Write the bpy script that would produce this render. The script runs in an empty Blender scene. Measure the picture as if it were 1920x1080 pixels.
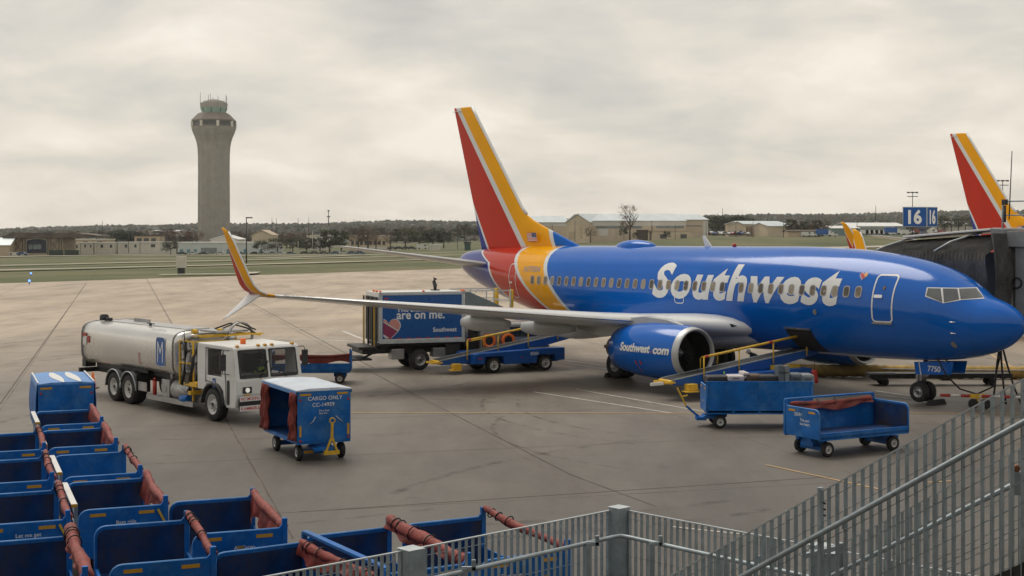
import bpy, bmesh, math, random
from mathutils import Vector, Matrix
R = math.radians
rnd = random.Random(7)
# ------------------------------------------------------------------ camera, sky, sun, exposure
SC = bpy.context.scene
COL = SC.collection
cam_d = bpy.data.cameras.new('camera'); cam = bpy.data.objects.new('camera', cam_d); COL.objects.link(cam)
cam.location = (0, 0, 6.0); cam.rotation_euler = (R(90), 0, 0)
cam_d.sensor_width = 36; cam_d.lens = 48.75; cam_d.shift_y = -0.0542
cam_d.clip_start = 0.1; cam_d.clip_end = 20000
SC.camera = cam
SUN_EL, SUN_AZ = 62, -35          # azimuth from +Y towards -X
sd = bpy.data.lights.new('sun', 'SUN'); sd.energy = 1.7; sd.angle = R(34); sd.color = (1, .94, .85)
sun = bpy.data.objects.new('sun', sd); COL.objects.link(sun)
dirv = Vector((math.sin(R(SUN_AZ)) * math.cos(R(SUN_EL)), math.cos(R(SUN_AZ)) * math.cos(R(SUN_EL)), math.sin(R(SUN_EL))))
sun.rotation_euler = dirv.to_track_quat('Z', 'Y').to_euler()
sun.location = dirv * 200
SC.view_settings.view_transform = 'Standard'; SC.view_settings.look = 'None'
SC.view_settings.exposure = 0.0; SC.view_settings.gamma = 1
world = bpy.data.worlds.new('World'); SC.world = world; world.use_nodes = True
wt = world.node_tree; wt.nodes.clear(); WL = wt.links
def wn(t, **k):
    n = wt.nodes.new(t)
    for a, b in k.items(): setattr(n, a, b)
    return n
sky = wn('ShaderNodeTexSky', sky_type='NISHITA', sun_disc=False, sun_elevation=R(SUN_EL), sun_rotation=R(SUN_AZ))
wout = wn('ShaderNodeOutputWorld'); wbg = wn('ShaderNodeBackground'); wbg.inputs['Strength'].default_value = 0.1
tc = wn('ShaderNodeTexCoord'); sep = wn('ShaderNodeSeparateXYZ'); WL.new(tc.outputs['Generated'], sep.inputs[0])
def wm(op, a, b=None, c=None):
    n = wn('ShaderNodeMath', operation=op)
    for i, x in enumerate((a, b, c)):
        if x is None: continue
        if isinstance(x, (int, float)): n.inputs[i].default_value = x
        else: WL.new(x, n.inputs[i])
    return n.outputs[0]
zc = wm('ADD', wm('MAXIMUM', sep.outputs[2], 0.0), 0.30)
cmb = wn('ShaderNodeCombineXYZ'); WL.new(wm('DIVIDE', sep.outputs[0], zc), cmb.inputs[0]); WL.new(wm('MULTIPLY', wm('DIVIDE', sep.outputs[1], zc), 1.1), cmb.inputs[1])
n1 = wn('ShaderNodeTexNoise'); WL.new(cmb.outputs[0], n1.inputs['Vector'])
for k, v in (('Scale', 2.9), ('Detail', 9), ('Roughness', .55), ('Distortion', .25)): n1.inputs[k].default_value = v
n2 = wn('ShaderNodeTexNoise'); WL.new(cmb.outputs[0], n2.inputs['Vector'])
for k, v in (('Scale', .95), ('Detail', 4), ('Roughness', .5)): n2.inputs[k].default_value = v
mixn = wm('ADD', wm('MULTIPLY', n1.outputs['Fac'], .55), wm('MULTIPLY', n2.outputs['Fac'], .45))
# thick cloud is dark overhead, thin and bright low down and around the hidden sun
low = wm('SUBTRACT', 1.0, wm('MULTIPLY', sep.outputs[2], 4.6))
dens = wm('SUBTRACT', mixn, wm('MULTIPLY', wm('MAXIMUM', low, 0.0), .15))
rmp = wn('ShaderNodeValToRGB'); WL.new(dens, rmp.inputs[0])
e = rmp.color_ramp.elements
e[0].position = .30; e[0].color = (.90, .85, .765, 1)
e[1].position = .64; e[1].color = (.43, .43, .42, 1)
q = e.new(.38); q.color = (.78, .73, .65, 1)
q = e.new(.50); q.color = (.61, .59, .555, 1)
sc10 = wn('ShaderNodeMix', data_type='RGBA', blend_type='MULTIPLY'); sc10.inputs[0].default_value = 1
WL.new(rmp.outputs[0], sc10.inputs[6]); sc10.inputs[7].default_value = (11.0, 10.8, 10.4, 1)
mx = wn('ShaderNodeMix', data_type='RGBA'); mx.inputs[0].default_value = .93
WL.new(sky.outputs[0], mx.inputs[6]); WL.new(sc10.outputs[2], mx.inputs[7])
WL.new(mx.outputs[2], wbg.inputs[0]); WL.new(wbg.outputs[0], wout.inputs[0])

# ------------------------------------------------------------------ materials
MATS = {}
def sock(n, name): return n.inputs[name]
def mat(name, col, rough=.5, metal=0., var=.12, vscale=3., bump=0., bscale=40., coat=0., spec=.5, col2=None, dirt=None, rvar=.1):
    if name in MATS: return MATS[name]
    m = bpy.data.materials.new(name); m.use_nodes = True; t = m.node_tree; L = t.links
    p = t.nodes['Principled BSDF']
    p.inputs['Metallic'].default_value = metal
    p.inputs['Specular IOR Level'].default_value = spec
    p.inputs['Coat Weight'].default_value = coat; p.inputs['Coat Roughness'].default_value = .06
    tcn = t.nodes.new('ShaderNodeTexCoord')
    nz = t.nodes.new('ShaderNodeTexNoise'); L.new(tcn.outputs['Object'], nz.inputs['Vector'])
    nz.inputs['Scale'].default_value = vscale; nz.inputs['Detail'].default_value = 6; nz.inputs['Roughness'].default_value = .62
    r = t.nodes.new('ShaderNodeValToRGB'); L.new(nz.outputs['Fac'], r.inputs[0])
    c2 = col2 or tuple(min(1, c * (1 + var)) for c in col)
    c1 = tuple(c * (1 - var) for c in col)
    r.color_ramp.elements[0].position = .35; r.color_ramp.elements[0].color = (*c1, 1)
    r.color_ramp.elements[1].position = .65; r.color_ramp.elements[1].color = (*c2, 1)
    out = r.outputs[0]
    if dirt:
        dc, amt, ds = dirt
        nd = t.nodes.new('ShaderNodeTexNoise'); L.new(tcn.outputs['Object'], nd.inputs['Vector'])
        nd.inputs['Scale'].default_value = ds; nd.inputs['Detail'].default_value = 9; nd.inputs['Roughness'].default_value = .7
        rd = t.nodes.new('ShaderNodeValToRGB'); L.new(nd.outputs['Fac'], rd.inputs[0])
        rd.color_ramp.elements[0].position = .62 - amt * .2; rd.color_ramp.elements[0].color = (0, 0, 0, 1)
        rd.color_ramp.elements[1].position = .78 - amt * .1; rd.color_ramp.elements[1].color = (amt, amt, amt, 1)
        mm = t.nodes.new('ShaderNodeMix'); mm.data_type = 'RGBA'
        L.new(rd.outputs[0], mm.inputs[0]); L.new(out, mm.inputs[6]); mm.inputs[7].default_value = (*dc, 1)
        out = mm.outputs[2]
    L.new(out, p.inputs['Base Color'])
    mr = t.nodes.new('ShaderNodeMapRange'); L.new(nz.outputs['Fac'], mr.inputs[0])
    mr.inputs[3].default_value = max(.02, rough - rvar); mr.inputs[4].default_value = min(1, rough + rvar)
    L.new(mr.outputs[0], p.inputs['Roughness'])
    if bump:
        nb = t.nodes.new('ShaderNodeTexNoise'); L.new(tcn.outputs['Object'], nb.inputs['Vector'])
        nb.inputs['Scale'].default_value = bscale; nb.inputs['Detail'].default_value = 4
        b = t.nodes.new('ShaderNodeBump'); b.inputs['Strength'].default_value = bump; b.inputs['Distance'].default_value = .03
        L.new(nb.outputs['Fac'], b.inputs['Height']); L.new(b.outputs[0], p.inputs['Normal'])
    MATS[name] = m
    return m
def emis(name, col, s):
    m = mat(name, col, .4); p = m.node_tree.nodes['Principled BSDF']
    p.inputs['Emission Color'].default_value = (*col, 1); p.inputs['Emission Strength'].default_value = s
    return m
BLUE = (.0, .118, .52); RED = (.50, .024, .006); YEL = (.84, .38, .0); WHT = (.72, .73, .72)
M_blue = mat('aircraft_blue', BLUE, .16, coat=.2, spec=.35, var=.03, vscale=.6, rvar=.03)
M_white = mat('white_paint', (.74, .74, .72), .35, var=.05, vscale=2, dirt=((.45, .43, .38), .3, 1.5))
M_grey = mat('wing_grey', (.50, .51, .51), .34, var=.06, vscale=1.5, coat=.2)
M_ltgrey = mat('wing_top_white', (.70, .71, .71), .3, var=.05, vscale=1.2, coat=.3)
M_metal = mat('polished_metal', (.72, .73, .74), .22, 1., var=.05)
M_dull = mat('dull_metal', (.40, .40, .40), .42, .9, var=.15, vscale=4)
M_dark = mat('dark_metal', (.045, .045, .047), .5, .3, var=.3, vscale=5)
M_black = mat('black_plastic', (.014, .014, .015), .5, var=.3)
M_rubber = mat('tyre_rubber', (.020, .020, .021), .75, var=.3, vscale=8, dirt=((.09, .085, .075), .4, 6))
M_rim = mat('wheel_rim_white', (.62, .62, .60), .4, var=.1, vscale=12, dirt=((.2, .19, .17), .5, 10))
M_cart = mat('cart_blue', (.003, .118, .42), .45, spec=.3, var=.28, vscale=1.3, dirt=((.07, .20, .42), .75, 2.2), bump=.15, bscale=5)
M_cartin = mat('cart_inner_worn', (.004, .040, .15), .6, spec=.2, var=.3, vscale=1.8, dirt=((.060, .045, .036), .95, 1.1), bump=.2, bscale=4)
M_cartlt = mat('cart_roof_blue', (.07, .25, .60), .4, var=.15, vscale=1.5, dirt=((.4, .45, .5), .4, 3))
M_gseblue = mat('loader_blue', (.004, .085, .36), .35, var=.12, vscale=1.5, dirt=((.10, .12, .16), .35, 3))
M_tarp = mat('red_tarpaulin', (.23, .036, .026), .6, var=.35, vscale=4, dirt=((.40, .17, .13), .5, 5), bump=1.0, bscale=6)
M_tarpd = mat('dark_red_tarpaulin', (.20, .030, .022), .6, var=.3, vscale=3, bump=.9, bscale=5)
M_yel = mat('safety_yellow', (.72, .44, .03), .45, var=.15, vscale=6, dirt=((.2, .15, .07), .4, 8))
M_refl = mat('amber_reflector', (.62, .32, .02), .4, var=.1, vscale=10)
M_rred = mat('red_reflector', (.42, .03, .02), .35, var=.1)
M_orange = mat('signal_orange', (.85, .17, .02), .5, var=.1)
M_glass = mat('dark_glass', (.020, .026, .030), .06, var=.2, vscale=2, spec=.8, rvar=.02)
M_ckglass = mat('cockpit_glass', (.10, .11, .115), .08, var=.15, vscale=2, spec=.8, rvar=.02)
M_pane = mat('cabin_window', (.20, .155, .11), .2, var=.35, vscale=3)
M_galv = mat('galvanized_steel', (.33, .385, .41), .42, .25, var=.18, vscale=5, dirt=((.22, .24, .25), .5, 9))
M_galvL = mat('galvanized_edge', (.52, .56, .58), .4, .3, var=.1, vscale=5)
M_txt = mat('white_lettering', (.75, .76, .76), .35, var=.04)
M_txtred = mat('red_lettering', (.55, .03, .03), .4, var=.04)
M_txtgrey = mat('grey_lettering', (.30, .32, .38), .4, var=.1)
M_signblue = mat('sign_blue', (.012, .10, .36), .35, var=.05)
M_alu = mat('tank_aluminium', (.70, .69, .665), .27, .82, var=.04, vscale=.6, rvar=.05)
M_hiviz = mat('hi_vis_vest', (.45, .75, .05), .7, var=.1)
M_skin = mat('skin', (.36, .2, .14), .6, var=.1)
M_tan = mat('tan_wall', (.50, .40, .29), .8, var=.12, vscale=.12, dirt=((.3, .26, .2), .4, .3))
M_tan2 = mat('tan_panel_wall', (.58, .49, .37), .8, var=.12, vscale=.2)
M_cream = mat('cream_wall', (.62, .59, .52), .8, var=.08, vscale=.2)
M_paleblue = mat('pale_blue_wall', (.44, .49, .50), .8, var=.08, vscale=.2)
M_roof = mat('metal_roof', (.58, .64, .66), .45, .2, var=.12, vscale=.25, dirt=((.60, .62, .62), .6, .12))
M_roofw = mat('white_roof', (.72, .72, .70), .6, var=.08, vscale=.2)
M_teal = mat('teal_window', (.10, .26, .30), .2, var=.2, vscale=1)
M_win = mat('building_window', (.06, .07, .075), .2, var=.4, vscale=1)
M_hose = mat('air_duct_yellow', (.42, .27, .07), .7, var=.3, vscale=3)
M_fabric = mat('bellows_fabric', (.085, .083, .080), .75, var=.45, vscale=1.6, dirt=((.22, .21, .19), .5, 3), bump=.8, bscale=3)
M_bridge = mat('bridge_grey', (.24, .255, .27), .5, var=.15, vscale=1.5)
M_bridged = mat('bridge_dark', (.13, .13, .125), .6, var=.2, vscale=1.5)
M_trunk = mat('tree_bark', (.09, .07, .055), .9, var=.3)
M_leaf = [mat('foliage_dark', (.035, .045, .022), .8, var=.4, vscale=.4), mat('foliage_olive', (.065, .072, .03), .8, var=.4, vscale=.4),
          mat('foliage_brown', (.13, .085, .055), .85, var=.4, vscale=.4), mat('foliage_russet', (.14, .07, .05), .85, var=.4, vscale=.4)]

# ------------------------------------------------------------------ mesh builder
def frame_from(d):
    d = Vector(d).normalized()
    up = Vector((0, 0, 1)) if abs(d.z) < .95 else Vector((1, 0, 0))
    x = up.cross(d).normalized(); y = d.cross(x)
    return x, y, d
class B:
    def __init__(s): s.v = []; s.f = []; s.m = []; s.s = []; s.M = None
    def add(s, vs, fs, mi=0, sm=False):
        o = len(s.v)
        s.v += [tuple(s.M @ Vector(v)) if s.M else tuple(v) for v in vs]
        s.f += [tuple(i + o for i in f) for f in fs]; s.m += [mi] * len(fs); s.s += [sm] * len(fs); return s
    def box(s, c, d, mi=0, rot=None):
        x, y, z = (k / 2 for k in d)
        vs = [Vector((i * x, j * y, k * z)) for i in (-1, 1) for j in (-1, 1) for k in (-1, 1)]
        if rot is not None: vs = [rot @ v for v in vs]
        vs = [v + Vector(c) for v in vs]
        return s.add(vs, [(0, 1, 3, 2), (4, 6, 7, 5), (0, 4, 5, 1), (2, 3, 7, 6), (0, 2, 6, 4), (1, 5, 7, 3)], mi)
    def bb(s, x0, x1, y0, y1, z0, z1, mi=0): return s.box(((x0 + x1) / 2, (y0 + y1) / 2, (z0 + z1) / 2), (x1 - x0, y1 - y0, z1 - z0), mi)
    def beam(s, p, q, w, h=None, mi=0):
        h = h or w; p = Vector(p); q = Vector(q); x, y, d = frame_from(q - p)
        rot = Matrix((x, y, d)).transposed()
        return s.box((p + q) / 2, (w, h, (q - p).length), mi, rot)
    def cyl(s, p, q, r, r2=None, n=14, mi=0, caps=True, sm=True):
        r2 = r if r2 is None else r2; p = Vector(p); q = Vector(q); x, y, d = frame_from(q - p)
        a = [2 * math.pi * i / n for i in range(n)]
        vs = [p + (x * math.cos(t) + y * math.sin(t)) * r for t in a] + [q + (x * math.cos(t) + y * math.sin(t)) * r2 for t in a]
        s.add(vs, [(i, (i + 1) % n, n + (i + 1) % n, n + i) for i in range(n)], mi, sm)
        if caps: s.add(vs, [tuple(range(n - 1, -1, -1)), tuple(range(n, 2 * n))], mi)
        return s
    def tube(s, pts, r, n=8, mi=0, rf=None):
        pts = [Vector(p) for p in pts]; rings = []
        for i, p in enumerate(pts):
            d = pts[min(i + 1, len(pts) - 1)] - pts[max(i - 1, 0)]
            x, y, _ = frame_from(d); rr = rf(i) if rf else r
            rings.append([p + (x * math.cos(2 * math.pi * k / n) + y * math.sin(2 * math.pi * k / n)) * rr for k in range(n)])
        return s.loft(rings, mi=mi, sm=True, caps=True)
    def loft(s, rings, mi=0, sm=True, caps=False, closed=True):
        n = len(rings[0]); vs = [v for r in rings for v in r]; fs = []
        for i in range(len(rings) - 1):
            for k in range(n if closed else n - 1):
                k2 = (k + 1) % n
                fs.append((i * n + k, i * n + k2, (i + 1) * n + k2, (i + 1) * n + k))
        s.add(vs, fs, mi, sm)
        if caps: s.add(rings[0], [tuple(range(n - 1, -1, -1))], mi); s.add(rings[-1], [tuple(range(n))], mi)
        return s
    def prism(s, poly, f, t0, t1, mi=0):
        """poly of (u, w); f(u, w, t) -> point"""
        n = len(poly); vs = [f(u, w, t0) for u, w in poly] + [f(u, w, t1) for u, w in poly]
        fs = [(i, (i + 1) % n, n + (i + 1) % n, n + i) for i in range(n)] + [tuple(range(n - 1, -1, -1)), tuple(range(n, 2 * n))]
        return s.add(vs, fs, mi)
    def lathe(s, prof, c, axis, n=24, mi=0, sm=True):
        c = Vector(c); x, y, d = frame_from(axis)
        rings = [[c + d * h + (x * math.cos(2 * math.pi * k / n) + y * math.sin(2 * math.pi * k / n)) * max(r, 1e-4) for k in range(n)] for r, h in prof]
        return s.loft(rings, mi, sm)
    def ell(s, c, r, n=12, m=8, mi=0):
        rings = []
        for i in range(m + 1):
            ph = math.pi * i / m
            rings.append([(c[0] + r[0] * math.sin(ph) * math.cos(2 * math.pi * k / n), c[1] + r[1] * math.sin(ph) * math.sin(2 * math.pi * k / n), c[2] - r[2] * math.cos(ph)) for k in range(n)])
        return s.loft(rings, mi)
    def build(s, name, mats, parent=None, bevel=0, loc=None, rotz=0, fix=True):
        me = bpy.data.meshes.new(name); me.from_pydata(s.v, [], s.f)
        if not isinstance(mats, (list, tuple)): mats = [mats]
        for m in mats: me.materials.append(m)
        me.polygons.foreach_set('material_index', s.m); me.polygons.foreach_set('use_smooth', s.s)
        if fix:
            bm = bmesh.new(); bm.from_mesh(me); bmesh.ops.remove_doubles(bm, verts=bm.verts, dist=1e-5)
            bmesh.ops.recalc_face_normals(bm, faces=bm.faces); bm.to_mesh(me); bm.free()
        me.update()
        o = bpy.data.objects.new(name, me); COL.objects.link(o)
        if parent: o.parent = parent
        if loc: o.location = loc
        if rotz: o.rotation_euler = (0, 0, rotz)
        if bevel:
            b = o.modifiers.new('Bevel', 'BEVEL'); b.width = bevel; b.segments = 2; b.limit_method = 'ANGLE'; b.angle_limit = R(40)
        return o
def tag(o, label=None, cat=None, group=None, kind=None):
    if label: o['label'] = label
    if cat: o['category'] = cat
    if group: o['group'] = group
    if kind: o['kind'] = kind
    return o
def thing(name, label, cat, loc=(0, 0, 0), ang=0, group=None):
    o = bpy.data.objects.new(name, None); COL.objects.link(o); o.location = loc; o.rotation_euler = (0, 0, ang)
    return tag(o, label, cat, group)
def kids(o): return [c for c in bpy.data.objects if c.parent == o]
def copy_tree(o, parent=None, skip=()):
    c = o.copy(); COL.objects.link(c); c.parent = parent
    for ch in kids(o):
        if ch.name.split('.')[0] in skip: continue
        copy_tree(ch, c)
    return c
def text2d(st, h=None, w=None, bold=.0, shear=0, slices=0, space=1.0):
    """flat lettering: vertices (u, v) scaled to height h / width w, and faces"""
    cu = bpy.data.curves.new('t', 'FONT'); cu.body = st; cu.size = 1; cu.offset = bold; cu.shear = shear; cu.resolution_u = 4; cu.space_line = .92; cu.space_character = space
    o = bpy.data.objects.new('t', cu); COL.objects.link(o)
    dg = bpy.context.evaluated_depsgraph_get(); me = bpy.data.meshes.new_from_object(o.evaluated_get(dg))
    bpy.data.objects.remove(o); bpy.data.curves.remove(cu)
    bm = bmesh.new(); bm.from_mesh(me); bpy.data.meshes.remove(me)
    xs = [v.co.x for v in bm.verts]; ys = [v.co.y for v in bm.verts]
    x0, x1, y0, y1 = min(xs), max(xs), min(ys), max(ys)
    sy = h / (y1 - y0) if h else w / (x1 - x0); sx = w / (x1 - x0) if w else sy
    for v in bm.verts: v.co.x = (v.co.x - x0) * sx; v.co.y = (v.co.y - y0) * sy
    if slices:
        H = (y1 - y0) * sy
        for i in range(1, slices):
            g = bm.verts[:] + bm.edges[:] + bm.faces[:]
            bmesh.ops.bisect_plane(bm, geom=g, plane_co=(0, H * i / slices, 0), plane_no=(0, 1, 0))
    bmesh.ops.triangulate(bm, faces=bm.faces)
    bm.verts.index_update()
    vs = [(v.co.x, v.co.y) for v in bm.verts]; fs = [tuple(v.index for v in f.verts) for f in bm.faces]
    bm.free(); return vs, fs
def lettering(st, org, u, v, parent, h=None, w=None, m=None, bold=.01, shear=0, center=False, name='lettering'):
    vs, fs = text2d(st, h, w, bold, shear)
    org = Vector(org); u = Vector(u).normalized(); v = Vector(v).normalized()
    if center:
        wd = max(a for a, b in vs); org = org - u * wd / 2
    b = B(); b.add([org + u * a + v * c for a, c in vs], fs); return b.build(name, m or M_txt, parent, fix=False)
def wheel(parent, x, y, z, r, w, rim=M_rim, rr=.56, name='wheel', side=1, dual=False):
    """axle along local y; side = outward direction of the dished face"""
    b = B(); h = w / 2
    b.lathe([(r * rr, -h), (r * .9, -h), (r * .98, -h * .8), (r, -h * .4), (r, h * .4), (r * .98, h * .8), (r * .9, h), (r * rr, h)], (x, y, z), (0, 1, 0), 28)
    t = b.build(name, M_rubber, parent)
    b = B(); f = h * side
    b.lathe([(r * rr, -f * .9), (r * rr, f * .95), (r * rr * .88, f * .9), (r * rr * .82, f * .45), (r * .22, f * .5), (r * .2, f * .8), (r * .05, f * .85)], (x, y, z), (0, 1, 0), 24)
    for k in range(8):
        a = 2 * math.pi * k / 8; b.cyl((x + r * .36 * math.cos(a), y + f * .48, z + r * .36 * math.sin(a)), (x + r * .36 * math.cos(a), y + f * .56, z + r * .36 * math.sin(a)), r * .05, n=6, mi=1)
    b.cyl((x, y + f * .80, z), (x, y + f * .90, z), r * .14, n=10, mi=1)
    b.build('rim', [rim, M_dark], t)
    return t

# ------------------------------------------------------------------ terrain and apron
F, HY, CH = 2600., 436., 6.0
def at(px, py, z=0.0):
    Y = (CH - z) * F / (py - HY); return ((px - 960) / F * Y, Y)
def lerp(t, x):
    if x <= t[0][0]: return t[0][1]
    for (a, b), (c, d) in zip(t, t[1:]):
        if x <= c: return b + (d - b) * (x - a) / (c - a)
    return t[-1][1]
TX = [(-320, -5.0), (-240, -4.3), (-65, -3.4), (13, .2), (60, 2.4), (90, 4.0), (200, 4.2), (320, 4.6)]
def terr(X, Y):
    D = (Y - 242.4 - 1.31 * X) / 1.65
    if D <= 0 or Y < 60: return 0.0
    xs = X * 650 / max(Y, 300); D6 = max(70, (650 - 242.4 - 1.31 * xs) / 1.65)
    t = min(1, D / D6); t = t * t * (3 - 2 * t) * .55 + t * .45
    z = lerp(TX, xs) * t
    if Y > 900: z *= max(0, 1 - (Y - 900) / 900)
    return z
def gp(px, py):
    lo = None; Y = 60.0
    while Y < 3000:
        X = (px - 960) / F * Y
        if HY + F * (CH - terr(X, Y)) / Y <= py: return (X, Y, terr(X, Y))
        Y *= 1.004
    return (X, Y, 0)
M_grass = mat('grass_ground', (.082, .098, .026), .95, var=.3, vscale=.03, dirt=((.165, .130, .075), .9, .03))
def ground_mesh():
    b = B(); ys = [-60, -20, 0, 20, 40, 60, 80, 100, 120, 140] + [140 * 1.035 ** i for i in range(1, 92)] + [3600, 5000, 9000, 16000]
    xs = [-1.0 + 2.0 * i / 120 for i in range(121)]
    rings = []
    for Y in ys:
        w = max(160, abs(Y) * .62)
        rings.append([(x * w, Y, terr(x * w, Y) - .06 + (.12 * math.sin(x * w * .07) * math.sin(Y * .05) * min(1, max(0, ((Y - 242.4 - 1.31 * x * w) / 1.65 - 4) / 30)))) for x in xs])
    b.loft(rings, closed=False)
    # far sheet to the horizon on both sides
    o = b.build('grass_ground', M_grass); tag(o, kind='structure')
ground_mesh()
# concrete apron with joints, oil and tyre marks, one sheet
def concrete_mat():
    m = bpy.data.materials.new('apron_concrete'); m.use_nodes = True; t = m.node_tree; L = t.links; p = t.nodes['Principled BSDF']
    tcn = t.nodes.new('ShaderNodeTexCoord')
    def noise(sc, det, ro=.6, stretch=None):
        n = t.nodes.new('ShaderNodeTexNoise'); n.inputs['Scale'].default_value = sc; n.inputs['Detail'].default_value = det; n.inputs['Roughness'].default_value = ro
        if stretch:
            mp = t.nodes.new('ShaderNodeMapping'); mp.inputs['Scale'].default_value = stretch; mp.inputs['Rotation'].default_value = (0, 0, R(8))
            L.new(tcn.outputs['Object'], mp.inputs[0]); L.new(mp.outputs[0], n.inputs['Vector'])
        else: L.new(tcn.outputs['Object'], n.inputs['Vector'])
        return n.outputs['Fac']
    def ramp(f, els):
        r = t.nodes.new('ShaderNodeValToRGB'); L.new(f, r.inputs[0]); E = r.color_ramp.elements
        for i, (pos, c) in enumerate(els):
            x = E[i] if i < 2 else E.new(pos)
            x.position = pos; x.color = (*c, 1)
        return r.outputs[0]
    base = ramp(noise(.035, 5), [(.3, (.36, .300, .235)), (.7, (.44, .37, .29))])
    def mul(a, b_, fac=1):
        n = t.nodes.new('ShaderNodeMix'); n.data_type = 'RGBA'; n.blend_type = 'MULTIPLY'; n.inputs[0].default_value = fac
        L.new(a, n.inputs[6]); L.new(b_, n.inputs[7]); return n.outputs[2]
    c = mul(base, ramp(noise(.25, 8, .65, (1, .35, 1)), [(.30, (.58, .57, .56)), (.60, (1, 1, 1))]))
    c = mul(c, ramp(noise(9, 6, .7), [(.2, (.8, .8, .8)), (.7, (1.05, 1.05, 1.05))]))
    c = mul(c, ramp(noise(.9, 5, .6, (1, .12, 1)), [(.25, (.80, .79, .77)), (.5, (1, 1, 1))]))
    # oily worn stands near the terminal, plus near-ground shade painted in; soft ragged edge
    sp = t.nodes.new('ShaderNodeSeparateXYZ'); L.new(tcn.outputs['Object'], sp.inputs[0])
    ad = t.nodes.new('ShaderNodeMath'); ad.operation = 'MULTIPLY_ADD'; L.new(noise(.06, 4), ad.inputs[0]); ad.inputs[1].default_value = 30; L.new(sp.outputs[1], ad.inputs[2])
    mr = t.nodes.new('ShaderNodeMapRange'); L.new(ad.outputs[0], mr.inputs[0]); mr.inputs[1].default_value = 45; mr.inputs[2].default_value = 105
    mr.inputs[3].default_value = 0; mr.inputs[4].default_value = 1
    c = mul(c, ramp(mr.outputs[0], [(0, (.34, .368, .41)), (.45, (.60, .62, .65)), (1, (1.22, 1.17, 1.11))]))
    vor = t.nodes.new('ShaderNodeTexVoronoi'); vor.inputs['Scale'].default_value = .55; vor.inputs['Randomness'].default_value = 1; L.new(tcn.outputs['Object'], vor.inputs['Vector'])
    c = mul(c, ramp(vor.outputs['Distance'], [(.03, (.45, .43, .42)), (.10, (1, 1, 1))]), .55)
    L.new(c, p.inputs['Base Color'])
    rr = t.nodes.new('ShaderNodeMapRange'); L.new(noise(.4, 5), rr.inputs[0]); rr.inputs[3].default_value = .42; rr.inputs[4].default_value = .72
    L.new(rr.outputs[0], p.inputs['Roughness']); p.inputs['Specular IOR Level'].default_value = .4
    bp = t.nodes.new('ShaderNodeBump'); bp.inputs['Strength'].default_value = .12; bp.inputs['Distance'].default_value = .02; L.new(noise(20, 5), bp.inputs['Height']); L.new(bp.outputs[0], p.inputs['Normal'])
    return m
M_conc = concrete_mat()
b = B()
def edgeY(x): return 242.4 + 1.31 * x
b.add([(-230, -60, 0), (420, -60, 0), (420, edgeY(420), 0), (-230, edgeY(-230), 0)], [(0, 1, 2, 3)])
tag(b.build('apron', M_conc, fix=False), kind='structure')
# joints between slabs and painted lines, as thin sheets on the apron
M_joint = mat('joint_seal', (.09, .075, .062), .9, var=.3, vscale=1)
M_linew = mat('paint_white', (.60, .58, .52), .6, var=.2, vscale=2, dirt=((.33, .29, .24), .8, 2.5))
M_liney = mat('paint_yellow', (.62, .40, .16), .6, var=.2, vscale=1, dirt=((.33, .28, .22), .8, 2))
def strip(b, pts, w, z):
    for (x0, y0), (x1, y1) in zip(pts, pts[1:]):
        d = Vector((x1 - x0, y1 - y0)).normalized(); n = Vector((-d.y, d.x)) * w / 2
        b.add([(x0 - n.x, y0 - n.y, z), (x0 + n.x, y0 + n.y, z), (x1 + n.x, y1 + n.y, z), (x1 - n.x, y1 - n.y, z)], [(0, 1, 2, 3)])
b = B()
def seg(p, q): return [at(*p), at(*q)]
for p, q, w in [((162, 531), (0, 758), .05), ((275, 522), (550, 1010), .035), ((0, 548), (160, 531), .08), ((700, 700), (1070, 890), .05), ((1070, 890), (1230, 950), .05), ((560, 960), (1560, 894), .045), ((500, 560), (640, 530), .08),
                ((455, 560), (700, 690), .06), ((100, 585), (680, 570), .05), ((0, 645), (150, 634), .05), ((850, 540), (560, 548), .06)]:
    strip(b, seg(p, q), w, .004)
tag(b.build('slab_joints', M_joint, fix=False), kind='structure')
ju = Vector((.272, -.962)); jn = Vector((.962, .272)); b = B()
for k in range(-9, 30):
    for off_, L0, L1 in ((3.25 + 7.15 * k, -300, 20),):
        strip(b, [tuple(jn * off_ + ju * L0), tuple(jn * off_ + ju * L1)], .032, .002)
for k in range(-2, 22):
    t_ = -29.9 - 7.25 * k; strip(b, [tuple(ju * t_ + jn * -60), tuple(ju * t_ + jn * 110)], .032, .003)
tag(b.build('fine_joints', mat('fine_joint', (.15, .128, .108), .9, var=.4, vscale=.5), fix=False), kind='structure')
b = B()
for p, q, w in [((480, 634), (670, 640), .22), ((480, 611), (660, 622), .16), ((560, 590), (690, 584), .14), ((1058, 676), (1150, 688), .18), ((1058, 681), (1150, 694), .12), ((940, 604), (1110, 612), .15), ((965, 620), (1000, 619), .14),
                ((1640, 733), (1740, 747), .16), ((1640, 740), (1720, 750), .1), ((1000, 735), (1260, 775), .10), ((1080, 730), (1320, 772), .10), ((180, 706), (140, 703), .12), ((1260, 988), (1400, 1003), .07), ((640, 620), (690, 640), .2)]:
    strip(b, seg(p, q), w, .008)
tag(b.build('white_lines', M_linew, fix=False), kind='structure')
b = B()
for p, q, w in [((655, 774), (1500, 776), .09), ((1690, 775), (1920, 776), .09), ((160, 587), (190, 586), .2), ((1435, 872), (1650, 918), .07), ((1850, 660), (1900, 690), .12), ((1740, 905), (1790, 902), .07)]:
    strip(b, seg(p, q), w, .012)
tag(b.build('yellow_lines', M_liney, fix=False), kind='structure')
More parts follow.
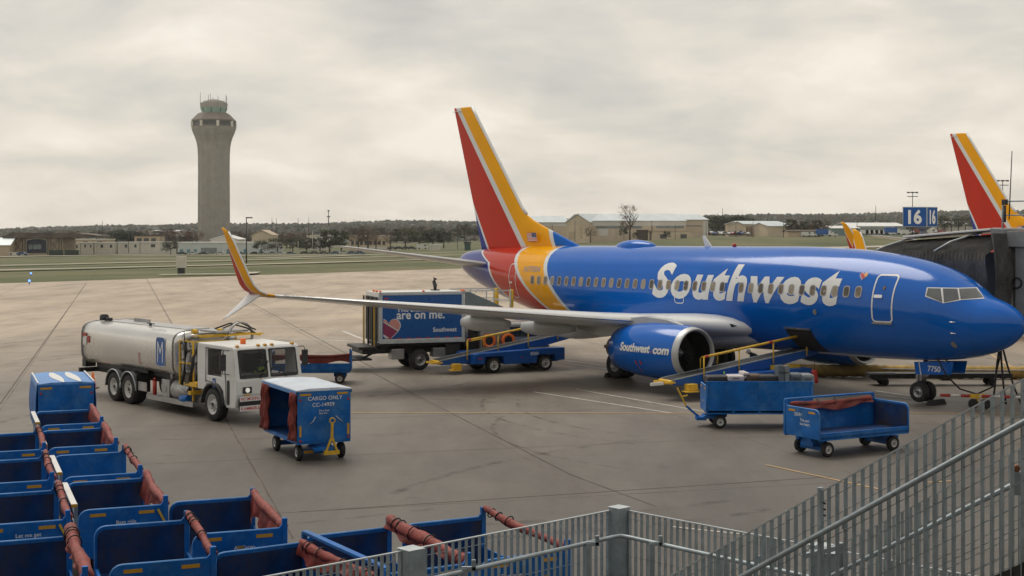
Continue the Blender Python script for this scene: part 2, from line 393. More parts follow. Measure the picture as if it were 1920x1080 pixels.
# rubber scuffs left by turning tugs and carts: patchy, see-through
M_scuff = mat('tyre_scuff', (.06, .055, .05), .7, var=.2, vscale=2); _t = M_scuff.node_tree; _n = _t.nodes.new('ShaderNodeTexNoise'); _n.inputs['Scale'].default_value = 1.7; _n.inputs['Detail'].default_value = 8
_r = _t.nodes.new('ShaderNodeMapRange'); _r.inputs[1].default_value = .42; _r.inputs[2].default_value = .75; _r.inputs[4].default_value = .42; _c = _t.nodes.new('ShaderNodeTexCoord'); _t.links.new(_c.outputs['Object'], _n.inputs['Vector']); _t.links.new(_n.outputs['Fac'], _r.inputs[0]); _t.links.new(_r.outputs[0], _t.nodes['Principled BSDF'].inputs['Alpha'])
b = B(); g_ = random.Random(5)
for k in range(26):
    cx_, cy_ = g_.uniform(-14, 16), g_.uniform(24, 75); rr_ = g_.uniform(5, 22); a0 = g_.uniform(0, 6.28); da = g_.uniform(.4, 1.3); wd_ = g_.choice((.14, .18, .25))
    for o_ in ((0, 1.25) if k % 2 else (0,)):
        strip(b, [(cx_ + (rr_ + o_) * math.cos(a0 + da * i / 14), cy_ + (rr_ + o_) * math.sin(a0 + da * i / 14)) for i in range(15)], wd_, .0155 + .0002 * k)
tag(b.build('tyre_marks', M_scuff, fix=False), kind='structure')
# pale taxi tracks on the grass, following the terrain
M_track = mat('pale_track', (.46, .41, .33), .9, var=.12, vscale=.1)
def track(name, pts, w):
    b = B(); P_ = []
    for (x0, y0), (x1, y1) in zip(pts, pts[1:]):
        for k in range(16): P_.append(gp(x0 + (x1 - x0) * k / 16, y0 + (y1 - y0) * k / 16))
    P_.append(gp(*pts[-1])); ra, rb = [], []
    for i, p in enumerate(P_):
        a = Vector(P_[max(0, i - 1)]); c = Vector(P_[min(len(P_) - 1, i + 1)]); d = (c - a); d.z = 0; d.normalize()
        n = Vector((-d.y, d.x, 0)) * w / 2; p = Vector(p)
        for R_, sg in ((ra, -1), (rb, 1)):
            qq = p + n * sg; R_.append((qq.x, qq.y, terr(qq.x, qq.y) + .18))
    b.loft([ra, rb], closed=False, sm=False); tag(b.build(name, M_track, fix=False), kind='structure')
track('path', [(-40, 509), (480, 497), (900, 485), (1000, 482)], 5)
track('path', [(-40, 500), (480, 488), (900, 478), (1000, 476)], 5)
track('path', [(215, 487), (480, 485), (900, 472)], 5)
track('path', [(-40, 483), (60, 481), (200, 479), (480, 479.5), (680, 479)], 14)
track('path', [(300, 517), (460, 515), (470, 512)], 3)
track('path', [(1535, 466), (1620, 464), (1720, 461)], 9)
# wooded hills to the skyline
M_hill = mat('wooded_hills', (.050, .058, .045), .95, var=.35, vscale=.012, dirt=((.12, .10, .075), .8, .006))
SKY_Y = [(-200, 430), (0, 429), (100, 427), (200, 424), (250, 422), (350, 421), (500, 421), (650, 418), (760, 415), (900, 416), (1100, 412), (1320, 407), (1450, 405), (1600, 403), (1700, 402), (1810, 398), (2150, 396)]
b = B(); rings = []
for i in range(40):
    Y = 1050 * (3300 / 1050) ** (i / 39); f = (i / 39) ** .8
    row = []
    for k in range(241):
        px = -250 + 2450 * k / 240; top = CH + (HY - lerp(SKY_Y, px)) * 3300 / F
        z0 = -4 if px < 900 else 1
        bumpy = (rnd.random() - .5) * (1.2 + 5 * f) * (.9 if i > 3 else 0)
        row.append(((px - 960) / F * Y, Y, z0 + (top - 3 - z0) * f + bumpy + 3 * math.sin(px * .021 + Y * .004) * f))
    rings.append(row)
rings.append([(x, 3600, -20) for x, y, z in rings[-1]])
b.loft(rings, closed=False, sm=False); tag(b.build('hills', M_hill, fix=False), kind='structure')
# ------------------------------------------------------------------ the airliner (s = metres aft of the nose, q = metres to its right)
PX, PY, PTH = 16.846, 45.55, 126.73
FUS = [(0, 2.90, 2.80, .04), (.04, 3.04, 2.66, .16), (.12, 3.16, 2.54, .30), (.3, 3.34, 2.36, .50), (.63, 3.54, 2.12, .76), (1.0, 3.69, 1.95, .98), (1.45, 3.84, 1.80, 1.17), (1.85, 4.12, 1.70, 1.32),
       (2.3, 4.42, 1.62, 1.45), (2.92, 4.70, 1.54, 1.58), (3.8, 4.95, 1.47, 1.71), (4.7, 5.12, 1.43, 1.80), (6, 5.29, 1.41, 1.86), (7.2, 5.37, 1.40, 1.88), (9, 5.43, 1.40, 1.88), (12, 5.43, 1.38, 1.88), (15, 5.43, 1.38, 1.88), (18, 5.43, 1.38, 1.88), (20, 5.43, 1.42, 1.88),
       (22, 5.43, 1.62, 1.88), (24, 5.42, 1.96, 1.83), (26, 5.40, 2.34, 1.66), (28, 5.36, 2.80, 1.38), (29, 5.32, 3.05, 1.2), (30, 5.26, 3.32, 1.0), (31, 5.18, 3.66, .76), (31.8, 5.08, 4.0, .52), (32.15, 4.98, 4.25, .34), (32.25, 4.86, 4.4, .2)]
def fus(s):
    for a, c in zip(FUS, FUS[1:]):
        if s <= c[0]:
            t = (s - a[0]) / (c[0] - a[0]) if c[0] > a[0] else 0
            return tuple(a[i] + (c[i] - a[i]) * t for i in (1, 2, 3))
    return FUS[-1][1:]
def fsm(s):
    """Catmull-smoothed station"""
    i = max(k for k in range(len(FUS)) if FUS[k][0] <= s + 1e-9); i = min(i, len(FUS) - 2)
    p0 = FUS[max(i - 1, 0)]; p1 = FUS[i]; p2 = FUS[i + 1]; p3 = FUS[min(i + 2, len(FUS) - 1)]
    h = p2[0] - p1[0]; t = (s - p1[0]) / h; o = []
    for k in (1, 2, 3):
        m1 = (p2[k] - p0[k]) / max(p2[0] - p0[0], 1e-6) * h; m2 = (p3[k] - p1[k]) / max(p3[0] - p1[0], 1e-6) * h
        o.append((2 * t ** 3 - 3 * t * t + 1) * p1[k] + (t ** 3 - 2 * t * t + t) * m1 + (-2 * t ** 3 + 3 * t * t) * p2[k] + (t ** 3 - t * t) * m2)
    return o
def qsurf(s, z):
    zt, zb, w = fsm(s); c = zb + .51 * (zt - zb)
    h = (zt - c) if z > c else (c - zb); t = 1 - ((z - c) / h) ** 2
    return w * math.sqrt(max(t, 0))
def P(s, q, z): return Vector((-s, -q, z))
def surf(s, z, off): 
    e = .02
    q = qsurf(s, z); dz = (qsurf(s, z + e) - qsurf(s, z - e)) / (2 * e); ds = (qsurf(s + .05, z) - qsurf(max(s - .05, 0), z)) / .1
    n = Vector((-ds, 1, -dz)).normalized() * off
    return P(s + n.x, q + n.y, z + n.z)
def livery(name, kind):
    m = bpy.data.materials.new(name); m.use_nodes = True; t = m.node_tree; L = t.links; p = t.nodes['Principled BSDF']
    p.inputs['Roughness'].default_value = .14 if kind == 'fus' else .4; p.inputs['Coat Weight'].default_value = .22 if kind == 'fus' else .0; p.inputs['Specular IOR Level'].default_value = .35 if kind == 'fus' else .2; p.inputs['Coat Roughness'].default_value = .05
    tcn = t.nodes.new('ShaderNodeTexCoord'); sp = t.nodes.new('ShaderNodeSeparateXYZ'); L.new(tcn.outputs['Object'], sp.inputs[0])
    def mth(op, a, b_=None, c=None):
        n = t.nodes.new('ShaderNodeMath'); n.operation = op
        for i, x in enumerate((a, b_, c)):
            if x is None: continue
            if isinstance(x, (int, float)): n.inputs[i].default_value = x
            else: L.new(x, n.inputs[i])
        return n.outputs[0]
    s = mth('MULTIPLY', sp.outputs[0], -1.0); z = sp.outputs[2]
    def mix(f, a, c):
        n = t.nodes.new('ShaderNodeMix'); n.data_type = 'RGBA'; L.new(f, n.inputs[0])
        for i, x in ((6, a), (7, c)):
            if isinstance(x, tuple): n.inputs[i].default_value = (*x, 1)
            else: L.new(x, n.inputs[i])
        return n.outputs[2]
    W = (.66, .69, .70)
    if kind == 'fus':
        g = mth('SUBTRACT', 23.72, mth('MULTIPLY', mth('POWER', mth('MAXIMUM', mth('SUBTRACT', 5.25, z), .001), 1.45), .47))
        ry = mth('ADD', g, mth('ADD', 1.72, mth('MULTIPLY', mth('MAXIMUM', mth('SUBTRACT', z, 2.6), 0), .34)))
        rb = mth('ADD', g, mth('ADD', 4.95, mth('MULTIPLY', mth('MAXIMUM', mth('SUBTRACT', z, 4.6), 0), 2.4)))
        u1 = mth('SUBTRACT', s, g); u2 = mth('SUBTRACT', s, ry); u3 = mth('SUBTRACT', s, rb)
        wd = .13
    elif kind == 'fin':
        # red/yellow line, blue/red line, yellow front edge
        u1 = mth('SUBTRACT', s, mth('ADD', 24.62, mth('MULTIPLY', mth('SUBTRACT', z, 5.39), .53)))
        u2 = mth('SUBTRACT', s, mth('ADD', 26.85, mth('MULTIPLY', mth('SUBTRACT', z, 5.36), .822)))
        u3 = mth('SUBTRACT', s, mth('ADD', 30.0, mth('MULTIPLY', mth('SUBTRACT', z, 5.21), .64)))
        wd = .13
    else:
        u2 = mth('SUBTRACT', s, mth('ADD', 20.95, mth('MULTIPLY', mth('SUBTRACT', z, 3.9), .56)))
        u3 = mth('SUBTRACT', s, mth('ADD', 21.62, mth('MULTIPLY', mth('SUBTRACT', z, 3.9), .75)))
        u1 = None; wd = .03
    def step(u, v): return mth('GREATER_THAN', u, v)
    col = BLUE if u1 is not None else YEL
    if u1 is not None:
        col = mix(step(u1, -wd), col, W); col = mix(step(u1, wd), col, YEL)
    w2 = wd * (1.55 if kind == 'fin' else 1)
    col = mix(step(u2, -w2), col, W); col = mix(step(u2, w2), col, RED)
    col = mix(step(u3, -wd * .7), col, W); col = mix(step(u3, wd * .7), col, (.03, .045, .26))
    nz = t.nodes.new('ShaderNodeTexNoise'); nz.inputs['Scale'].default_value = .9; nz.inputs['Detail'].default_value = 5; L.new(tcn.outputs['Object'], nz.inputs['Vector'])
    mr = t.nodes.new('ShaderNodeMapRange'); L.new(nz.outputs['Fac'], mr.inputs[0]); mr.inputs[3].default_value = .88; mr.inputs[4].default_value = 1.08
    mu = t.nodes.new('ShaderNodeMix'); mu.data_type = 'RGBA'; mu.blend_type = 'MULTIPLY'; mu.inputs[0].default_value = 1; L.new(col, mu.inputs[6]); L.new(mr.outputs[0], mu.inputs[7])
    colo = mu.outputs[2]
    if kind == 'fus':   # skin joints: frames every 1.3 m and lap joints along the barrel
        fr = mth('FRACT', mth('DIVIDE', s, 1.32)); l1 = mth('LESS_THAN', fr, .013)
        fz = mth('FRACT', mth('DIVIDE', mth('ADD', z, .28), .82)); l2 = mth('LESS_THAN', fz, .014)
        ln = mth('MULTIPLY', mth('MAXIMUM', l1, l2), .30)
        mj = t.nodes.new('ShaderNodeMix'); mj.data_type = 'RGBA'; L.new(ln, mj.inputs[0]); L.new(colo, mj.inputs[6]); mj.inputs[7].default_value = (.01, .012, .02, 1); colo = mj.outputs[2]
    L.new(colo, p.inputs['Base Color'])
    # skin panels: faint waviness seen in reflections
    nb = t.nodes.new('ShaderNodeTexNoise'); nb.inputs['Scale'].default_value = 1.4; nb.inputs['Detail'].default_value = 2
    mp = t.nodes.new('ShaderNodeMapping'); mp.inputs['Scale'].default_value = (.35, 1, 1.6); L.new(tcn.outputs['Object'], mp.inputs[0]); L.new(mp.outputs[0], nb.inputs['Vector'])
    bp = t.nodes.new('ShaderNodeBump'); bp.inputs['Strength'].default_value = .25; bp.inputs['Distance'].default_value = .02; L.new(nb.outputs['Fac'], bp.inputs['Height'])
    L.new(bp.outputs[0], p.inputs['Normal']); L.new(bp.outputs[0], p.inputs['Coat Normal'])
    return m
M_lip = mat('intake_aluminium', (.50, .51, .52), .48, .6, var=.06)
M_fus = livery('fuselage_livery', 'fus'); M_fin = livery('fin_livery', 'fin'); M_wl = livery('winglet_livery', 'wl')
def airfoil(le, c, th, place, n=11, camber=.0):
    """ring of points; place(s, h): s along chord, h = thickness offset"""
    xs = [(1 - math.cos(math.pi * i / n)) / 2 for i in range(n + 1)]
    def yt(x): return 5 * th * (.2969 * math.sqrt(x) - .126 * x - .3516 * x * x + .2843 * x ** 3 - .1036 * x ** 4)
    up = [(x, yt(x) + camber * 4 * x * (1 - x)) for x in xs]; lo = [(x, -yt(x) * .8 + camber * 4 * x * (1 - x)) for x in xs]
    pts = up[::-1] + lo[1:-1]
    return [place(le + x * c, y * c) for x, y in pts]
air = thing('airliner', 'blue airliner at the gate with its large white name along the whole side', 'airliner', (PX, PY, .07), R(PTH + 180))
air.rotation_euler = (0, R(-.262), R(PTH + 180))
def fuselage():
    b = B(); ss = [0, .02, .04, .08, .12, .2, .3, .45, .63, .8, 1.0, 1.2, 1.45, 1.65, 1.85, 2.1, 2.3, 2.6, 2.92, 3.3, 3.8, 4.2, 4.7, 5.3] + [6 + .75 * i for i in range(22)] + [22 + .5 * i for i in range(18)] + [31, 31.4, 31.8, 32.0, 32.15, 32.25]
    rings = []; n = 72
    for s in sorted(set(ss)):
        zt, zb, w = fsm(min(s, 32.249)); c = zb + .51 * (zt - zb); r = []
        for k in range(n):
            a = 2 * math.pi * k / n; h = (zt - c) if math.sin(a) > 0 else (c - zb)
            r.append(P(s, w * math.cos(a), c + h * math.sin(a)))
        rings.append(r)
    b.loft(rings, caps=True); return b.build('fuselage', M_fus, air)
FB = B()
fus_o = fuselage()
from mathutils.bvhtree import BVHTree
_m = fus_o.data; FBVH = BVHTree.FromPolygons([v.co.copy() for v in _m.vertices], [tuple(p.vertices) for p in _m.polygons])
AIRM = Matrix.Translation((PX, PY, .07)) @ Matrix.Rotation(R(PTH + 180), 4, 'Z') @ Matrix.Rotation(R(-.262), 4, 'Y')
def skin_at(px, py, off):
    inv = AIRM.inverted(); o = inv @ Vector((0, 0, 6)); d = (inv.to_3x3() @ Vector(((px - 960) / F, 1, (HY - py) / F))).normalized()
    h, n, i, dist = FBVH.ray_cast(o, d)
    if h is None: return None
    if n.dot(d) > 0: n = -n
    return h + n * off
# wing/body fairing
b = B(); rings = []
for i in range(15):
    t = i / 14; s = 9.6 + 11.2 * t; k = math.sin(math.pi * t) ** .55
    r = []
    for j in range(24):
        a = 2 * math.pi * j / 24; ca, sa = math.cos(a), math.sin(a)
        r.append(P(s, (2.12 * k) * abs(ca) ** .7 * (1 if ca > 0 else -1), 1.95 + (.72 * k) * abs(sa) ** .8 * (1 if sa > 0 else -1)))
    rings.append(r)
b.loft(rings, caps=True); b.build('belly_fairing', M_grey, air)
# windows and doors
M_pane2 = mat('cabin_window_shade', (.30, .255, .20), .35, var=.2, vscale=6); M_pane3 = mat('cabin_window_dark', (.09, .075, .06), .15, var=.4, vscale=5)
def ringpoly(cx, cz, w, h, r, n=5):
    pts = []
    for sx, sz, a0 in ((1, 1, 0), (-1, 1, 90), (-1, -1, 180), (1, -1, 270)):
        for k in range(n + 1):
            a = R(a0 + 90 * k / n); pts.append((cx + sx * (w / 2 - r) + r * math.cos(a), cz + sz * (h / 2 - r) + r * math.sin(a)))
    return pts
def surfring(b, cx, cz, w, h, r, t, off, mi=0, sub=1, sfn=surf):
    o = ringpoly(cx, cz, w, h, r, 6); i = ringpoly(cx, cz, w - 2 * t, h - 2 * t, max(r - t, .01), 6)
    def den(p):
        out = []
        for a, c in zip(p, p[1:] + p[:1]):
            d = math.dist(a, c); k = max(1, int(d / .18))
            out += [(a[0] + (c[0] - a[0]) * q / k, a[1] + (c[1] - a[1]) * q / k) for q in range(k)]
        return out
    # same counts on both rings
    oo, ii = [], []
    for (a, c), (d, e_) in zip(zip(o, o[1:] + o[:1]), zip(i, i[1:] + i[:1])):
        k = max(1, int(math.dist(a, c) / .15))
        for q in range(k):
            f = q / k; oo.append((a[0] + (c[0] - a[0]) * f, a[1] + (c[1] - a[1]) * f)); ii.append((d[0] + (e_[0] - d[0]) * f, d[1] + (e_[1] - d[1]) * f))
    A = [sfn(x, y, off) for x, y in oo]; C = [sfn(x, y, off) for x, y in ii]; n = len(A)
    b.add(A + C, [(k, (k + 1) % n, n + (k + 1) % n, n + k) for k in range(n)], mi)
    return ii
for k in range(38):
    s = 5.39 + .507 * k
    if k == 12: continue
    b = B(); surfring(b, s, 3.86, .285, .41, .11, .038, .012)
    w = b.build('window', M_dull, air, fix=False)
    b = B(); pl = ringpoly(s, 3.86, .215, .34, .09, 4); b.add([surf(x, y, .014) for x, y in pl], [tuple(range(len(pl)))])
    b.build('pane', (M_pane, M_pane, M_pane2, M_pane3)[(k * 7) % 4], w, fix=False)
def door(name, s, z, w, h, t, m=M_txt, label=None):
    b = B(); surfring(b, s, z, w, h, .16, t, .012); o = b.build(name, m, air, fix=False)
    if label: o['label'] = label
    return o
d1 = door('cabin_door', 4.38, 3.66, .84, 1.66, .055, label='forward cabin door outlined in white')
b = B(); b.prism(ringpoly(4.55, 3.73, .34, .11, .05), lambda u, w, t: surf(u, w, t), .004, .03, 0); b.build('door_handle', M_metal, d1)
b = B(); b.prism(ringpoly(4.38, 4.02, .09, .13, .04), lambda u, w, t: surf(u, w, t), .004, .02); b.build('porthole', M_pane, d1)
b = B(); b.prism(ringpoly(4.4, 2.81, .8, .06, .02), lambda u, w, t: surf(u, w, t), .002, .05); b.build('door_sill', M_dull, d1)
d2 = door('cabin_door', 25.9, 3.78, .62, 1.6, .04, label='rear cabin door outlined in white on the red band')
b = B(); b.prism(ringpoly(26.0, 3.7, .26, .1, .04), lambda u, w, t: surf(u, w, t), .004, .03, 0); b.build('door_handle', M_metal, d2)
door('overwing_exit', 14.36, 3.66, .56, 1.06, .035)
# lettering on the skin
def skin_text(st, s0, z0, w, h, m, off=.008, bold=.03, shear=.2, name='lettering', slices=14, reverse=False, label=None):
    vs, fs = text2d(st, h, w, bold, shear, slices, 1.10 if st[0] == 'S' else 1)
    b = B(); b.add([surf(s0 - u, z0 + v, off) for u, v in vs], fs); o = b.build(name, m, air, fix=False)
    if label: o['label'] = label
    return o
skin_text('Southwest', 15.95, 3.32, 9.75, 1.44, M_txt, bold=.036, shear=.15, slices=24, label='large white airline name on the blue fuselage')
skin_text('N7750A', 25.0, 4.22, 1.3, .26, M_txtgrey, bold=.01, shear=.3, slices=4, label='grey registration on the yellow band')
# heart emblem
def heart(cx, cy, r):
    pts = []
    for k in range(40):
        t = 2 * math.pi * k / 40; pts.append((cx + r * 16 * math.sin(t) ** 3 / 17, cy + r * (13 * math.cos(t) - 5 * math.cos(2 * t) - 2 * math.cos(3 * t) - math.cos(4 * t)) / 17))
    return pts
def heart_part(b, org, u, v, r, f, off=.0):
    """striped heart: silver rim, red, yellow and blue fields clipped by diagonals"""
    def clip(poly, nx, ny, d):
        out = []
        for (a, c) in zip(poly, poly[1:] + poly[:1]):
            da = a[0] * nx + a[1] * ny - d; dc = c[0] * nx + c[1] * ny - d
            if da <= 0: out.append(a)
            if da * dc < 0: k = da / (da - dc); out.append((a[0] + (c[0] - a[0]) * k, a[1] + (c[1] - a[1]) * k))
        return out
    full = heart(0, 0, r); inn = heart(0, 0, r * .9)
    nx, ny = .66, .75
    def put(poly, mi, o):
        if len(poly) > 2: b.add([f(a, c, o) for a, c in poly], [tuple(range(len(poly)))], mi)
    put(full, 0, .010)
    put(clip(clip(inn, nx, ny, r * .20), -nx, -ny, r * .42), 1, .013)
    put(clip(inn, -nx, -ny, -r * .27), 2, .013)
    put(clip(inn, nx, ny, -r * .49), 3, .013)
M_hr = mat('emblem_red', (.45, .03, .04), .4, var=.03); M_hy = mat('emblem_yellow', (.75, .35, .03), .4, var=.03); M_hb = mat('emblem_blue', (.05, .07, .4), .4, var=.03)
M_hs = mat('emblem_silver', (.6, .6, .62), .4, var=.03); M_hp = mat('emblem_pink', (.60, .26, .22), .4, var=.03); M_hm = mat('emblem_magenta', (.26, .035, .10), .4, var=.03)
b = B(); heart_part(b, None, None, None, .17, lambda a, c, o: surf(5.37 - a, 4.42 + c, o)); b.build('emblem', [M_hs, M_hr, M_hy, M_hb], air, fix=False)
# cockpit windows
def nsurf(s, z, off): return surf(s, z, off)
def quad_on(name, m, par, c, off, n=8):
    """a pane lying on the skin; c = four corners as seen in the photograph: lower aft, lower fore, upper fore, upper aft"""
    g = []
    for i in range(n + 1):
        row = []
        for j in range(n + 1):
            u, v = i / n, j / n
            x = (c[0][0] * (1 - u) + c[1][0] * u) * (1 - v) + (c[3][0] * (1 - u) + c[2][0] * u) * v
            y = (c[0][1] * (1 - u) + c[1][1] * u) * (1 - v) + (c[3][1] * (1 - u) + c[2][1] * u) * v
            row.append(skin_at(x, y, off))
        g.append(row)
    if any(p is None for r in g for p in r): print('pane misses skin', c); return None
    b = B(); b.loft(g, closed=False); return b.build(name, m, par, fix=False)
for c in (((1734.5, 556), (1769, 569), (1766, 539.5), (1738, 539)), ((1768, 569), (1800.5, 563.5), (1797, 540), (1765.5, 539.5)), ((1799, 563), (1846, 560), (1832, 539), (1795.5, 540))):
    w = quad_on('cockpit_window', M_txt, air, c, .008)
    mx_ = sum(p[0] for p in c) / 4; my_ = sum(p[1] for p in c) / 4
    ci = [(mx_ + (x - mx_) * (1 - 4.4 / max(abs(x - mx_) * 2, 8)), my_ + (y - my_) * (1 - 3.6 / max(abs(y - my_) * 2, 8))) for x, y in c]
    if w: quad_on('pane', M_ckglass, w, ci, .018)
# open cargo hold: its inner shade painted as a dark sheet on the skin
b = B(); b.loft([[surf(8.95 - 1.25 * i / 8 - .12 * j / 10, 2.44 - .88 * j / 10, .012) for i in range(9)] for j in range(11)], closed=False); o = b.build('cargo_dark_sheet', mat('hold_dark', (.02, .018, .016), .8), air, fix=False)
b = B(); b.prism([(8.98, 2.45), (7.69, 2.45), (7.69, 2.40), (8.98, 2.40)], lambda u, w, t: surf(u, w, t), .0, .05); b.build('frame', M_dull, o)
# fin with dorsal fillet
def le(z): return lerp([(5.2, 22.3), (5.38, 22.75), (6.15, 25.0), (6.5, 26.05), (6.8, 26.75), (7.1, 27.18), (12.48, 31.54)], z)
def te(z): return lerp([(5.1, 30.65), (7.46, 31.4), (12.51, 33.13)], z)
b = B(); rings = []
for z in (5.15, 5.38, 5.7, 6.0, 6.3, 6.6, 6.9, 7.2, 7.6, 8.4, 9.5, 10.5, 11.5, 12.2, 12.42, 12.50):
    L0, T0 = le(z), te(z); ml = 27.2 + (z - 7.1) * .81; ml = min(ml, T0 - .5); cm = T0 - ml; r1, r2 = [], []
    N = 22
    for i in range(N + 1):
        x = (1 - math.cos(math.pi * i / N)) / 2; s = L0 + (T0 - L0) * x
        u = max(0, min(1, (s - ml) / cm)); h1 = .11 * cm * 5 * (.2969 * math.sqrt(u) - .126 * u - .3516 * u * u + .2843 * u ** 3 - .1036 * u ** 4)
        h2 = .16 * math.sqrt(min(1, (s - L0) / 1.2)) * max(0, min(1, (T0 - s) / 3)) if ml > L0 + .05 else 0
        h = max(h1, h2) * (1 if z < 12.3 else .5) + .004
        r1.append(P(s, h, z + (.04 if z > 12.3 else 0) * x)); r2.append(P(s, -h, z))
    rings.append(r1 + r2[::-1])
b.loft(rings, caps=True); b.build('tail_fin', M_fin, air)
b = B(); lep = [(le(z) - .015, z) for z in (6.95, 7.2, 8, 9, 10, 11, 12, 12.5)]
b.tube([P(s, 0, z) for s, z in lep], .075); b.build('leading_edge', M_ltgrey, air)
b = B(); b.beam(P(33.08, 0, 12.33), P(32.4, 0, 12.36), .20, .03); b.build('rudder_gap', M_txt, air)
# flag on the fin
def fin_q(s, z):
    T0 = te(z); ml = 27.2 + (z - 7.1) * .81; cm = T0 - ml; u = max(0, min(1, (s - ml) / cm))
    return max(.11 * cm * 5 * (.2969 * math.sqrt(u) - .126 * u - .3516 * u * u + .2843 * u ** 3 - .1036 * u ** 4), .16)
b = B(); fx, fz, fw, fh = 26.42, 5.62, .72, .42
def fp(u, v, o): s = fx - u * fw + v * .08; z = fz + v * fh; return P(s, .33 + o, z)
b.prism([(0, 0), (1, 0), (1, 1), (0, 1)], lambda u, w, t: fp(u, w, t), 0, .012, 0)
for k in range(0, 13, 2): b.prism([(0, k / 13), (1, k / 13), (1, (k + 1) / 13), (0, (k + 1) / 13)], lambda u, w, t: fp(u, w, t), .012, .016, 1)
b.prism([(.52, .46), (1, .46), (1, 1), (.52, 1)], lambda u, w, t: fp(u, w, t), .016, .020, 2)
b.build('flag', [M_txt, mat('flag_red', (.45, .03, .03), .5), mat('flag_blue', (.07, .09, .2), .5)], air)
# stabilisers
for sg in (1, -1):
    b = B(); rings = []
    for t in (0, .2, .5, .8, .95, 1):
        q = .55 + 6.6 * t; L0 = 28.25 + 4.25 * t; c = 3.75 - 2.75 * t; z = 4.42 + 1.0 * t
        if t == 1: L0 += .15; c -= .2
        rings.append(airfoil(L0, c, .09 if t < 1 else .05, lambda s, h, q=q, z=z: P(s, sg * q, z + h)))
    b.loft(rings, caps=True); b.build('stabilizer', M_grey, air)
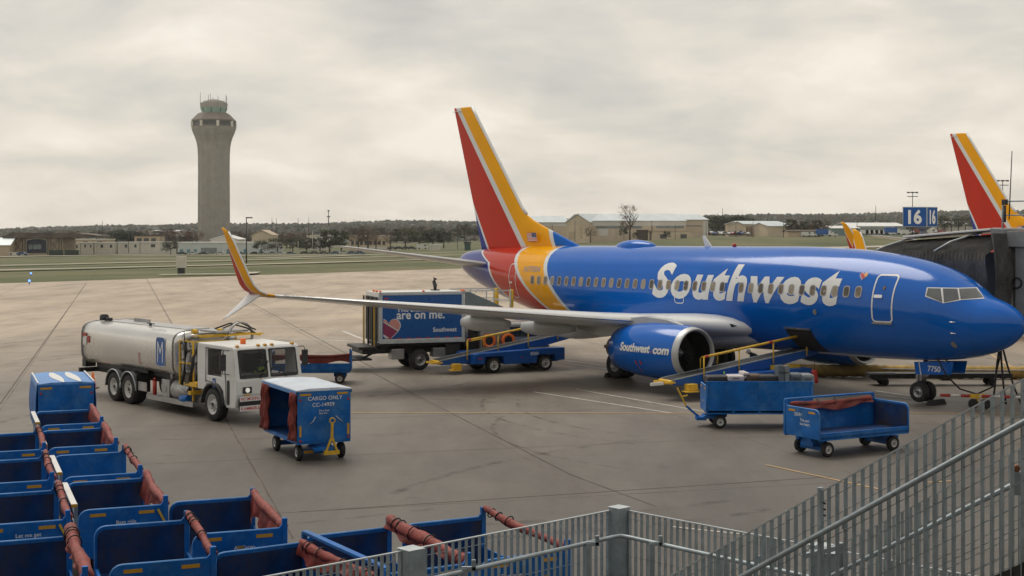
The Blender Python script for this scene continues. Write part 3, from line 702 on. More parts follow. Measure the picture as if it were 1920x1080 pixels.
# wings
def wle(q): return lerp([(0, 9.6), (1.9, 10.95), (3.7, 12.95), (17.05, 19.95)], q)
def wte(q): return lerp([(0, 19.15), (5.6, 19.2), (17.05, 21.45)], q)
def wz(q): return 1.98 + max(0, q - 1) * .103
for sg in (1, -1):
    b = B(); rings = []
    for q in (0.8, 1.5, 1.9, 2.5, 3.1, 3.7, 4.5, 5.6, 7.5, 10, 12.5, 15, 16.4, 17.05):
        L0, T0 = wle(q), wte(q); th = .130 - .050 * q / 17
        def pl(s, h, q=q, L0=L0, T0=T0): return P(s, sg * q, wz(q) + h - .055 * max(0, (s - L0)) + .06 * (T0 - L0) * .5)
        rings.append(airfoil(L0, T0 - L0, th, pl, camber=.012))
    b.loft(rings, caps=True); b.build('wing', M_ltgrey, air)
    # flap and slat shut lines, fairings
    b = B(); b.tube([P(wle(q) - .02, sg * q, wz(q) + .02 + .03 * (wte(q) - wle(q))) for q in (4.2, 7, 10, 13, 16.8)], .035, 6); b.build('slat', M_metal, air)
    for q, L_, r in ((3.4, 4.2, .33), (5.45, 3.5, .32), (8.3, 3.3, .33)):
        b = B(); s0 = wte(q) - 2.55; rings = []
        for i in range(13):
            t = i / 12; k = math.sin(math.pi * min(1, t ** 1.25 * .86 + .05)) ** .55; s = s0 + L_ * t; r2 = r * k
            rings.append([P(s, sg * (q + r2 * .55 * math.cos(2 * math.pi * j / 12)), wz(q) - .30 - .03 * t * L_ + r2 * 1.05 * math.sin(2 * math.pi * j / 12)) for j in range(12)])
        b.loft(rings, caps=True); b.build('flap_fairing', M_grey, air)
    # blended winglet and lower strake
    b = B(); rings = []
    wl = [(17.05, 3.66, 19.95, 1.50, 0), (17.30, 3.72, 20.12, 1.42, 20), (17.52, 3.85, 20.28, 1.34, 45), (17.68, 4.08, 20.45, 1.22, 66), (17.78, 4.4, 20.62, 1.1, 78), (17.95, 5.1, 20.98, .86, 80), (18.10, 5.75, 21.32, .62, 80), (18.17, 6.05, 21.56, .46, 80), (18.20, 6.22, 21.92, .2, 80)]
    for q, z, L0, c, a in wl:
        ca, sa = math.cos(R(a)), math.sin(R(a))
        rings.append(airfoil(L0, c, .10, lambda s, h, q=q, z=z: P(s, sg * (q - h * sa), z + h * ca), n=7))
    b.loft(rings, caps=True); w = b.build('winglet', M_wl, air)
    b = B(); b.tube([P(L0 - .012, sg * q, z) for q, z, L0, c, a in wl[1:-1]], .035, 6); b.build('leading_edge', M_ltgrey, w)
    b = B(); rings = []
    for t in (0, .1, .3, .6, .85, 1):
        q = 17.35 + .75 * t; z = 3.74 - 1.02 * t; L0 = 20.42 + 1.75 * t ** 1.15; c = 1.05 * (1 - t) ** .8 + .10
        rings.append(airfoil(L0, c, .09, lambda s, h, q=q, z=z: P(s, sg * (q + h * .8), z + h * .6), n=7))
    b.loft(rings, caps=True); b.build('strake', M_ltgrey, w)
    # engine
    q0, z0 = sg * 4.83, 1.50
    def ering(s, r, flat=1.0, dz=0, n=40):
        out = []
        for k in range(n):
            a = 2 * math.pi * k / n; y = math.cos(a); z = math.sin(a); 
            zz = z * r * (flat if z < 0 else 1); yy = y * r * (1.0 + (1 - flat) * .35)
            out.append(P(s, q0 + yy, z0 + dz + zz))
        return out
    b = B(); b.loft([ering(s, r, f) for s, r, f in [(10.62, .996, .95), (10.9, 1.035, .95), (11.6, 1.085, .95), (12.4, 1.09, .96), (13.2, 1.04, .97), (13.9, .93, .98), (14.35, .83, 1), (14.35, .79, 1), (13.7, .80, 1)]]); eng = b.build('engine', M_blue, air)
    b = B(); b.loft([ering(s, r, f) for s, r, f in [(10.50, .835, .96), (10.40, .86, .95), (10.34, .91, .95), (10.38, .945, .95), (10.47, .972, .95), (10.62, .997, .95)]])
    b.build('intake_lip', M_lip, eng)
    b = B(); b.loft([ering(s, r) for s, r in [(10.50, .835), (10.8, .80), (11.1, .79), (11.45, .78), (11.45, .02)]]); b.build('intake_duct', M_black, eng)  # duct and fan blades coloured dark for the shade inside the intake
    b = B(); b.lathe([(.01, 0), (.08, .06), (.2, .24), (.24, .38)], P(11.06, q0, z0), P(1, 0, 0) * 1, 20, 1)
    for k in range(24):
        a = 2 * math.pi * k / 24; c_, s_ = math.cos(a), math.sin(a); a2 = a + .16; c2, s2 = math.cos(a2), math.sin(a2)
        b.add([P(11.40, q0 + .22 * c_, z0 + .22 * s_), P(11.29, q0 + .22 * c2, z0 + .22 * s2), P(11.32, q0 + .76 * c2, z0 + .76 * s2), P(11.42, q0 + .76 * math.cos(a - .02), z0 + .76 * math.sin(a - .02))], [(0, 1, 2, 3)], 0)
    b.build('fan', [M_dark, M_dull], eng, fix=False)
    b = B(); b.lathe([(.70, 13.6), (.62, 14.2), (.50, 14.75), (.40, 15.0), (.36, 15.0), (.30, 14.9)], P(0, q0, z0 - .02), P(1, 0, 0), 30); b.build('exhaust_nozzle', mat('hot_section', (.16, .14, .12), .4, .8), eng)
    b = B(); b.lathe([(.28, 14.7), (.22, 15.0), (.12, 15.22), (.07, 15.28), (.07, 15.5), (.01, 15.5)], P(0, q0, z0 - .02), P(1, 0, 0), 20); b.build('exhaust_plug', M_dull, eng)
    b = B(); rings = []
    for s, zt, zb, w_ in ((11.0, 2.54, 2.3, .05), (11.8, 2.72, 2.3, .16), (13, 2.80, 2.2, .2), (14.3, 2.65, 2.05, .2), (15.6, 2.5, 1.85, .16), (17.2, 2.3, 2.1, .05)):
        rings.append([P(s, q0 - w_, zb), P(s, q0 + w_, zb), P(s, q0 + w_, zt), P(s, q0 - w_, zt)])
    b.loft(rings, caps=True, sm=False); b.build('pylon', M_grey, eng, bevel=.03)
    if sg == 1:
        def esurf(s, z, off):
            tt = [(10.50, .985), (10.9, 1.035), (11.6, 1.085), (12.4, 1.09), (13.2, 1.04), (13.9, .93), (14.35, .83)]
            r = lerp(tt, s); dz = z - z0; y = math.sqrt(max(.01, r * r - dz * dz)); 
            n = Vector((0, y, dz)).normalized() * off
            return P(s, q0 + y * 1.017 + n.y, z + n.z)
        def etext(st, s0, z_, w, h, m, slope=0, bold=.03, sh=.2):
            vs, fs = text2d(st, h, w, bold, sh, 5); bb = B(); bb.add([esurf(s0 - u, z_ + v + slope * u, .012) for u, v in vs], fs); bb.build('lettering', m, eng, fix=False)
        etext('Southwest', 13.45, 1.50, 1.78, .33, M_txt, bold=.045); etext('com', 11.52, 1.49, .80, .235, M_txt, bold=.045)
        bb = B(); bb.add([esurf(11.60 + .04 * math.cos(k), 1.56 + .04 * math.sin(k), .013) for k in range(6)], [(0, 1, 2, 3, 4, 5)], 0)
        for ss in (12.52, 12.25): bb.add([esurf(ss + .05 * math.cos(k), 1.12 + .09 * math.sin(k), .013) for k in range(6)], [(0, 1, 2, 3, 4, 5)], 0)
        bb.tube([esurf(12.5 - .03 * k, 1.1 - .09 * k, .01) for k in range(5)], .008, 5)
        bb.build('marking', M_rred, eng, fix=False)
    # main gear
    g = B(); g.cyl(P(16.75, sg * 2.86, .55), P(16.5, sg * 2.75, 2.2), .12); g.cyl(P(16.75, sg * 2.45, .56), P(16.75, sg * 3.25, .56), .09); g.cyl(P(16.7, sg * 2.8, .8), P(16.2, sg * 1.6, 2.0), .06)
    gear = g.build('main_gear', M_dull, air)
    for dq in (-.22, .22): wheel(gear, -16.75, -(sg * 2.86 + dq), .56, .56, .38, M_dull, .5, side=-1)
# nose gear
g = B(); g.cyl(P(4.0, 0, .4), P(3.85, 0, 1.7), .085); g.cyl(P(4.0, -.28, .36), P(4.0, .28, .36), .05); g.beam(P(3.9, 0, .9), P(3.0, 0, 1.5), .08); g.box(P(4.15, 0, .8), (.08, .3, .3))
ng = g.build('nose_gear', M_dull, air)
for dq in (-.2, .2): wheel(ng, -4.0, -dq, .36, .36, .22, M_dull, .55, side=-1)
for sg in (1, -1):
    g = B(); g.prism([(4.08, 1.42), (4.02, .98), (2.56, 1.08), (2.46, 1.52)], lambda u, w, t: P(u, t, w), sg * .36, sg * .40); dd = g.build('gear_door', M_blue, ng, bevel=.01)
    if sg == 1:
        g = B(); g.prism([(3.88, 1.42), (3.84, 1.42), (3.77, .99), (3.81, .99)], lambda u, w, t: P(u, t, w), .40, .406); g.build('stripe', M_txt, dd)
        lettering('7750', P(3.5, .408, 1.13), P(-1, 0, 0), P(0, 0, 1), dd, h=.2, bold=.02)

# things on the crown
b = B(); rings = []
for i in range(17):
    t = i / 16; k = math.sin(math.pi * t) ** .6; s = 17.75 + 2.6 * t
    rings.append([P(s, .46 * k * math.cos(2 * math.pi * j / 20), 5.40 + .30 * k * math.sin(2 * math.pi * j / 20)) for j in range(20)])
b.loft(rings); b.build('antenna_dome', M_blue, air)
b = B(); b.prism([(14.35, 5.38), (14.75, 5.38), (14.92, 5.86), (14.80, 5.87)], lambda u, w, t: P(u, t, w), -.03, .03); b.build('blade_antenna', M_txt, air, bevel=.01)
b = B(); b.ell(P(13.1, 0, 5.46), (.09, .09, .10)); b.build('beacon', M_rred, air)
for s, z in ((7.3, 3.08), (1.95, 2.18)):
    b = B(); b.prism([(s + .09 * math.cos(k * .785), z + .11 * math.sin(k * .785)) for k in range(8)], lambda u, w, t: surf(u, w, t), .002, .02); b.build('static_port', M_dull, air)
for z in (2.95, 2.6):
    b = B(); b.tube([surf(1.92, z, 0), surf(1.9, z, .09), surf(1.72, z, .10)], .018, 6); b.build('probe', M_metal, air)
b = B(); b.prism([(11.55, 2.52), (11.0, 2.42), (11.35, 2.28), (11.8, 2.3)], lambda u, w, t: P(u, t, w), 2.02, 2.13); b.build('landing_light', M_glass, air, bevel=.02)
# second aircraft at the next gate
air2 = copy_tree(air, skip=('lettering', 'cabin_door', 'window', 'emblem', 'overwing_exit', 'cargo_dark_sheet', 'cockpit_window', 'nose_gear', 'gear_bay', 'probe', 'static_port'))
TH2 = R(114.9)
air2.location = (30.8 - 33.13 * math.cos(TH2), 97.5 - 33.13 * math.sin(TH2), .4)
air2.rotation_euler = (0, 0, TH2 + math.pi)
tag(air2, 'second airliner with orange and yellow tail fin, mostly hidden behind the jet bridge', 'airliner')
# ------------------------------------------------------------------ baggage carts
def cart_axles(t, xf, xr, hw, r=.2, drawbar=None):
    b = B(); b.bb(xr - .09, xr + .09, -hw + .06, hw - .06, r - .06, r + .06); b.bb(xr - .25, xr + .25, -.25, .25, r + .05, .5); b.cyl((xr, -hw, r), (xr, hw, r), .03)
    b.build('rear_axle', M_cart, t, bevel=.01)
    b = B(); b.bb(xf - .09, xf + .09, -hw + .06, hw - .06, r - .05, r + .07); b.bb(xf - .2, xf + .45, -.3, .3, r + .06, .36); b.cyl((xf, 0, .3), (xf, 0, .55), .3, n=20); b.cyl((xf, -hw, r), (xf, hw, r), .03)
    ax = b.build('front_axle', M_cart, t, bevel=.01)
    for y0, y1 in ((-hw + .12, -.2), (.2, hw - .12)): b = B(); b.bb(xf + .09, xf + .10, y0, y1, r - .03, r + .05); b.build('reflector', M_refl, ax)
    for x in (xf, xr):
        for s in (-1, 1): wheel(t, x, s * hw, r, r, .13, M_rim, .55, side=s)
    return ax
def drawbar_part(t, x, z0, L, ang, y=0, col=None):
    c, s = math.cos(R(ang)), math.sin(R(ang)); b = B()
    b.beam((x, y - .16, z0), (x + c * L * .55, y, z0 + s * L * .55), .05); b.beam((x, y + .16, z0), (x + c * L * .55, y, z0 + s * L * .55), .05)
    b.beam((x + c * L * .4, y, z0 + s * L * .4), (x + c * L, y, z0 + s * L), .06); b.box((x, y, z0), (.08, .42, .10))
    b.lathe([(.055, -.02), (.085, -.02), (.085, .02), (.055, .02), (.055, -.02)], (x + c * (L + .07), y, z0 + s * (L + .07)), (-s, 0, c), 14)
    return b.build('drawbar', col or M_yel, t)
def panel_poly(w, z0, z1, r, both):
    pts = [(-w, z0), (w, z0)]
    if both: pts += [(w, z1 - r)] + [(w - r + r * math.cos(R(a)), z1 - r + r * math.sin(R(a))) for a in (22, 45, 68, 90)]
    else: pts += [(w, z1)]
    pts += [(-w + r + r * math.cos(R(a)), z1 - r + r * math.sin(R(a))) for a in (90, 112, 135, 158, 180)]
    return pts
def tarp_roll(t, p, q, r, drape=0, mt=None, seed=0, ties=True, name='curtain'):
    g = random.Random(seed); p = Vector(p); q = Vector(q); N = 26; b = B()
    ph = [g.uniform(0, 6.28) for _ in range(6)]; rings = []; rr_ = []
    for i in range(N + 1):
        f = i / N; c = p.lerp(q, f); c.z += -.05 * math.sin(math.pi * f) + .012 * math.sin(9 * f + ph[0]); c.y += .012 * math.sin(7 * f + ph[1])
        rad = r * (1 + .12 * math.sin(9 * f + ph[2]) + .07 * math.sin(29 * f + ph[3]) + g.uniform(-.05, .05)) * (.72 if i in (0, N) else 1); rr_.append(rad)
        rings.append([(c.x + g.uniform(-.01, .01), c.y + rad * math.cos(2 * math.pi * k / 12) * (1 + .15 * math.sin(3 * k + 8 * f)), c.z + rad * 1.15 * math.sin(2 * math.pi * k / 12)) for k in range(12)])
    b.loft(rings, caps=True)
    if drape:
        rows = []
        for j in range(7):
            row = []
            for i in range(N + 1):
                f = i / N; d = drape * (.55 + .45 * math.sin(5 * f + ph[4]) ** 2) * (1.15 - .55 * f); c = p.lerp(q, f)
                row.append((c.x, c.y - .03 + .035 * math.sin(26 * f + ph[5] + j * .4) * j / 6 - .05 * j / 6, c.z - d * j / 6))
            rows.append(row)
        b.loft(rows, closed=False)
    o = b.build(name, mt or M_tarp, t)
    if ties:
        for f in (.1, .16, .3, .55, .9)[:g.choice((3, 4, 5))]:
            b = B(); c = p.lerp(q, f + g.uniform(-.03, .03)); k = int(f * N)
            b.tube([(c.x + .05 * math.sin(a), c.y + (rr_[k] + .012) * math.cos(a), c.z - .03 + (rr_[k] + .014) * 1.18 * math.sin(a)) for a in [i * math.pi / 6 for i in range(13)]], .011, 5)
            b.build('strap', M_black, o)
    return o
M_stick = [mat('pale_sticker', (.45, .50, .55), .5, var=.3, vscale=20), mat('amber_sticker', (.40, .25, .05), .5, var=.3, vscale=20)]
def bag_cart(label, x, y, ang, tarp='roll', rail=None, texts=(), drawbar=None, group='open blue baggage carts parked in the staging rows', L=2.75, W=1.46, seed=0, zt=1.32, notch=None, worn=True, name='baggage_cart', back=None, tm=None):
    t = thing(name, label, 'baggage cart', (x, y, 0), R(ang), group); g = random.Random(seed + 99); hL, hW = L / 2, W / 2
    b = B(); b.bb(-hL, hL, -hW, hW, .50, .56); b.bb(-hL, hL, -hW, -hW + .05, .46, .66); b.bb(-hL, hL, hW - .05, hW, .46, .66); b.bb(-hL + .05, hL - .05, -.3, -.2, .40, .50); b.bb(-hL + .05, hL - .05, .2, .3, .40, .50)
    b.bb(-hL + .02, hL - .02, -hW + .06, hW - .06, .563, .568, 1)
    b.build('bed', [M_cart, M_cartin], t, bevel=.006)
    for s, nm in ((1, 'end_panel'), (-1, 'end_panel')):
        xo = s * hL; b = B()
        b.prism(panel_poly(hW, .50, zt, .16, False), lambda u, w, q: (q, u, w), xo - .018, xo + .018, 0)
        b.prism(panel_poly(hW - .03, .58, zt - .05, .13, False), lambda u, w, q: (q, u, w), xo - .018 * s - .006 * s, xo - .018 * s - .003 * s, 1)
        # rolled rim, edge highlight painted in as lighter blue
        rim = [(xo, u, w) for u, w in panel_poly(hW, .50, zt, .16, False)[2:]]
        b.tube(rim + [(xo, -hW, .5)], .018, 6, 2); b.tube([(xo, hW, zt), (xo, hW, .5)], .02, 6, 0)
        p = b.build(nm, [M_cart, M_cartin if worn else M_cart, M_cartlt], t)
        # amber strips, on the outer face
        for yy in (-.42, .38): b = B(); b.bb(xo + s * .021 - .003, xo + s * .021 + .003, yy - .13, yy + .13, zt - .12, zt - .065); b.build('reflector', M_refl, p)
    # curtain side: posts, beam, solid lower side
    b = B()
    for xo in (-hL, hL):
        b = B(); b.bb(xo - .035, xo + .035, hW - .07, hW + .01, .5, zt + .16); b.prism([(hW - .01, zt + .14), (hW - .14, zt - .02), (hW - .01, zt - .02)], lambda u, w, q: (q, u, w), xo - .02, xo + .02)
        b.build('post', M_cart, t, bevel=.006)
    if tarp != 'open':
        b = B(); zz = {'high': zt + .16, 'beam': zt}.get(tarp, .82); b.bb(-hL + .04, hL - .04, hW - .045, hW - .01, .5, zz)
        if tarp in ('beam', 'high'):
            for k in range(1, 4): b.bb(-hL + L * k / 4 - .03, -hL + L * k / 4 + .03, hW - .008, hW + .012, .5, zz)
        b.build('side_panel', M_cart, t, bevel=.004)
    if tarp == 'beam':
        b = B(); b.beam((-hL, hW - .02, zt + .16), (hL, hW - .02, zt + .16), .10, .05); b.build('top_beam', M_cart, t, bevel=.008)
        tarp_roll(t, (-hL + .1, hW - .12, zt + .04), (hL - .15, hW - .12, zt + .04), .06, .30, tm or M_tarpd, seed, ties=True)
    elif tarp == 'drape': tarp_roll(t, (-hL + .02, hW - .02, zt + .10), (hL - .02, hW - .02, zt + .02), .07, .55, tm or M_tarp, seed, ties=False)
    elif tarp == 'roll': tarp_roll(t, (-hL + .02, hW - .0, zt + .14), (hL - .04, hW - .0, zt + .04), .056, 0, tm or M_tarp, seed)
    elif tarp == 'thick': tarp_roll(t, (-hL + .02, hW - .02, zt + .14), (hL - .02, hW - .0, zt + .03), .088, .2, tm or M_tarp, seed)
    elif tarp == 'side':
        tarp_roll(t, (-hL, hW + .02, zt - .08), (hL, hW + .02, zt - .08), .05, .42, M_tarpd, seed, ties=False)
        b = B(); b.bb(-hL, hL, hW - .03, hW, .70, .74); b.build('rail', M_cart, t)
    if rail == 'white':
        b = B(); b.bb(-hL * .9, hL * .7, -hW - .09, -hW + .01, zt + .02, zt + .045); o = b.build('top_board', M_white, t)
        b = B(); b.bb(hL * .70, hL * .70 + .02, -hW - .09, -hW + .01, zt - .01, zt + .045, 1)
        for xx in (-hL * .85, hL * .6): b.bb(xx - .025, xx + .025, -hW - .03, -hW + .03, .5, zt + .02)
        b.tube([(-hL * .8, -hW, zt), (hL * .58, -hW, zt - .25)], .014, 6, 0); b.tube([(-hL * .8, -hW, .95), (hL * .58, -hW, .95)], .014, 6, 0)
        b.build('rail', [M_galv, M_refl], t)
    cart_axles(t, hL - .42, -hL + .42, hW - .18)
    if drawbar: drawbar_part(t, hL + .02, .34, drawbar[0], drawbar[1], drawbar[2], drawbar[3])
    for st, yy, zz, h, end in texts:
        s = end; lettering(st, (s * (hL + .021), yy, zz), (0, s, 0), (0, 0, 1), t, h=h, bold=.012)
    for q_ in range(2):
        b = B(); yy = g.uniform(-.5, .4); zz = g.uniform(.72, 1.05); b.bb(hL + .019, hL + .0215, yy, yy + g.uniform(.06, .14), zz, zz + g.uniform(.04, .08)); b.build('sticker', M_stick[q_], t)
    if notch:
        b = B(); b.beam((hL + .03, hW - .16, zt - .06), (hL + .05, hW - .02, zt - .34), .035); b.beam((hL + .05, hW - .02, zt - .34), (hL + .05, hW - .22, zt - .40), .035); b.build('latch', M_yel, t)
    return t
A_ = -68
bag_cart('open cart at the far end of the staging row, right before the covered blue cart', -11.25, 35.1, A_, 'drape', 'white', seed=1)
bag_cart('open cart with drooping red curtain, two ahead of the one numbered 5004', -9.9, 31.6, A_, 'drape', 'white', seed=2)
bag_cart('open cart numbered 5004 with strapped red curtain roll', -8.4, 28.0, A_, 'roll', 'white', (('5004', -.62, 1.09, .10, 1),), seed=3, worn=False)
bag_cart('open cart lettered Bags ride with a yellow latch', -7.12, 24.85, A_, 'drape', 'white', (('Bags ride', -.12, 1.03, .085, 1),), seed=4, notch=1)
bag_cart('open cart in front of the Bags ride cart, red roll wrapped in black straps', -5.45, 21.0, -69, 'roll', None, seed=5)
bag_cart('open cart with red roll, farthest of the leftmost row', -11.25, 30.9, A_, 'roll', None, seed=6)
bag_cart('open cart with rusty worn inside, second in the leftmost row', -9.85, 27.2, A_, 'roll', None, seed=7)
bag_cart('open cart lettered Let me get, third in the leftmost row', -8.4, 23.6, A_, 'roll', None, (('Let me get', -.1, 1.07, .085, 1),), seed=8, notch=1)
bag_cart('open cart with thick salmon curtain bundle, nearest in the leftmost row', -6.95, 19.8, A_, 'thick', None, seed=9)
bag_cart('open cart lettered All Cargo, standing alone right of the Bags ride cart', -4.75, 23.0, -69, 'drape', None, (('All Cargo', -.1, 1.02, .08, 1), ('OC-7702', -.66, .82, .11, 1)), seed=10, worn=True)
bag_cart('open cart with bright blue top beam over a hanging red curtain, by the fence', -3.0, 19.4, -58, 'beam', None, seed=11, tm=M_tarp)
bag_cart('open cart with thick red roll behind the fence, left of the last cart', -1.9, 20.45, -61, 'thick', None, seed=12)
bag_cart('open cart behind the fence nearest the square corner post', -.45, 21.3, -62, 'roll', None, (('Baggage', -.4, 1.0, .1, 1), ('and more', -.4, .86, .1, 1)), seed=13)
g2 = 'baggage carts standing loose on the apron'
bag_cart('empty blue cart with one open side and red cover bundled on its rear beam', 9.2, 38.1, 29, 'beam', None, (('25591', .28, 1.05, .09, -1), ('This cart', .05, .92, .075, -1), ('has heart.', .05, .82, .075, -1)), group=g2, L=3.2, W=1.42, seed=14, zt=1.28, name='baggage_cart')
c2 = bag_cart('blue cart heaped with suitcases below the belt loader, drawbar raised', 7.55, 43.0, 180, 'high', None, (), group=g2, L=3.2, W=1.42, seed=15, zt=1.30, drawbar=None)
bag_cart('dark red covered cart behind the fuel truck, beside the box truck lift', -8.0, 55.5, 184, 'side', None, (), group=g2, L=3.1, W=1.42, seed=16, zt=1.24)
b = B(); b.beam((1.75, 0, .28), (2.15, 0, .62), .07); b.box((1.7, 0, .25), (.3, .4, .1)); b.build('drawbar', M_cart, c2)
b = B(); b.beam((2.15, 0, .62), (2.42, 0, 1.18), .05); b.beam((2.3, -.02, .9), (2.1, -.02, .95), .04); b.build('drawbar_handle', M_yel, c2)
# luggage on that cart
def suitcase(label, x, y, z, dx, dy, dz, m, rz=0, tilt=0, cat='suitcase', name='suitcase'):
    t = thing(name, label, cat, (x, y, z), R(rz), 'luggage heaped on the baggage cart'); t.rotation_euler = (R(tilt), 0, R(rz))
    b = B(); b.bb(-dx / 2, dx / 2, -dy / 2, dy / 2, 0, dz); b.build('shell', m, t, bevel=min(dx, dy, dz) * .22)
    b = B(); b.tube([(-.09, -dy / 2, dz * .6), (-.09, -dy / 2 - .03, dz * .6), (.09, -dy / 2 - .03, dz * .6), (.09, -dy / 2, dz * .6)], .012, 5); b.build('handle', M_black, t)
lug = [mat('luggage_black', (.025, .025, .028), .6), mat('luggage_grey', (.20, .22, .24), .5), mat('luggage_brown', (.10, .065, .045), .7), mat('luggage_slate', (.10, .125, .15), .5), mat('luggage_pale', (.55, .50, .50), .5), mat('luggage_navy', (.03, .045, .09), .5)]
for L_, x, dz, dx, m, z in (('black holdall with a pale strip, far left of the luggage heap', 6.35, .28, .7, 0, 1.22), ('pale pink soft bag lying flat on the heap', 6.9, .16, .5, 4, 1.36), ('brown case left of the upright grey ones', 7.45, .30, .55, 2, 1.24),
                        ('dark case lying low at the middle of the heap', 7.9, .30, .6, 0, 1.22), ('upright slate grey case with a black centre strap', 8.28, .58, .17, 3, 1.24), ('second upright grey case right of the strapped one', 8.46, .56, .17, 1, 1.24),
                        ('blue grey case lying right of the upright pair', 8.78, .36, .4, 3, 1.22), ('domed dark duffel at the right end of the heap', 9.1, .34, .42, 1, 1.22), ('white bag with black print between the pale and brown ones', 7.2, .2, .2, 4, 1.42)):
    suitcase(L_, x, 43.0 + rnd.uniform(-.1, .1), z + .07, dx, .62, dz, lug[m], rnd.uniform(-6, 6), -8 if dz > .5 else 0)
# covered carts
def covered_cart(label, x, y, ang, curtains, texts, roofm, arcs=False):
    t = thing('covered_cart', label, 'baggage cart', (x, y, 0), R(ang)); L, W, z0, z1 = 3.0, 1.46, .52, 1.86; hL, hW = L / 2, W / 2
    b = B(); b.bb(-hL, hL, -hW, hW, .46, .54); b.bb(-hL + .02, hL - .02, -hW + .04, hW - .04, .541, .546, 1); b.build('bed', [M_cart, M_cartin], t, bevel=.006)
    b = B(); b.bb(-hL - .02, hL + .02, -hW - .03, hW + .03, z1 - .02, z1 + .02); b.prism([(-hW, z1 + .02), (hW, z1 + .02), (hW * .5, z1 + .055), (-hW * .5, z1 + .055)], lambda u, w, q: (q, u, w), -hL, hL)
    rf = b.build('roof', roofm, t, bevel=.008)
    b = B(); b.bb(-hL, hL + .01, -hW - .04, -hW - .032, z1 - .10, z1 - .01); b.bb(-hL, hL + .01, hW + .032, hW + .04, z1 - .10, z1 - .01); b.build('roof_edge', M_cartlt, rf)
    for s in (1, -1):
        b = B(); b.bb(s * hL - .02, s * hL + .02, -hW, hW, z0, z1 - .02)
        if s < 0 or arcs:
            for k in range(6): b.bb(s * hL + s * .02 - .003, s * hL + s * .02 + .005, -hW + .02, hW - .02, z0 + .2 * k + .05, z0 + .2 * k + .06)
        p = b.build('end_panel', M_cart, t, bevel=.006)
        for yy in (-.52, .50): b = B(); b.bb(s * (hL + .022), s * (hL + .028), yy - .15, yy + .15, z1 - .13, z1 - .075); b.build('reflector', M_refl, p)
        for yy in (-.66, .66): b = B(); b.bb(s * (hL + .022), s * (hL + .028), yy - .03, yy + .03, .66, .95); b.build('reflector', M_refl, p)
        for yy, zz in ((-.66, 1.62), (.66, 1.60), (-.66, .56), (.66, .60)): b = B(); b.cyl((s * (hL + .02), yy, zz), (s * (hL + .035), yy, zz), .032, n=10); b.build('marker_lamp', M_rred, p)
    if curtains:
        b = B(); b.bb(-hL, hL, hW - .03, hW, z0, z1 - .02); b.build('side_panel', M_cartin, t)
        for xa, xb, nm in ((-hL + .02, -hL + .62, 'curtain'), (hL - .42, hL - .02, 'curtain')):
            g = random.Random(int(xa * 10)); b = B(); rows = []
            for j in range(13):
                f = j / 12; z = z1 - .06 - f * (z1 - .62); pin = 1 - .15 * math.sin(math.pi * f)
                rows.append([(xa + (xb - xa) * (i / 30) * pin + (.02 * math.sin(i + j)), -hW - .03 + .07 * math.sin(i * .95 + .35 * math.sin(j)) + .02 * math.sin(j * 1.3 + i * .3) - .04 * f, z) for i in range(31)])
            b.loft(rows, closed=False); o = b.build(nm, M_tarp, t); sm = o.modifiers.new('Solidify', 'SOLIDIFY'); sm.thickness = .012
    else:
        for s in (-1, 1):
            b = B(); rows = []
            for j in range(13):
                f = j / 12; rows.append([(-hL + L * i / 40, s * (hW + .02 + .05 * math.sin(math.pi * f) + .018 * math.sin(i * .7 + f * 2)), z1 - .05 - f * 1.25) for i in range(41)])
            b.loft(rows, closed=False); o = b.build('curtain', M_cart, t); sm = o.modifiers.new('Solidify', 'SOLIDIFY'); sm.thickness = .012
            b = B(); b.bb(-hL, hL, s * hW - .02, s * hW + .02, z1 + .045, z1 + .062); b.build('trim', M_white, rf)
    if arcs:
        b = B()
        for y0, y1 in ((-.22, -.08), (.22, .36)):
            for k in range(10):
                f = k / 9; f2 = (k + 1) / 9; c = lambda q: y0 + .14 * (1 - math.cos(q * 2.2)) * .6
                w1 = .05 + .09 * math.sin(math.pi * f); w2 = .05 + .09 * math.sin(math.pi * f2)
                x1 = -hL + .3 + (L - .5) * f; x2 = -hL + .3 + (L - .5) * f2
                b.add([(x1, c(f) - w1, z1 + .062), (x1, c(f) + w1, z1 + .062), (x2, c(f2) + w2, z1 + .062), (x2, c(f2) - w2, z1 + .062)], [(0, 1, 2, 3)])
        b.build('roof_stripe', M_white, rf)
    cart_axles(t, hL - .35, -hL + .75, hW - .14, .21)
    for st, yy, zz, h, m, bd in texts: lettering(st, (hL + .024, yy, zz), (0, 1, 0), (0, 0, 1), t, h=h, m=m, bold=bd)
    return t
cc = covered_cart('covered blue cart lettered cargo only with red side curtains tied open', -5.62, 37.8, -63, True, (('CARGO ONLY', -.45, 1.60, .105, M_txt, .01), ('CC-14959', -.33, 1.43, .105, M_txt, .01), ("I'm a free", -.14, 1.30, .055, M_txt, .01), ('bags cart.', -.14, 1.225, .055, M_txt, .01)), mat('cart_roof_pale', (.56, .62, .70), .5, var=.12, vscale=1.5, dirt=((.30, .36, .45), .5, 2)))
drawbar_part(cc, 1.62, .22, .78, 86, .16)
b = B(); b.tube([(1.53, -.42, .98), (1.56, -.32, 1.06), (1.53, -.25, 1.17)], .012, 5); b.build('grab_handle', M_galvL, cc)
b = B(); b.tube([(1.53, .50, 1.0), (1.56, .40, 1.08), (1.53, .31, 1.17)], .012, 5); b.build('grab_handle', M_galvL, cc)
covered_cart('covered blue cart with closed blue curtains and pale arcs on its roof', -12.75, 39.3, A_, False, (), M_cartlt, arcs=True)
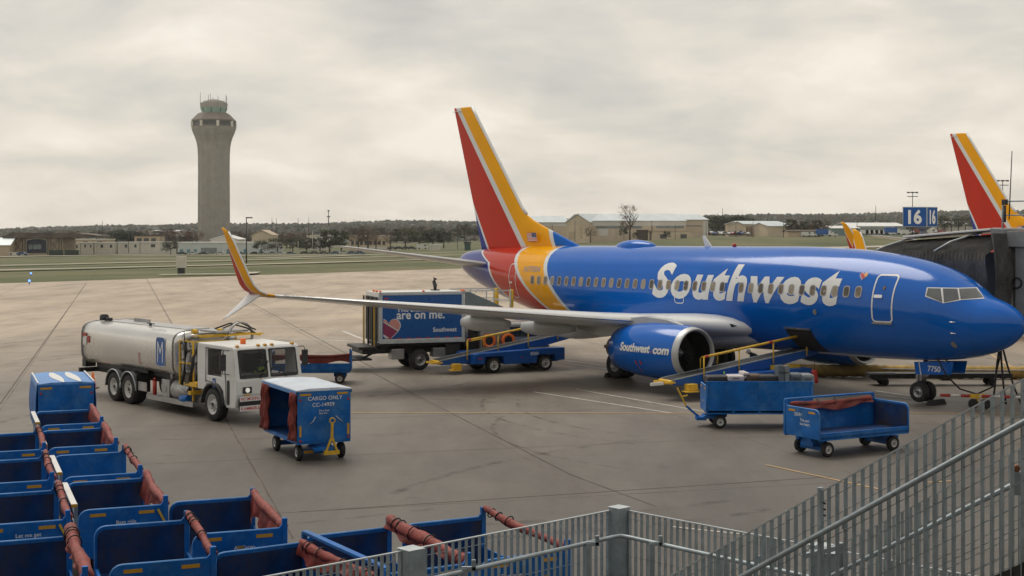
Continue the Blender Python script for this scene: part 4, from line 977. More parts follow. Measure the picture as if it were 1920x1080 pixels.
# ------------------------------------------------------------------ fuel truck
ft = thing('fuel_truck', 'white cab fuel truck with long polished aluminium tank, parked on the apron', 'fuel truck', (-8.6, 44.9, 0), R(-48.7))
def tank_ring(x, sc=1.0, zc=1.94, hw=1.2, hh=.77):
    pts = []
    for k in range(40):
        a = 2 * math.pi * k / 40; ca, sa = math.cos(a), math.sin(a); e = .42
        pts.append((x, hw * sc * abs(ca) ** e * (1 if ca > 0 else -1), zc + hh * sc * abs(sa) ** e * (1 if sa > 0 else -1)))
    return pts
b = B(); b.loft([tank_ring(x, s) for x, s in ((-10.02, .72), (-9.98, .9), (-9.88, .98), (-9.8, 1), (-7.2, 1), (-5.0, 1), (-2.75, 1), (-2.65, .985), (-2.55, .92), (-2.5, .75))], caps=True); tank = b.build('tank', M_alu, ft)
for x in (-9.78, -2.72): b = B(); b.tube([Vector(p) for p in tank_ring(x, 1.012)] + [Vector(tank_ring(x, 1.012)[0])], .025, 6); b.build('tank_band', M_dull, tank)
b = B(); b.bb(-9.5, -3.2, -.45, .45, 2.69, 2.73); b.bb(-8.2, -7.0, .1, .16, 2.73, 2.85); b.build('walkway', M_dull, tank)
for x in (-9.4,): 
    b = B(); b.cyl((x, -.5, 2.74), (x, -.5, 2.90), .17, n=16); b.lathe([(.11, 0), (.16, .02), (.11, .05)], (x, -.5, 2.9), (0, 0, 1), 14, 0); b.cyl((x + .32, -.45, 2.74), (x + .32, -.45, 2.84), .12, n=12); b.build('hatch', M_dark, tank)
b = B(); b.cyl((-5.6, -.55, 2.72), (-5.6, -.55, 2.82), .05); b.beam((-5.85, -.55, 2.8), (-5.3, -.55, 2.8), .03); b.build('vent', M_dark, tank)
lettering('CAP 10,000 GAL', (-4.75, -.98, 2.665), (1, 0, 0), (0, .9, .3), tank, h=.12, m=M_txtgrey, bold=.0)
def rrect(cx, cz, w, h, r): return ringpoly(cx, cz, w, h, r, 5)
b = B(); b.prism(rrect(-3.55, 1.98, .62, .95, .14), lambda u, w, q: (u, q, w), -1.213, -1.225); b.build('logo_panel', M_signblue, tank)
b = B(); o_ = rrect(-3.55, 1.98, .66, .99, .15); b.prism(o_, lambda u, w, q: (u, q, w), -1.205, -1.214); b.build('logo_border', M_txt, tank)
lettering('M', (-3.55, -1.230, 1.62), (1, 0, 0), (0, 0, 1), tank, h=.70, w=.40, center=True, bold=-.005)
b = B(); b.bb(-9.68, -9.38, -1.215, -1.206, 1.86, 2.14); b.build('placard', M_white, tank); b = B(); b.bb(-9.68, -9.38, -1.22, -1.216, 2.18, 2.30); b.bb(-9.30, -9.12, -1.215, -1.206, 1.95, 2.2); b.build('placard', M_rred, tank)
b = B(); b.tube([(-5.15, -1.215, 1.85), (-5.12, -1.22, 1.55), (-5.0, -1.2, 1.45)], .012, 5); b.build('strap', M_rred, tank)
# chassis
b = B(); b.bb(-10.2, 1.0, -.42, -.32, .78, 1.02); b.bb(-10.2, 1.0, .32, .42, .78, 1.02); b.bb(-9.6, -2.7, -.7, .7, 1.02, 1.25); b.bb(-10.3, -10.15, -1.1, 1.1, .78, .95); b.bb(-10.2, -9.9, -1.0, -.6, 1.0, 1.3); b.bb(-7.9, -5.1, -.9, .9, 1.1, 1.3); b.build('chassis', M_dark, ft)
for x in (-5.9, -7.05):
    for s in (-1, 1):
        wheel(ft, x, s * 1.0, .52, .52, .5, M_rim, .60, side=s)
        b = B(); pts = [(x + .62 * math.cos(R(a)), .52 + .62 * math.sin(R(a))) for a in range(0, 181, 15)]; b.loft([[(u, s * .74, w) for u, w in pts], [(u, s * 1.26, w) for u, w in pts]], closed=False, sm=True); o = b.build('mudguard', M_dark, ft); so = o.modifiers.new('Solidify', 'SOLIDIFY'); so.thickness = .03
        b = B(); b.tube([(u, s * 1.265, w) for u, w in pts], .022, 6); b.build('guard_trim', M_galvL, o)
b = B(); b.bb(-5.25, -5.22, -1.26, -.74, .45, 1.05); b.build('mudflap', M_black, ft); b = B(); b.bb(-5.28, -5.26, -1.26, -.76, .55, .85); b.bb(-5.2, -4.55, -1.22, -1.2, .55, .85); b.build('toolbox', M_dull, ft)
for s in (-1, 1): wheel(ft, 0, s * 1.08, .53, .53, .33, M_rim, .62, side=s)
# pumping gear between cab and tank, seen from the side
b = B(); b.bb(-4.5, -1.25, -1.25, -1.15, .32, .48); b.bb(-4.5, -1.25, -1.2, .9, .34, .38); b.build('pump_deck', M_dull, ft)
b = B(); b.cyl((-2.9, -.85, .75), (-1.95, -.85, .75), .34, n=22); b.ell((-1.95, -.85, .75), (.16, .34, .34)); b.ell((-2.9, -.85, .75), (.16, .34, .34)); b.build('pressure_vessel', M_dull, ft)
b = B(); b.bb(-3.7, -3.15, -1.1, -.5, .45, 1.05); b.cyl((-3.5, -1.12, .8), (-3.5, -1.0, .8), .2, n=16); b.cyl((-3.3, -.9, 1.05), (-3.3, -.9, 1.3), .06); b.build('pump', M_dull, ft, bevel=.02)
b = B(); b.cyl((-2.2, -1.1, .5), (-1.75, -1.1, .5), .16, n=16); b.build('filter', M_cart, ft)
b = B(); b.cyl((-4.15, -1.12, .48), (-4.15, -1.12, .95), .07); b.cyl((-4.15, -1.12, .95), (-4.15, -1.12, 1.05), .04); b.build('extinguisher', M_rred, ft)
b = B()
for x0 in (-2.35, -2.05, -1.7):
    for y0 in (-1.0, -.55, .1):
        g = random.Random(int(x0 * 100 + y0 * 10)); r = g.choice((.055, .07, .09)); z1 = g.uniform(1.9, 2.6)
        b.cyl((x0, y0, .6), (x0, y0, z1), r, mi=g.choice((0, 0, 1))); b.cyl((x0, y0, z1 - .32), (x0, y0, z1 - .22), r * 1.5, mi=0); b.tube([(x0, y0, z1), (x0 + .02, y0 + .03, z1 + .1), (x0 + .12, y0 + .12, z1 + .16), (x0 + .25, y0 + .25, z1 + .14)], r, 10, 0)
        b.cyl((x0, y0, z1 - 1.1), (x0, y0, z1 - .95), r * 1.4, mi=0)
b.build('pipework', [M_dull, M_dark], ft)
b = B(); b.tube([(-2.3, -1.1, 2.35), (-2.0, -1.18, 2.4), (-1.8, -1.2, 2.1), (-1.9, -1.2, 1.4), (-2.2, -1.15, 1.0)], .055, 8); b.tube([(-1.55, -.9, 2.3), (-1.5, -1.1, 1.9), (-1.55, -1.15, 1.1), (-1.8, -1.1, .8)], .06, 8)
b.tube([(-2.4, .2, 2.75), (-1.9, .5, 2.95), (-1.3, .8, 2.8), (-1.0, 1.0, 2.6)], .03, 6); b.tube([(-2.4, .5, 2.75), (-1.7, .7, 3.0), (-1.1, 1.0, 2.75)], .025, 6); b.tube([(-2.5, -.9, 2.7), (-2.1, -1.1, 2.55), (-2.0, -1.15, 2.2)], .02, 6); b.build('hose', M_black, ft)
b = B()
for x0 in (-2.4, -1.5): 
    for y0 in (-1.1, 1.0): b.beam((x0, y0, .5), (x0, y0, 2.42), .05)
for z in (1.0, 1.7, 2.42): b.beam((-2.4, -1.1, z), (-1.5, -1.1, z), .045)
for z in (2.42, 2.62): b.beam((-1.5, -1.1, z), (-1.5, 1.1, z), .04)
b.beam((-2.2, -1.0, 2.5), (-.6, 1.0, 2.66), .05); b.beam((-2.4, 1.0, 2.6), (-.8, 1.0, 2.6), .05); b.bb(-1.6, -1.1, -1.2, -.8, .98, 1.12); b.bb(-1.62, -1.45, -1.22, -.6, .7, .82); b.build('pump_frame', M_yel, ft)
b = B(); b.bb(-2.5, -1.4, -.3, .9, 2.68, 2.74); b.lathe([(.42, -.05), (.47, -.05), (.47, .05), (.42, .05), (.42, -.05)], (-1.4, .6, 2.55), (1, 0, 0), 22); b.build('hose_reel', M_dull, ft)
for x, y in ((-2.0, -.7), (-1.75, .1)):
    b = B(); b.cyl((x, y - .16, 2.72), (x, y, 2.72), .09, n=12); b.cyl((x, y, 2.5), (x, y, 2.8), .07, mi=1); b.build('valve', [M_yel, M_dull], ft)
# cab
M_tint = mat('tinted_glass', (.02, .024, .026), .05, spec=.8); _p = M_tint.node_tree.nodes['Principled BSDF']; _p.inputs['Alpha'].default_value = .30
b = B(); cabp = [(-1.05, .95), (-.62, .95), (-.6, 1.02), (-.45, 1.15), (.0, 1.2), (.42, 1.13), (.58, .98), (.62, .62), (.80, .5), (1.33, .52), (1.44, .95), (1.44, 1.35), (1.22, 2.36), (1.15, 2.42), (-1.0, 2.45), (-1.05, 2.40)]
cabl = [(-1.05, .95), (-.62, .95), (-.6, 1.02), (-.45, 1.15), (.0, 1.2), (.42, 1.13), (.58, .98), (.62, .62), (.80, .5), (1.33, .52), (1.44, .95), (1.44, 1.35), (1.42, 1.44), (-1.05, 1.44)]
b.prism(cabl, lambda u, w, q: (u, q, w), -1.19, 1.19); cab = b.build('cab', M_white, ft, bevel=.03)
b = B(); b.prism([(1.245, 2.30), (1.22, 2.36), (1.15, 2.42), (-1.0, 2.45), (-1.05, 2.40), (-1.05, 2.28)], lambda u, w, q: (u, q, w), -1.19, 1.19); b.build('cab_roof', M_white, cab, bevel=.03)
b = B(); b.bb(-1.05, -.98, -1.185, 1.185, 1.43, 2.30); b.build('back_wall', M_white, cab)
for s in (-1, 1):
    b = B(); b.prism([(1.42, 1.43), (1.24, 2.31), (1.12, 2.31), (1.14, 1.43)], lambda u, w, q: (u, q, w), s * 1.06, s * 1.188); b.build('pillar', M_white, cab); b = B(); b.prism([(.50, 1.43), (.50, 2.31), (.58, 2.31), (.66, 1.43)], lambda u, w, q: (u, q, w), s * 1.15, s * 1.186); b.build('pillar', M_white, cab)
    b = B(); b.bb(-1.0, -.40, s * 1.15, s * 1.186, 1.43, 2.30); b.build('rear_quarter', M_white, cab)
    b = B(); b.prism([(.58, 1.43), (.58, 2.31), (1.16, 2.31), (1.30, 1.43)], lambda u, w, q: (u, q, w), s * 1.15, s * 1.184); b.build('front_quarter', M_white, cab)
b = B(); b.beam((1.405, 0, 1.42), (1.225, 0, 2.31), .07, .05); b.build('pillar', M_white, cab)
b = B(); b.bb(1.0, 1.38, -1.1, 1.1, 1.44, 1.50); b.bb(-.6, -.1, .25, .85, 1.44, 2.0); b.bb(-.6, -.1, -.85, -.25, 1.44, 2.0); b.lathe([(.2, -.015), (.23, -.015), (.23, .015), (.2, .015), (.2, -.015)], (.85, .55, 1.55), (-.7, 0, .7), 20); b.build('interior', M_dark, cab)
def facep(y, z, off=.004):   # point on the raked front
    x = 1.44 if z < 1.35 else 1.44 - (z - 1.35) * .2136
    return (x + off, y, z)
for y0, y1 in ((-1.06, -.04), (.04, 1.06)):
    for t_, m_, nm, e_ in ((0, M_black, 'windscreen', .010), (.035, M_glass, 'pane', .022)):
        cx, w_ = (y0 + y1) / 2, (y1 - y0) - 2 * t_
        b = B(); o1 = rrect(cx, 1.88, w_, .88 - 2 * t_, .09)
        if t_ == 0:
            i1 = rrect(cx, 1.88, w_ - .08, .80, .07); n_ = len(o1); vs_ = [facep(u, w, .0) for u, w in o1] + [facep(u, w, .0) for u, w in i1] + [facep(u, w, .014) for u, w in o1] + [facep(u, w, .014) for u, w in i1]
            b.add(vs_, [(k, (k + 1) % n_, n_ + (k + 1) % n_, n_ + k) for k in range(n_)] + [(2 * n_ + k, 2 * n_ + (k + 1) % n_, 3 * n_ + (k + 1) % n_, 3 * n_ + k) for k in range(n_)] + [(k, (k + 1) % n_, 2 * n_ + (k + 1) % n_, 2 * n_ + k) for k in range(n_)]); ws = b.build(nm, m_, cab)
        else: b.add([facep(u, w, .006) for u, w in o1], [tuple(range(len(o1)))]); b.build(nm, M_tint, ws, fix=False)
b = B(); b.beam(facep(-.35, 1.42, .04), facep(-.02, 1.95, .04), .03, .02); b.beam(facep(.62, 1.42, .04), facep(.45, 1.62, .04), .03, .02); b.build('wiper', M_black, cab)
for s in (-1, 1):
    b = B(); b.prism([(-.42, 1.46), (.52, 1.44), (.62, 1.44), (.54, 2.26), (-.40, 2.26)], lambda u, w, q: (u, q, w), s * 1.172, s * 1.178); b.build('side_window', M_tint, cab)
    b = B(); b.tube([(u, s * 1.197, w) for u, w in ((-.5, 1.22), (-.48, 2.32), (.6, 2.3), (.78, 1.3), (.80, .55), (.66, .56), (.6, 1.0), (.3, 1.2), (-.5, 1.26))], .012, 5); b.build('door_seam', M_black, cab)
    b = B(); b.prism(rrect(.93, .98, .16, .78, .07), lambda u, w, q: (u, q, w), s * 1.192, s * 1.2); b.build('vent_grille', M_black, cab)
    b = B(); b.tube([(1.0, s * 1.2, 2.3), (1.1, s * 1.45, 2.32), (1.12, s * 1.5, 2.25), (1.12, s * 1.5, 1.6), (1.0, s * 1.2, 1.55)], .015, 6); b.box((1.12, s * 1.5, 1.95), (.07, .2, .5)); b.build('mirror', M_dark, cab)
    b = B(); b.bb(1.44, 1.47, s * .82 - .16, s * .82 + .16, .98, 1.18); hl = b.build('headlight', M_dark, cab, bevel=.02)
    b = B(); b.cyl((1.46, s * .82, 1.08), (1.485, s * .82, 1.08), .075, n=16); b.build('lens', emis('lamp_lens', (.9, .88, .8), .35), hl)
    b = B(); b.bb(1.44, 1.465, s * .82 - .1, s * .82 + .1, .88, .94); b.build('indicator', M_refl, cab)
    b = B(); pts = [(.72 * math.cos(R(a)), .53 + .68 * math.sin(R(a))) for a in range(0, 181, 12)]; b.loft([[(u, s * .9, w) for u, w in pts], [(u, s * 1.26, w) for u, w in pts]], closed=False); o = b.build('wheel_arch', M_black, ft); so = o.modifiers.new('Solidify', 'SOLIDIFY'); so.thickness = .06
b = B(); b.bb(1.40, 1.50, -1.1, 1.1, .45, .82); b.bb(1.445, 1.452, -.9, .9, .86, .88); b.build('bumper', M_black, ft, bevel=.015)
for z, st in ((.76, 'NO SMOKING'), (.46, 'FLAMMABLE')):
    b = B(); b.bb(1.51, 1.515, -1.12, -.38, z - .02, z + .14); sg_ = b.build('sign_plate', M_txt, ft); lettering(st, (1.518, -.75, z + .01), (0, 1, 0), (0, 0, 1), sg_, h=.10, w=.66, m=M_txtred, center=True, bold=.015)
b = B(); b.prism(rrect(.05, 1.22, .19, .30, .04), lambda u, w, q: (u, q, w), -1.2, -1.207); o = b.build('door_logo', M_signblue, cab); lettering('M', (.05, -1.21, 1.11), (1, 0, 0), (0, 0, 1), o, h=.2, w=.12, center=True, bold=.0)
b = B(); b.bb(1.44, 1.47, -.12, .12, 1.18, 1.26); b.build('badge', M_signblue, cab)
for y in (-1.0, -.25, 0, .25, 1.0):
    b = B(); b.ell((1.13, y, 2.43), (.07, .07, .05)); b.build('marker_lamp', M_refl, cab)
b = B(); b.cyl((.3, -.3, 2.42), (.3, -.3, 2.60), .09, n=14); b.build('beacon', M_orange, cab)
def person_bust(label, loc, ang, vest, name='person'):
    pass
# ------------------------------------------------------------------ people: one skinned body each
def person(label, loc, ang, pose, shirt, trousers, vest=None, hair=(.03, .02, .015), group=None, cap=None):
    """pose: dict joint -> (x, y, z), x forward, z up, metres"""
    J = dict(pel=(0, 0, .95), wst=(0, 0, 1.08), chs=(0, 0, 1.32), nck=(0, 0, 1.50), hd=(.01, 0, 1.58), top=(.01, 0, 1.74),
             lsh=(0, .19, 1.42), lel=(.02, .25, 1.14), lwr=(.12, .24, .92), lhd=(.15, .235, .84), rsh=(0, -.19, 1.42), rel=(.02, -.25, 1.14), rwr=(.12, -.24, .92), rhd=(.15, -.235, .84),
             lhp=(0, .10, .90), lkn=(.03, .11, .49), lan=(0, .11, .09), lto=(.18, .12, .04), rhp=(0, -.10, .90), rkn=(.03, -.11, .49), ran=(0, -.11, .09), rto=(.18, -.12, .04))
    J.update(pose)
    RD = dict(pel=.145, wst=.125, chs=.155, nck=.055, hd=.075, top=.07, lsh=.068, lel=.044, lwr=.028, lhd=.034, rsh=.068, rel=.044, rwr=.028, rhd=.034, lhp=.10, lkn=.062, lan=.045, lto=.036, rhp=.10, rkn=.062, ran=.045, rto=.036)
    ED = [('pel', 'wst'), ('wst', 'chs'), ('chs', 'nck'), ('nck', 'hd'), ('hd', 'top'), ('chs', 'lsh'), ('lsh', 'lel'), ('lel', 'lwr'), ('lwr', 'lhd'), ('chs', 'rsh'), ('rsh', 'rel'), ('rel', 'rwr'), ('rwr', 'rhd'), ('pel', 'lhp'), ('lhp', 'lkn'), ('lkn', 'lan'), ('lan', 'lto'), ('pel', 'rhp'), ('rhp', 'rkn'), ('rkn', 'ran'), ('ran', 'rto')]
    ks = list(J); vs = [J[k] for k in ks]; ix = {k: i for i, k in enumerate(ks)}; rad = [RD[k] for k in ks]; ed = [(ix[a], ix[c]) for a, c in ED]
    # fingers
    for sd_ in 'lr':
        w = Vector(J[sd_ + 'wr']); h = Vector(J[sd_ + 'hd']); d = (h - w).normalized(); side = Vector((0, 1 if sd_ == 'l' else -1, 0)); fw = d.cross(side).normalized()
        for k in range(4):
            o = h + fw * (.024 * (1.5 - k)); L_ = (.062, .074, .07, .055)[k]; i0 = len(vs)
            vs += [tuple(o + d * .02), tuple(o + d * L_ * .6 + side * -.006), tuple(o + d * L_ + side * -.02)]; rad += [.010, .009, .008]; ed += [(ix[sd_ + 'hd'], i0), (i0, i0 + 1), (i0 + 1, i0 + 2)]
        i0 = len(vs); o = w + d * .02 + fw * .035; vs += [tuple(o), tuple(o + d * .05 + fw * .02)]; rad += [.011, .009]; ed += [(ix[sd_ + 'wr'], i0), (i0, i0 + 1)]
    me = bpy.data.meshes.new('person'); me.from_pydata(vs, ed, []); o = bpy.data.objects.new('person', me); COL.objects.link(o)
    md = o.modifiers.new('Skin', 'SKIN'); md.use_smooth_shade = True
    for i, sv in enumerate(me.skin_vertices[0].data): sv.radius = (rad[i], rad[i]); sv.use_root = (i == ix['pel'])
    o.modifiers.new('Sub', 'SUBSURF').levels = 1; o.modifiers['Sub'].render_levels = 1
    dg = bpy.context.evaluated_depsgraph_get(); m2 = bpy.data.meshes.new_from_object(o.evaluated_get(dg)); bpy.data.objects.remove(o)
    m2.materials.clear()
    for m_ in (M_skin, shirt, trousers, M_black): m2.materials.append(m_)
    nz = J['nck'][2] - .02; wz_ = J['wst'][2] - .06; waist = Vector(J['wst']); up = (Vector(J['chs']) - Vector(J['pel'])).normalized()
    def segd(p, a, c):
        a = Vector(a); c = Vector(c); t = max(0, min(1, (p - a).dot(c - a) / max((c - a).length_squared, 1e-6))); return (p - a.lerp(c, t)).length
    for f in m2.polygons:
        p = f.center; best = min(((segd(p, J[a], J[c]) / max(RD[a], .03), a, c) for a, c in ED), key=lambda q: q[0])[1:]
        k = best[1]; f.material_index = 0 if k in ('hd', 'top', 'lhd', 'rhd') else 3 if k in ('lto', 'rto') else 2 if k in ('lhp', 'rhp', 'lkn', 'rkn', 'lan', 'ran') else 1
        f.use_smooth = True
    o = bpy.data.objects.new('person', m2); COL.objects.link(o); o.location = loc; o.rotation_euler = (0, 0, R(ang)); tag(o, label, 'person', group)
    hd = Vector(J['hd']); tp = Vector(J['top']); c = hd.lerp(tp, .62)
    b = B(); b.ell(tuple(c + Vector((-.015, 0, .035))), (.092, .083, .085), 14, 8); b.build('hair' if not cap else 'cap', cap or mat('hair', hair, .7), o)
    b = B(); b.ell(tuple(c + Vector((.082, 0, -.03))), (.016, .013, .022), 8, 6); b.build('nose', M_skin, o)
    b = B(); [b.ell(tuple(c + Vector((.075, s * .03, 0))), (.008, .011, .007), 8, 5) for s in (-1, 1)]; b.build('eyes', M_black, o)
    if vest:
        b = B(); rings = []
        for k, (jn, r) in enumerate((('wst', .165), ('chs', .185), ('nck', .10))):
            p0 = Vector(J[jn]); 
            if jn == 'nck': p0 = Vector(J['chs']).lerp(p0, .55)
            if jn == 'wst': p0 = p0 - Vector((0, 0, .06))
            rings.append([p0 + Vector((r * .82 * math.cos(2 * math.pi * i / 16), r * 1.12 * math.sin(2 * math.pi * i / 16), 0)) for i in range(16)])
        b.loft(rings); b.build('vest', vest, o)
    return o
M_shirt = mat('dark_shirt', (.03, .04, .06), .8); M_trous = mat('dark_trousers', (.025, .028, .035), .8)
# ------------------------------------------------------------------ box truck with lifting platform
bt = thing('box_truck', 'high loader box truck with blue sided box standing beyond the wing', 'truck', (-6.11, 60.83, 0), R(20)); bt.scale = (.94, 1, 1)
b = B(); b.bb(0, 4.1, -1.2, 1.2, 1.22, 3.4); box = b.build('box_body', M_white, bt, bevel=.02)
b = B(); b.bb(.13, 3.97, -1.212, -1.204, 1.40, 3.28); b.build('side_graphic', mat('graphic_blue', (.006, .085, .30), .3, var=.04), box)
b = B()
for k in range(8): b.bb(.35 + .46 * k, .58 + .46 * k, -1.222, -1.214, 1.40, 1.44)
b.build('red_markings', M_rred, box)
b = B()
for x in (.02, 4.02): b.bb(x - .08, x + .06, -1.235, -1.205, 1.24, 3.4)
b.bb(0, 4.1, -1.235, -1.205, 3.30, 3.42); b.bb(0, 4.1, -1.24, -1.205, 1.20, 1.36); b.build('box_frame', M_galvL, box, bevel=.008)
lettering('The snacks', (.80, -1.216, 2.56), (1, 0, 0), (0, 0, 1), box, h=.26, bold=.02); lettering('are on me.', (.80, -1.216, 2.24), (1, 0, 0), (0, 0, 1), box, h=.27, bold=.02)
lettering('Southwest', (2.55, -1.216, 1.66), (1, 0, 0), (0, 0, 1), box, h=.20, bold=.02)
b = B()
def hf(a, c, o): 
    return (max(.17, .42 + a), -1.214 - o, 1.84 + c)
full = heart(0, 0, .62)
def clip2(poly, nx, ny, d):
    out = []
    for (a, c) in zip(poly, poly[1:] + poly[:1]):
        da = a[0] * nx + a[1] * ny - d; dc = c[0] * nx + c[1] * ny - d
        if da <= 0: out.append(a)
        if da * dc < 0: k = da / (da - dc); out.append((a[0] + (c[0] - a[0]) * k, a[1] + (c[1] - a[1]) * k))
    return out
fl = clip2(clip2(full, -1, 0, .25), 0, -1, .42); inn = clip2(clip2(heart(0, 0, .57), -1, 0, .25), 0, -1, .42)
for poly, mi, o in ((fl, 0, .001), (clip2(inn, -.5, -.86, -.17), 1, .003), (clip2(clip2(inn, .5, .86, .12), -.5, -.86, .32), 2, .003)):
    if len(poly) > 2: b.add([hf(a, c, o) for a, c in poly], [tuple(range(len(poly)))], mi)
b.build('emblem', [M_hs, M_hp, M_hm], box, fix=False)
b = B(); b.bb(.2, .42, -1.216, -1.213, 3.12, 3.18); b.build('placard', M_rred, box)
for x, y in ((.05, -1.1), (.05, 0), (2.1, -1.15), (4.05, -1.15), (4.05, -.9), (-.0, -.7)):
    b = B(); b.ell((x, y, 3.45), (.07, .07, .045)); b.build('roof_lamp', M_orange, box)
b = B(); b.cyl((3.2, .5, 3.4), (3.2, .5, 3.44), .22, n=16); b.tube([(3.2, .5, 3.42), (3.2, .5, 3.62), (3.14, .5, 3.8), (3.2, .5, 3.95)], .08, 8, rf=lambda i: (.06, .1, .09, .12)[i]); b.build('roof_vent', M_dark, box)
b = B(); b.bb(-.05, 0, -1.12, 1.12, 1.28, 3.2); b.build('rear_door', M_dark, box)
b = B(); [b.beam((-.14, y, 1.0), (-.14, y, 3.2), .07) for y in (-1.1, -.5, .3, 1.1)]; b.build('lift_mast', M_dark, bt)
b = B(); [b.beam((-.19, y, 1.1), (-.19, y, 3.0), .045) for y in (-.95, .9)]; b.build('door_strip', M_yel, bt)
b = B(); b.bb(-.95, -.1, -1.1, 1.1, .95, 1.08); b.bb(-.75, -.1, -1.0, 1.0, .75, .95); b.bb(-1.3, -.3, -1.0, 1.0, .48, .56); b.beam((-.9, -.9, .5), (0, -.9, .9), .09); b.build('tail_lift', M_black, bt, bevel=.02)
b = B(); b.bb(0, 5.9, -.5, .5, .72, 1.05); b.bb(.6, 1.2, -1.1, -.5, .5, .95, 1); b.bb(2.6, 3.3, -1.05, -.5, .55, .95, 1); b.bb(3.2, 3.9, -1.1, -.6, .6, 1.1); b.bb(0, 4.1, -1.0, 1.0, 1.08, 1.2); b.build('chassis', [M_dark, M_dull], bt, bevel=.02)
for s in (-1, 1): wheel(bt, 1.95, s * .95, .46, .46, .45, M_dull, .58, side=s); wheel(bt, 5.5, s * 1.0, .46, .46, .28, M_dull, .58, side=s)
b = B(); b.prism([(4.3, .7), (4.3, 2.15), (4.9, 2.25), (5.35, 1.75), (6.2, 1.6), (6.35, 1.3), (6.35, .7)], lambda u, w, q: (u, q, w), -1.0, 1.0); cb = b.build('cab', M_black, bt, bevel=.06)
b = B(); b.cyl((4.22, -1.08, 1.0), (4.22, -1.08, 2.5), .10, n=14); b.cyl((4.22, -1.2, 1.2), (4.22, -1.2, 2.3), .05, n=10); b.build('exhaust_stack', M_metal, bt)
b = B(); b.bb(4.6, 5.2, -1.02, -1.005, 1.55, 2.1); b.build('side_window', M_glass, cb)
b = B(); b.cyl((6.3, -.85, 1.0), (6.38, -.85, 1.0), .09, n=14); b.build('headlight', emis('lamp_lens_on', (1, .95, .8), .8), cb)
b = B(); b.box((5.9, -1.2, 2.0), (.1, .22, .46)); b.tube([(5.5, -1.0, 1.85), (5.9, -1.2, 1.8)], .02); b.build('mirror', M_black, cb)
b = B(); b.tube([(4.9, -.95, 1.4), (4.9, -.95, 2.1)], .09, 10); b.tube([(4.9, -.95, 2.1), (4.85, -.95, 2.35)], .07, 10); b.build('intake_pipe', M_galvL, cb)
b = B(); b.bb(4.1, 6.4, -1.15, 1.15, 2.55, 2.62); pf = b.build('platform', M_galv, bt)
b = B(); b.prism([(4.12, 3.38), (4.35, 3.38), (6.2, 2.62), (4.12, 2.62)], lambda u, w, q: (u, q, w), -1.18, -1.15); b.build('side_shield', mat('shield_grey', (.17, .21, .22), .6), pf)
b = B()
for y in (-1.12, 1.12):
    b.beam((4.1, y, 3.42), (6.4, y, 3.42), .045); b.beam((4.1, y, 3.0), (6.4, y, 3.0), .03)
    for x in (5.2, 6.4): b.beam((x, y, 2.6), (x, y, 3.42), .05)
b.beam((6.4, -1.12, 2.95), (6.4, 1.12, 2.95), .03); b.beam((4.9, 1.12, 2.7), (5.6, 1.12, 3.4), .03); b.build('railing', M_galvL, pf)
for y in (-1.0, 1.0):
    b = B(); b.cyl((6.5, y, 2.65), (6.5, y, 3.45), .10, n=14); b.build('bumper', M_yel, pf, bevel=.03)
# grey service vehicle beyond the loader
sv = thing('service_van', 'grey service van with orange hose rings beyond the belt loader', 'van', (-.2, 62.6, 0), R(20))
b = B(); b.prism([(-1.6, .45), (1.6, .45), (1.6, 1.3), (1.4, 1.85), (1.05, 1.98), (-1.5, 1.98), (-1.6, 1.8)], lambda u, w, q: (u, q, w), -.85, .85); vb = b.build('body', M_dull, sv, bevel=.09)
b = B(); b.bb(-.2, 1.2, -.865, -.852, 1.35, 1.8); b.build('window', M_glass, vb, bevel=.02)
b = B(); b.cyl((1.45, -.87, 1.15), (1.45, -.84, 1.15), .09, n=12); b.build('tail_light', M_rred, vb)
for x in (-1.0, 1.0):
    for s in (-1, 1): wheel(sv, x, s * .78, .33, .33, .22, M_dull, .55, side=s)
for x in (-1.25, -.35):
    b = B(); b.lathe([(.19, -.07), (.31, -.07), (.31, .07), (.19, .07), (.19, -.07)], (x, -1.05, 1.22), (0, 1, 0), 24); rg = b.build('hose_ring', M_orange, sv)
    b = B(); b.cyl((x, -1.0, 1.22), (x, -1.1, 1.22), .185, n=20); b.beam((x, -1.05, .3), (x, -1.05, 1.0), .06); b.build('reel_core', M_black, rg)
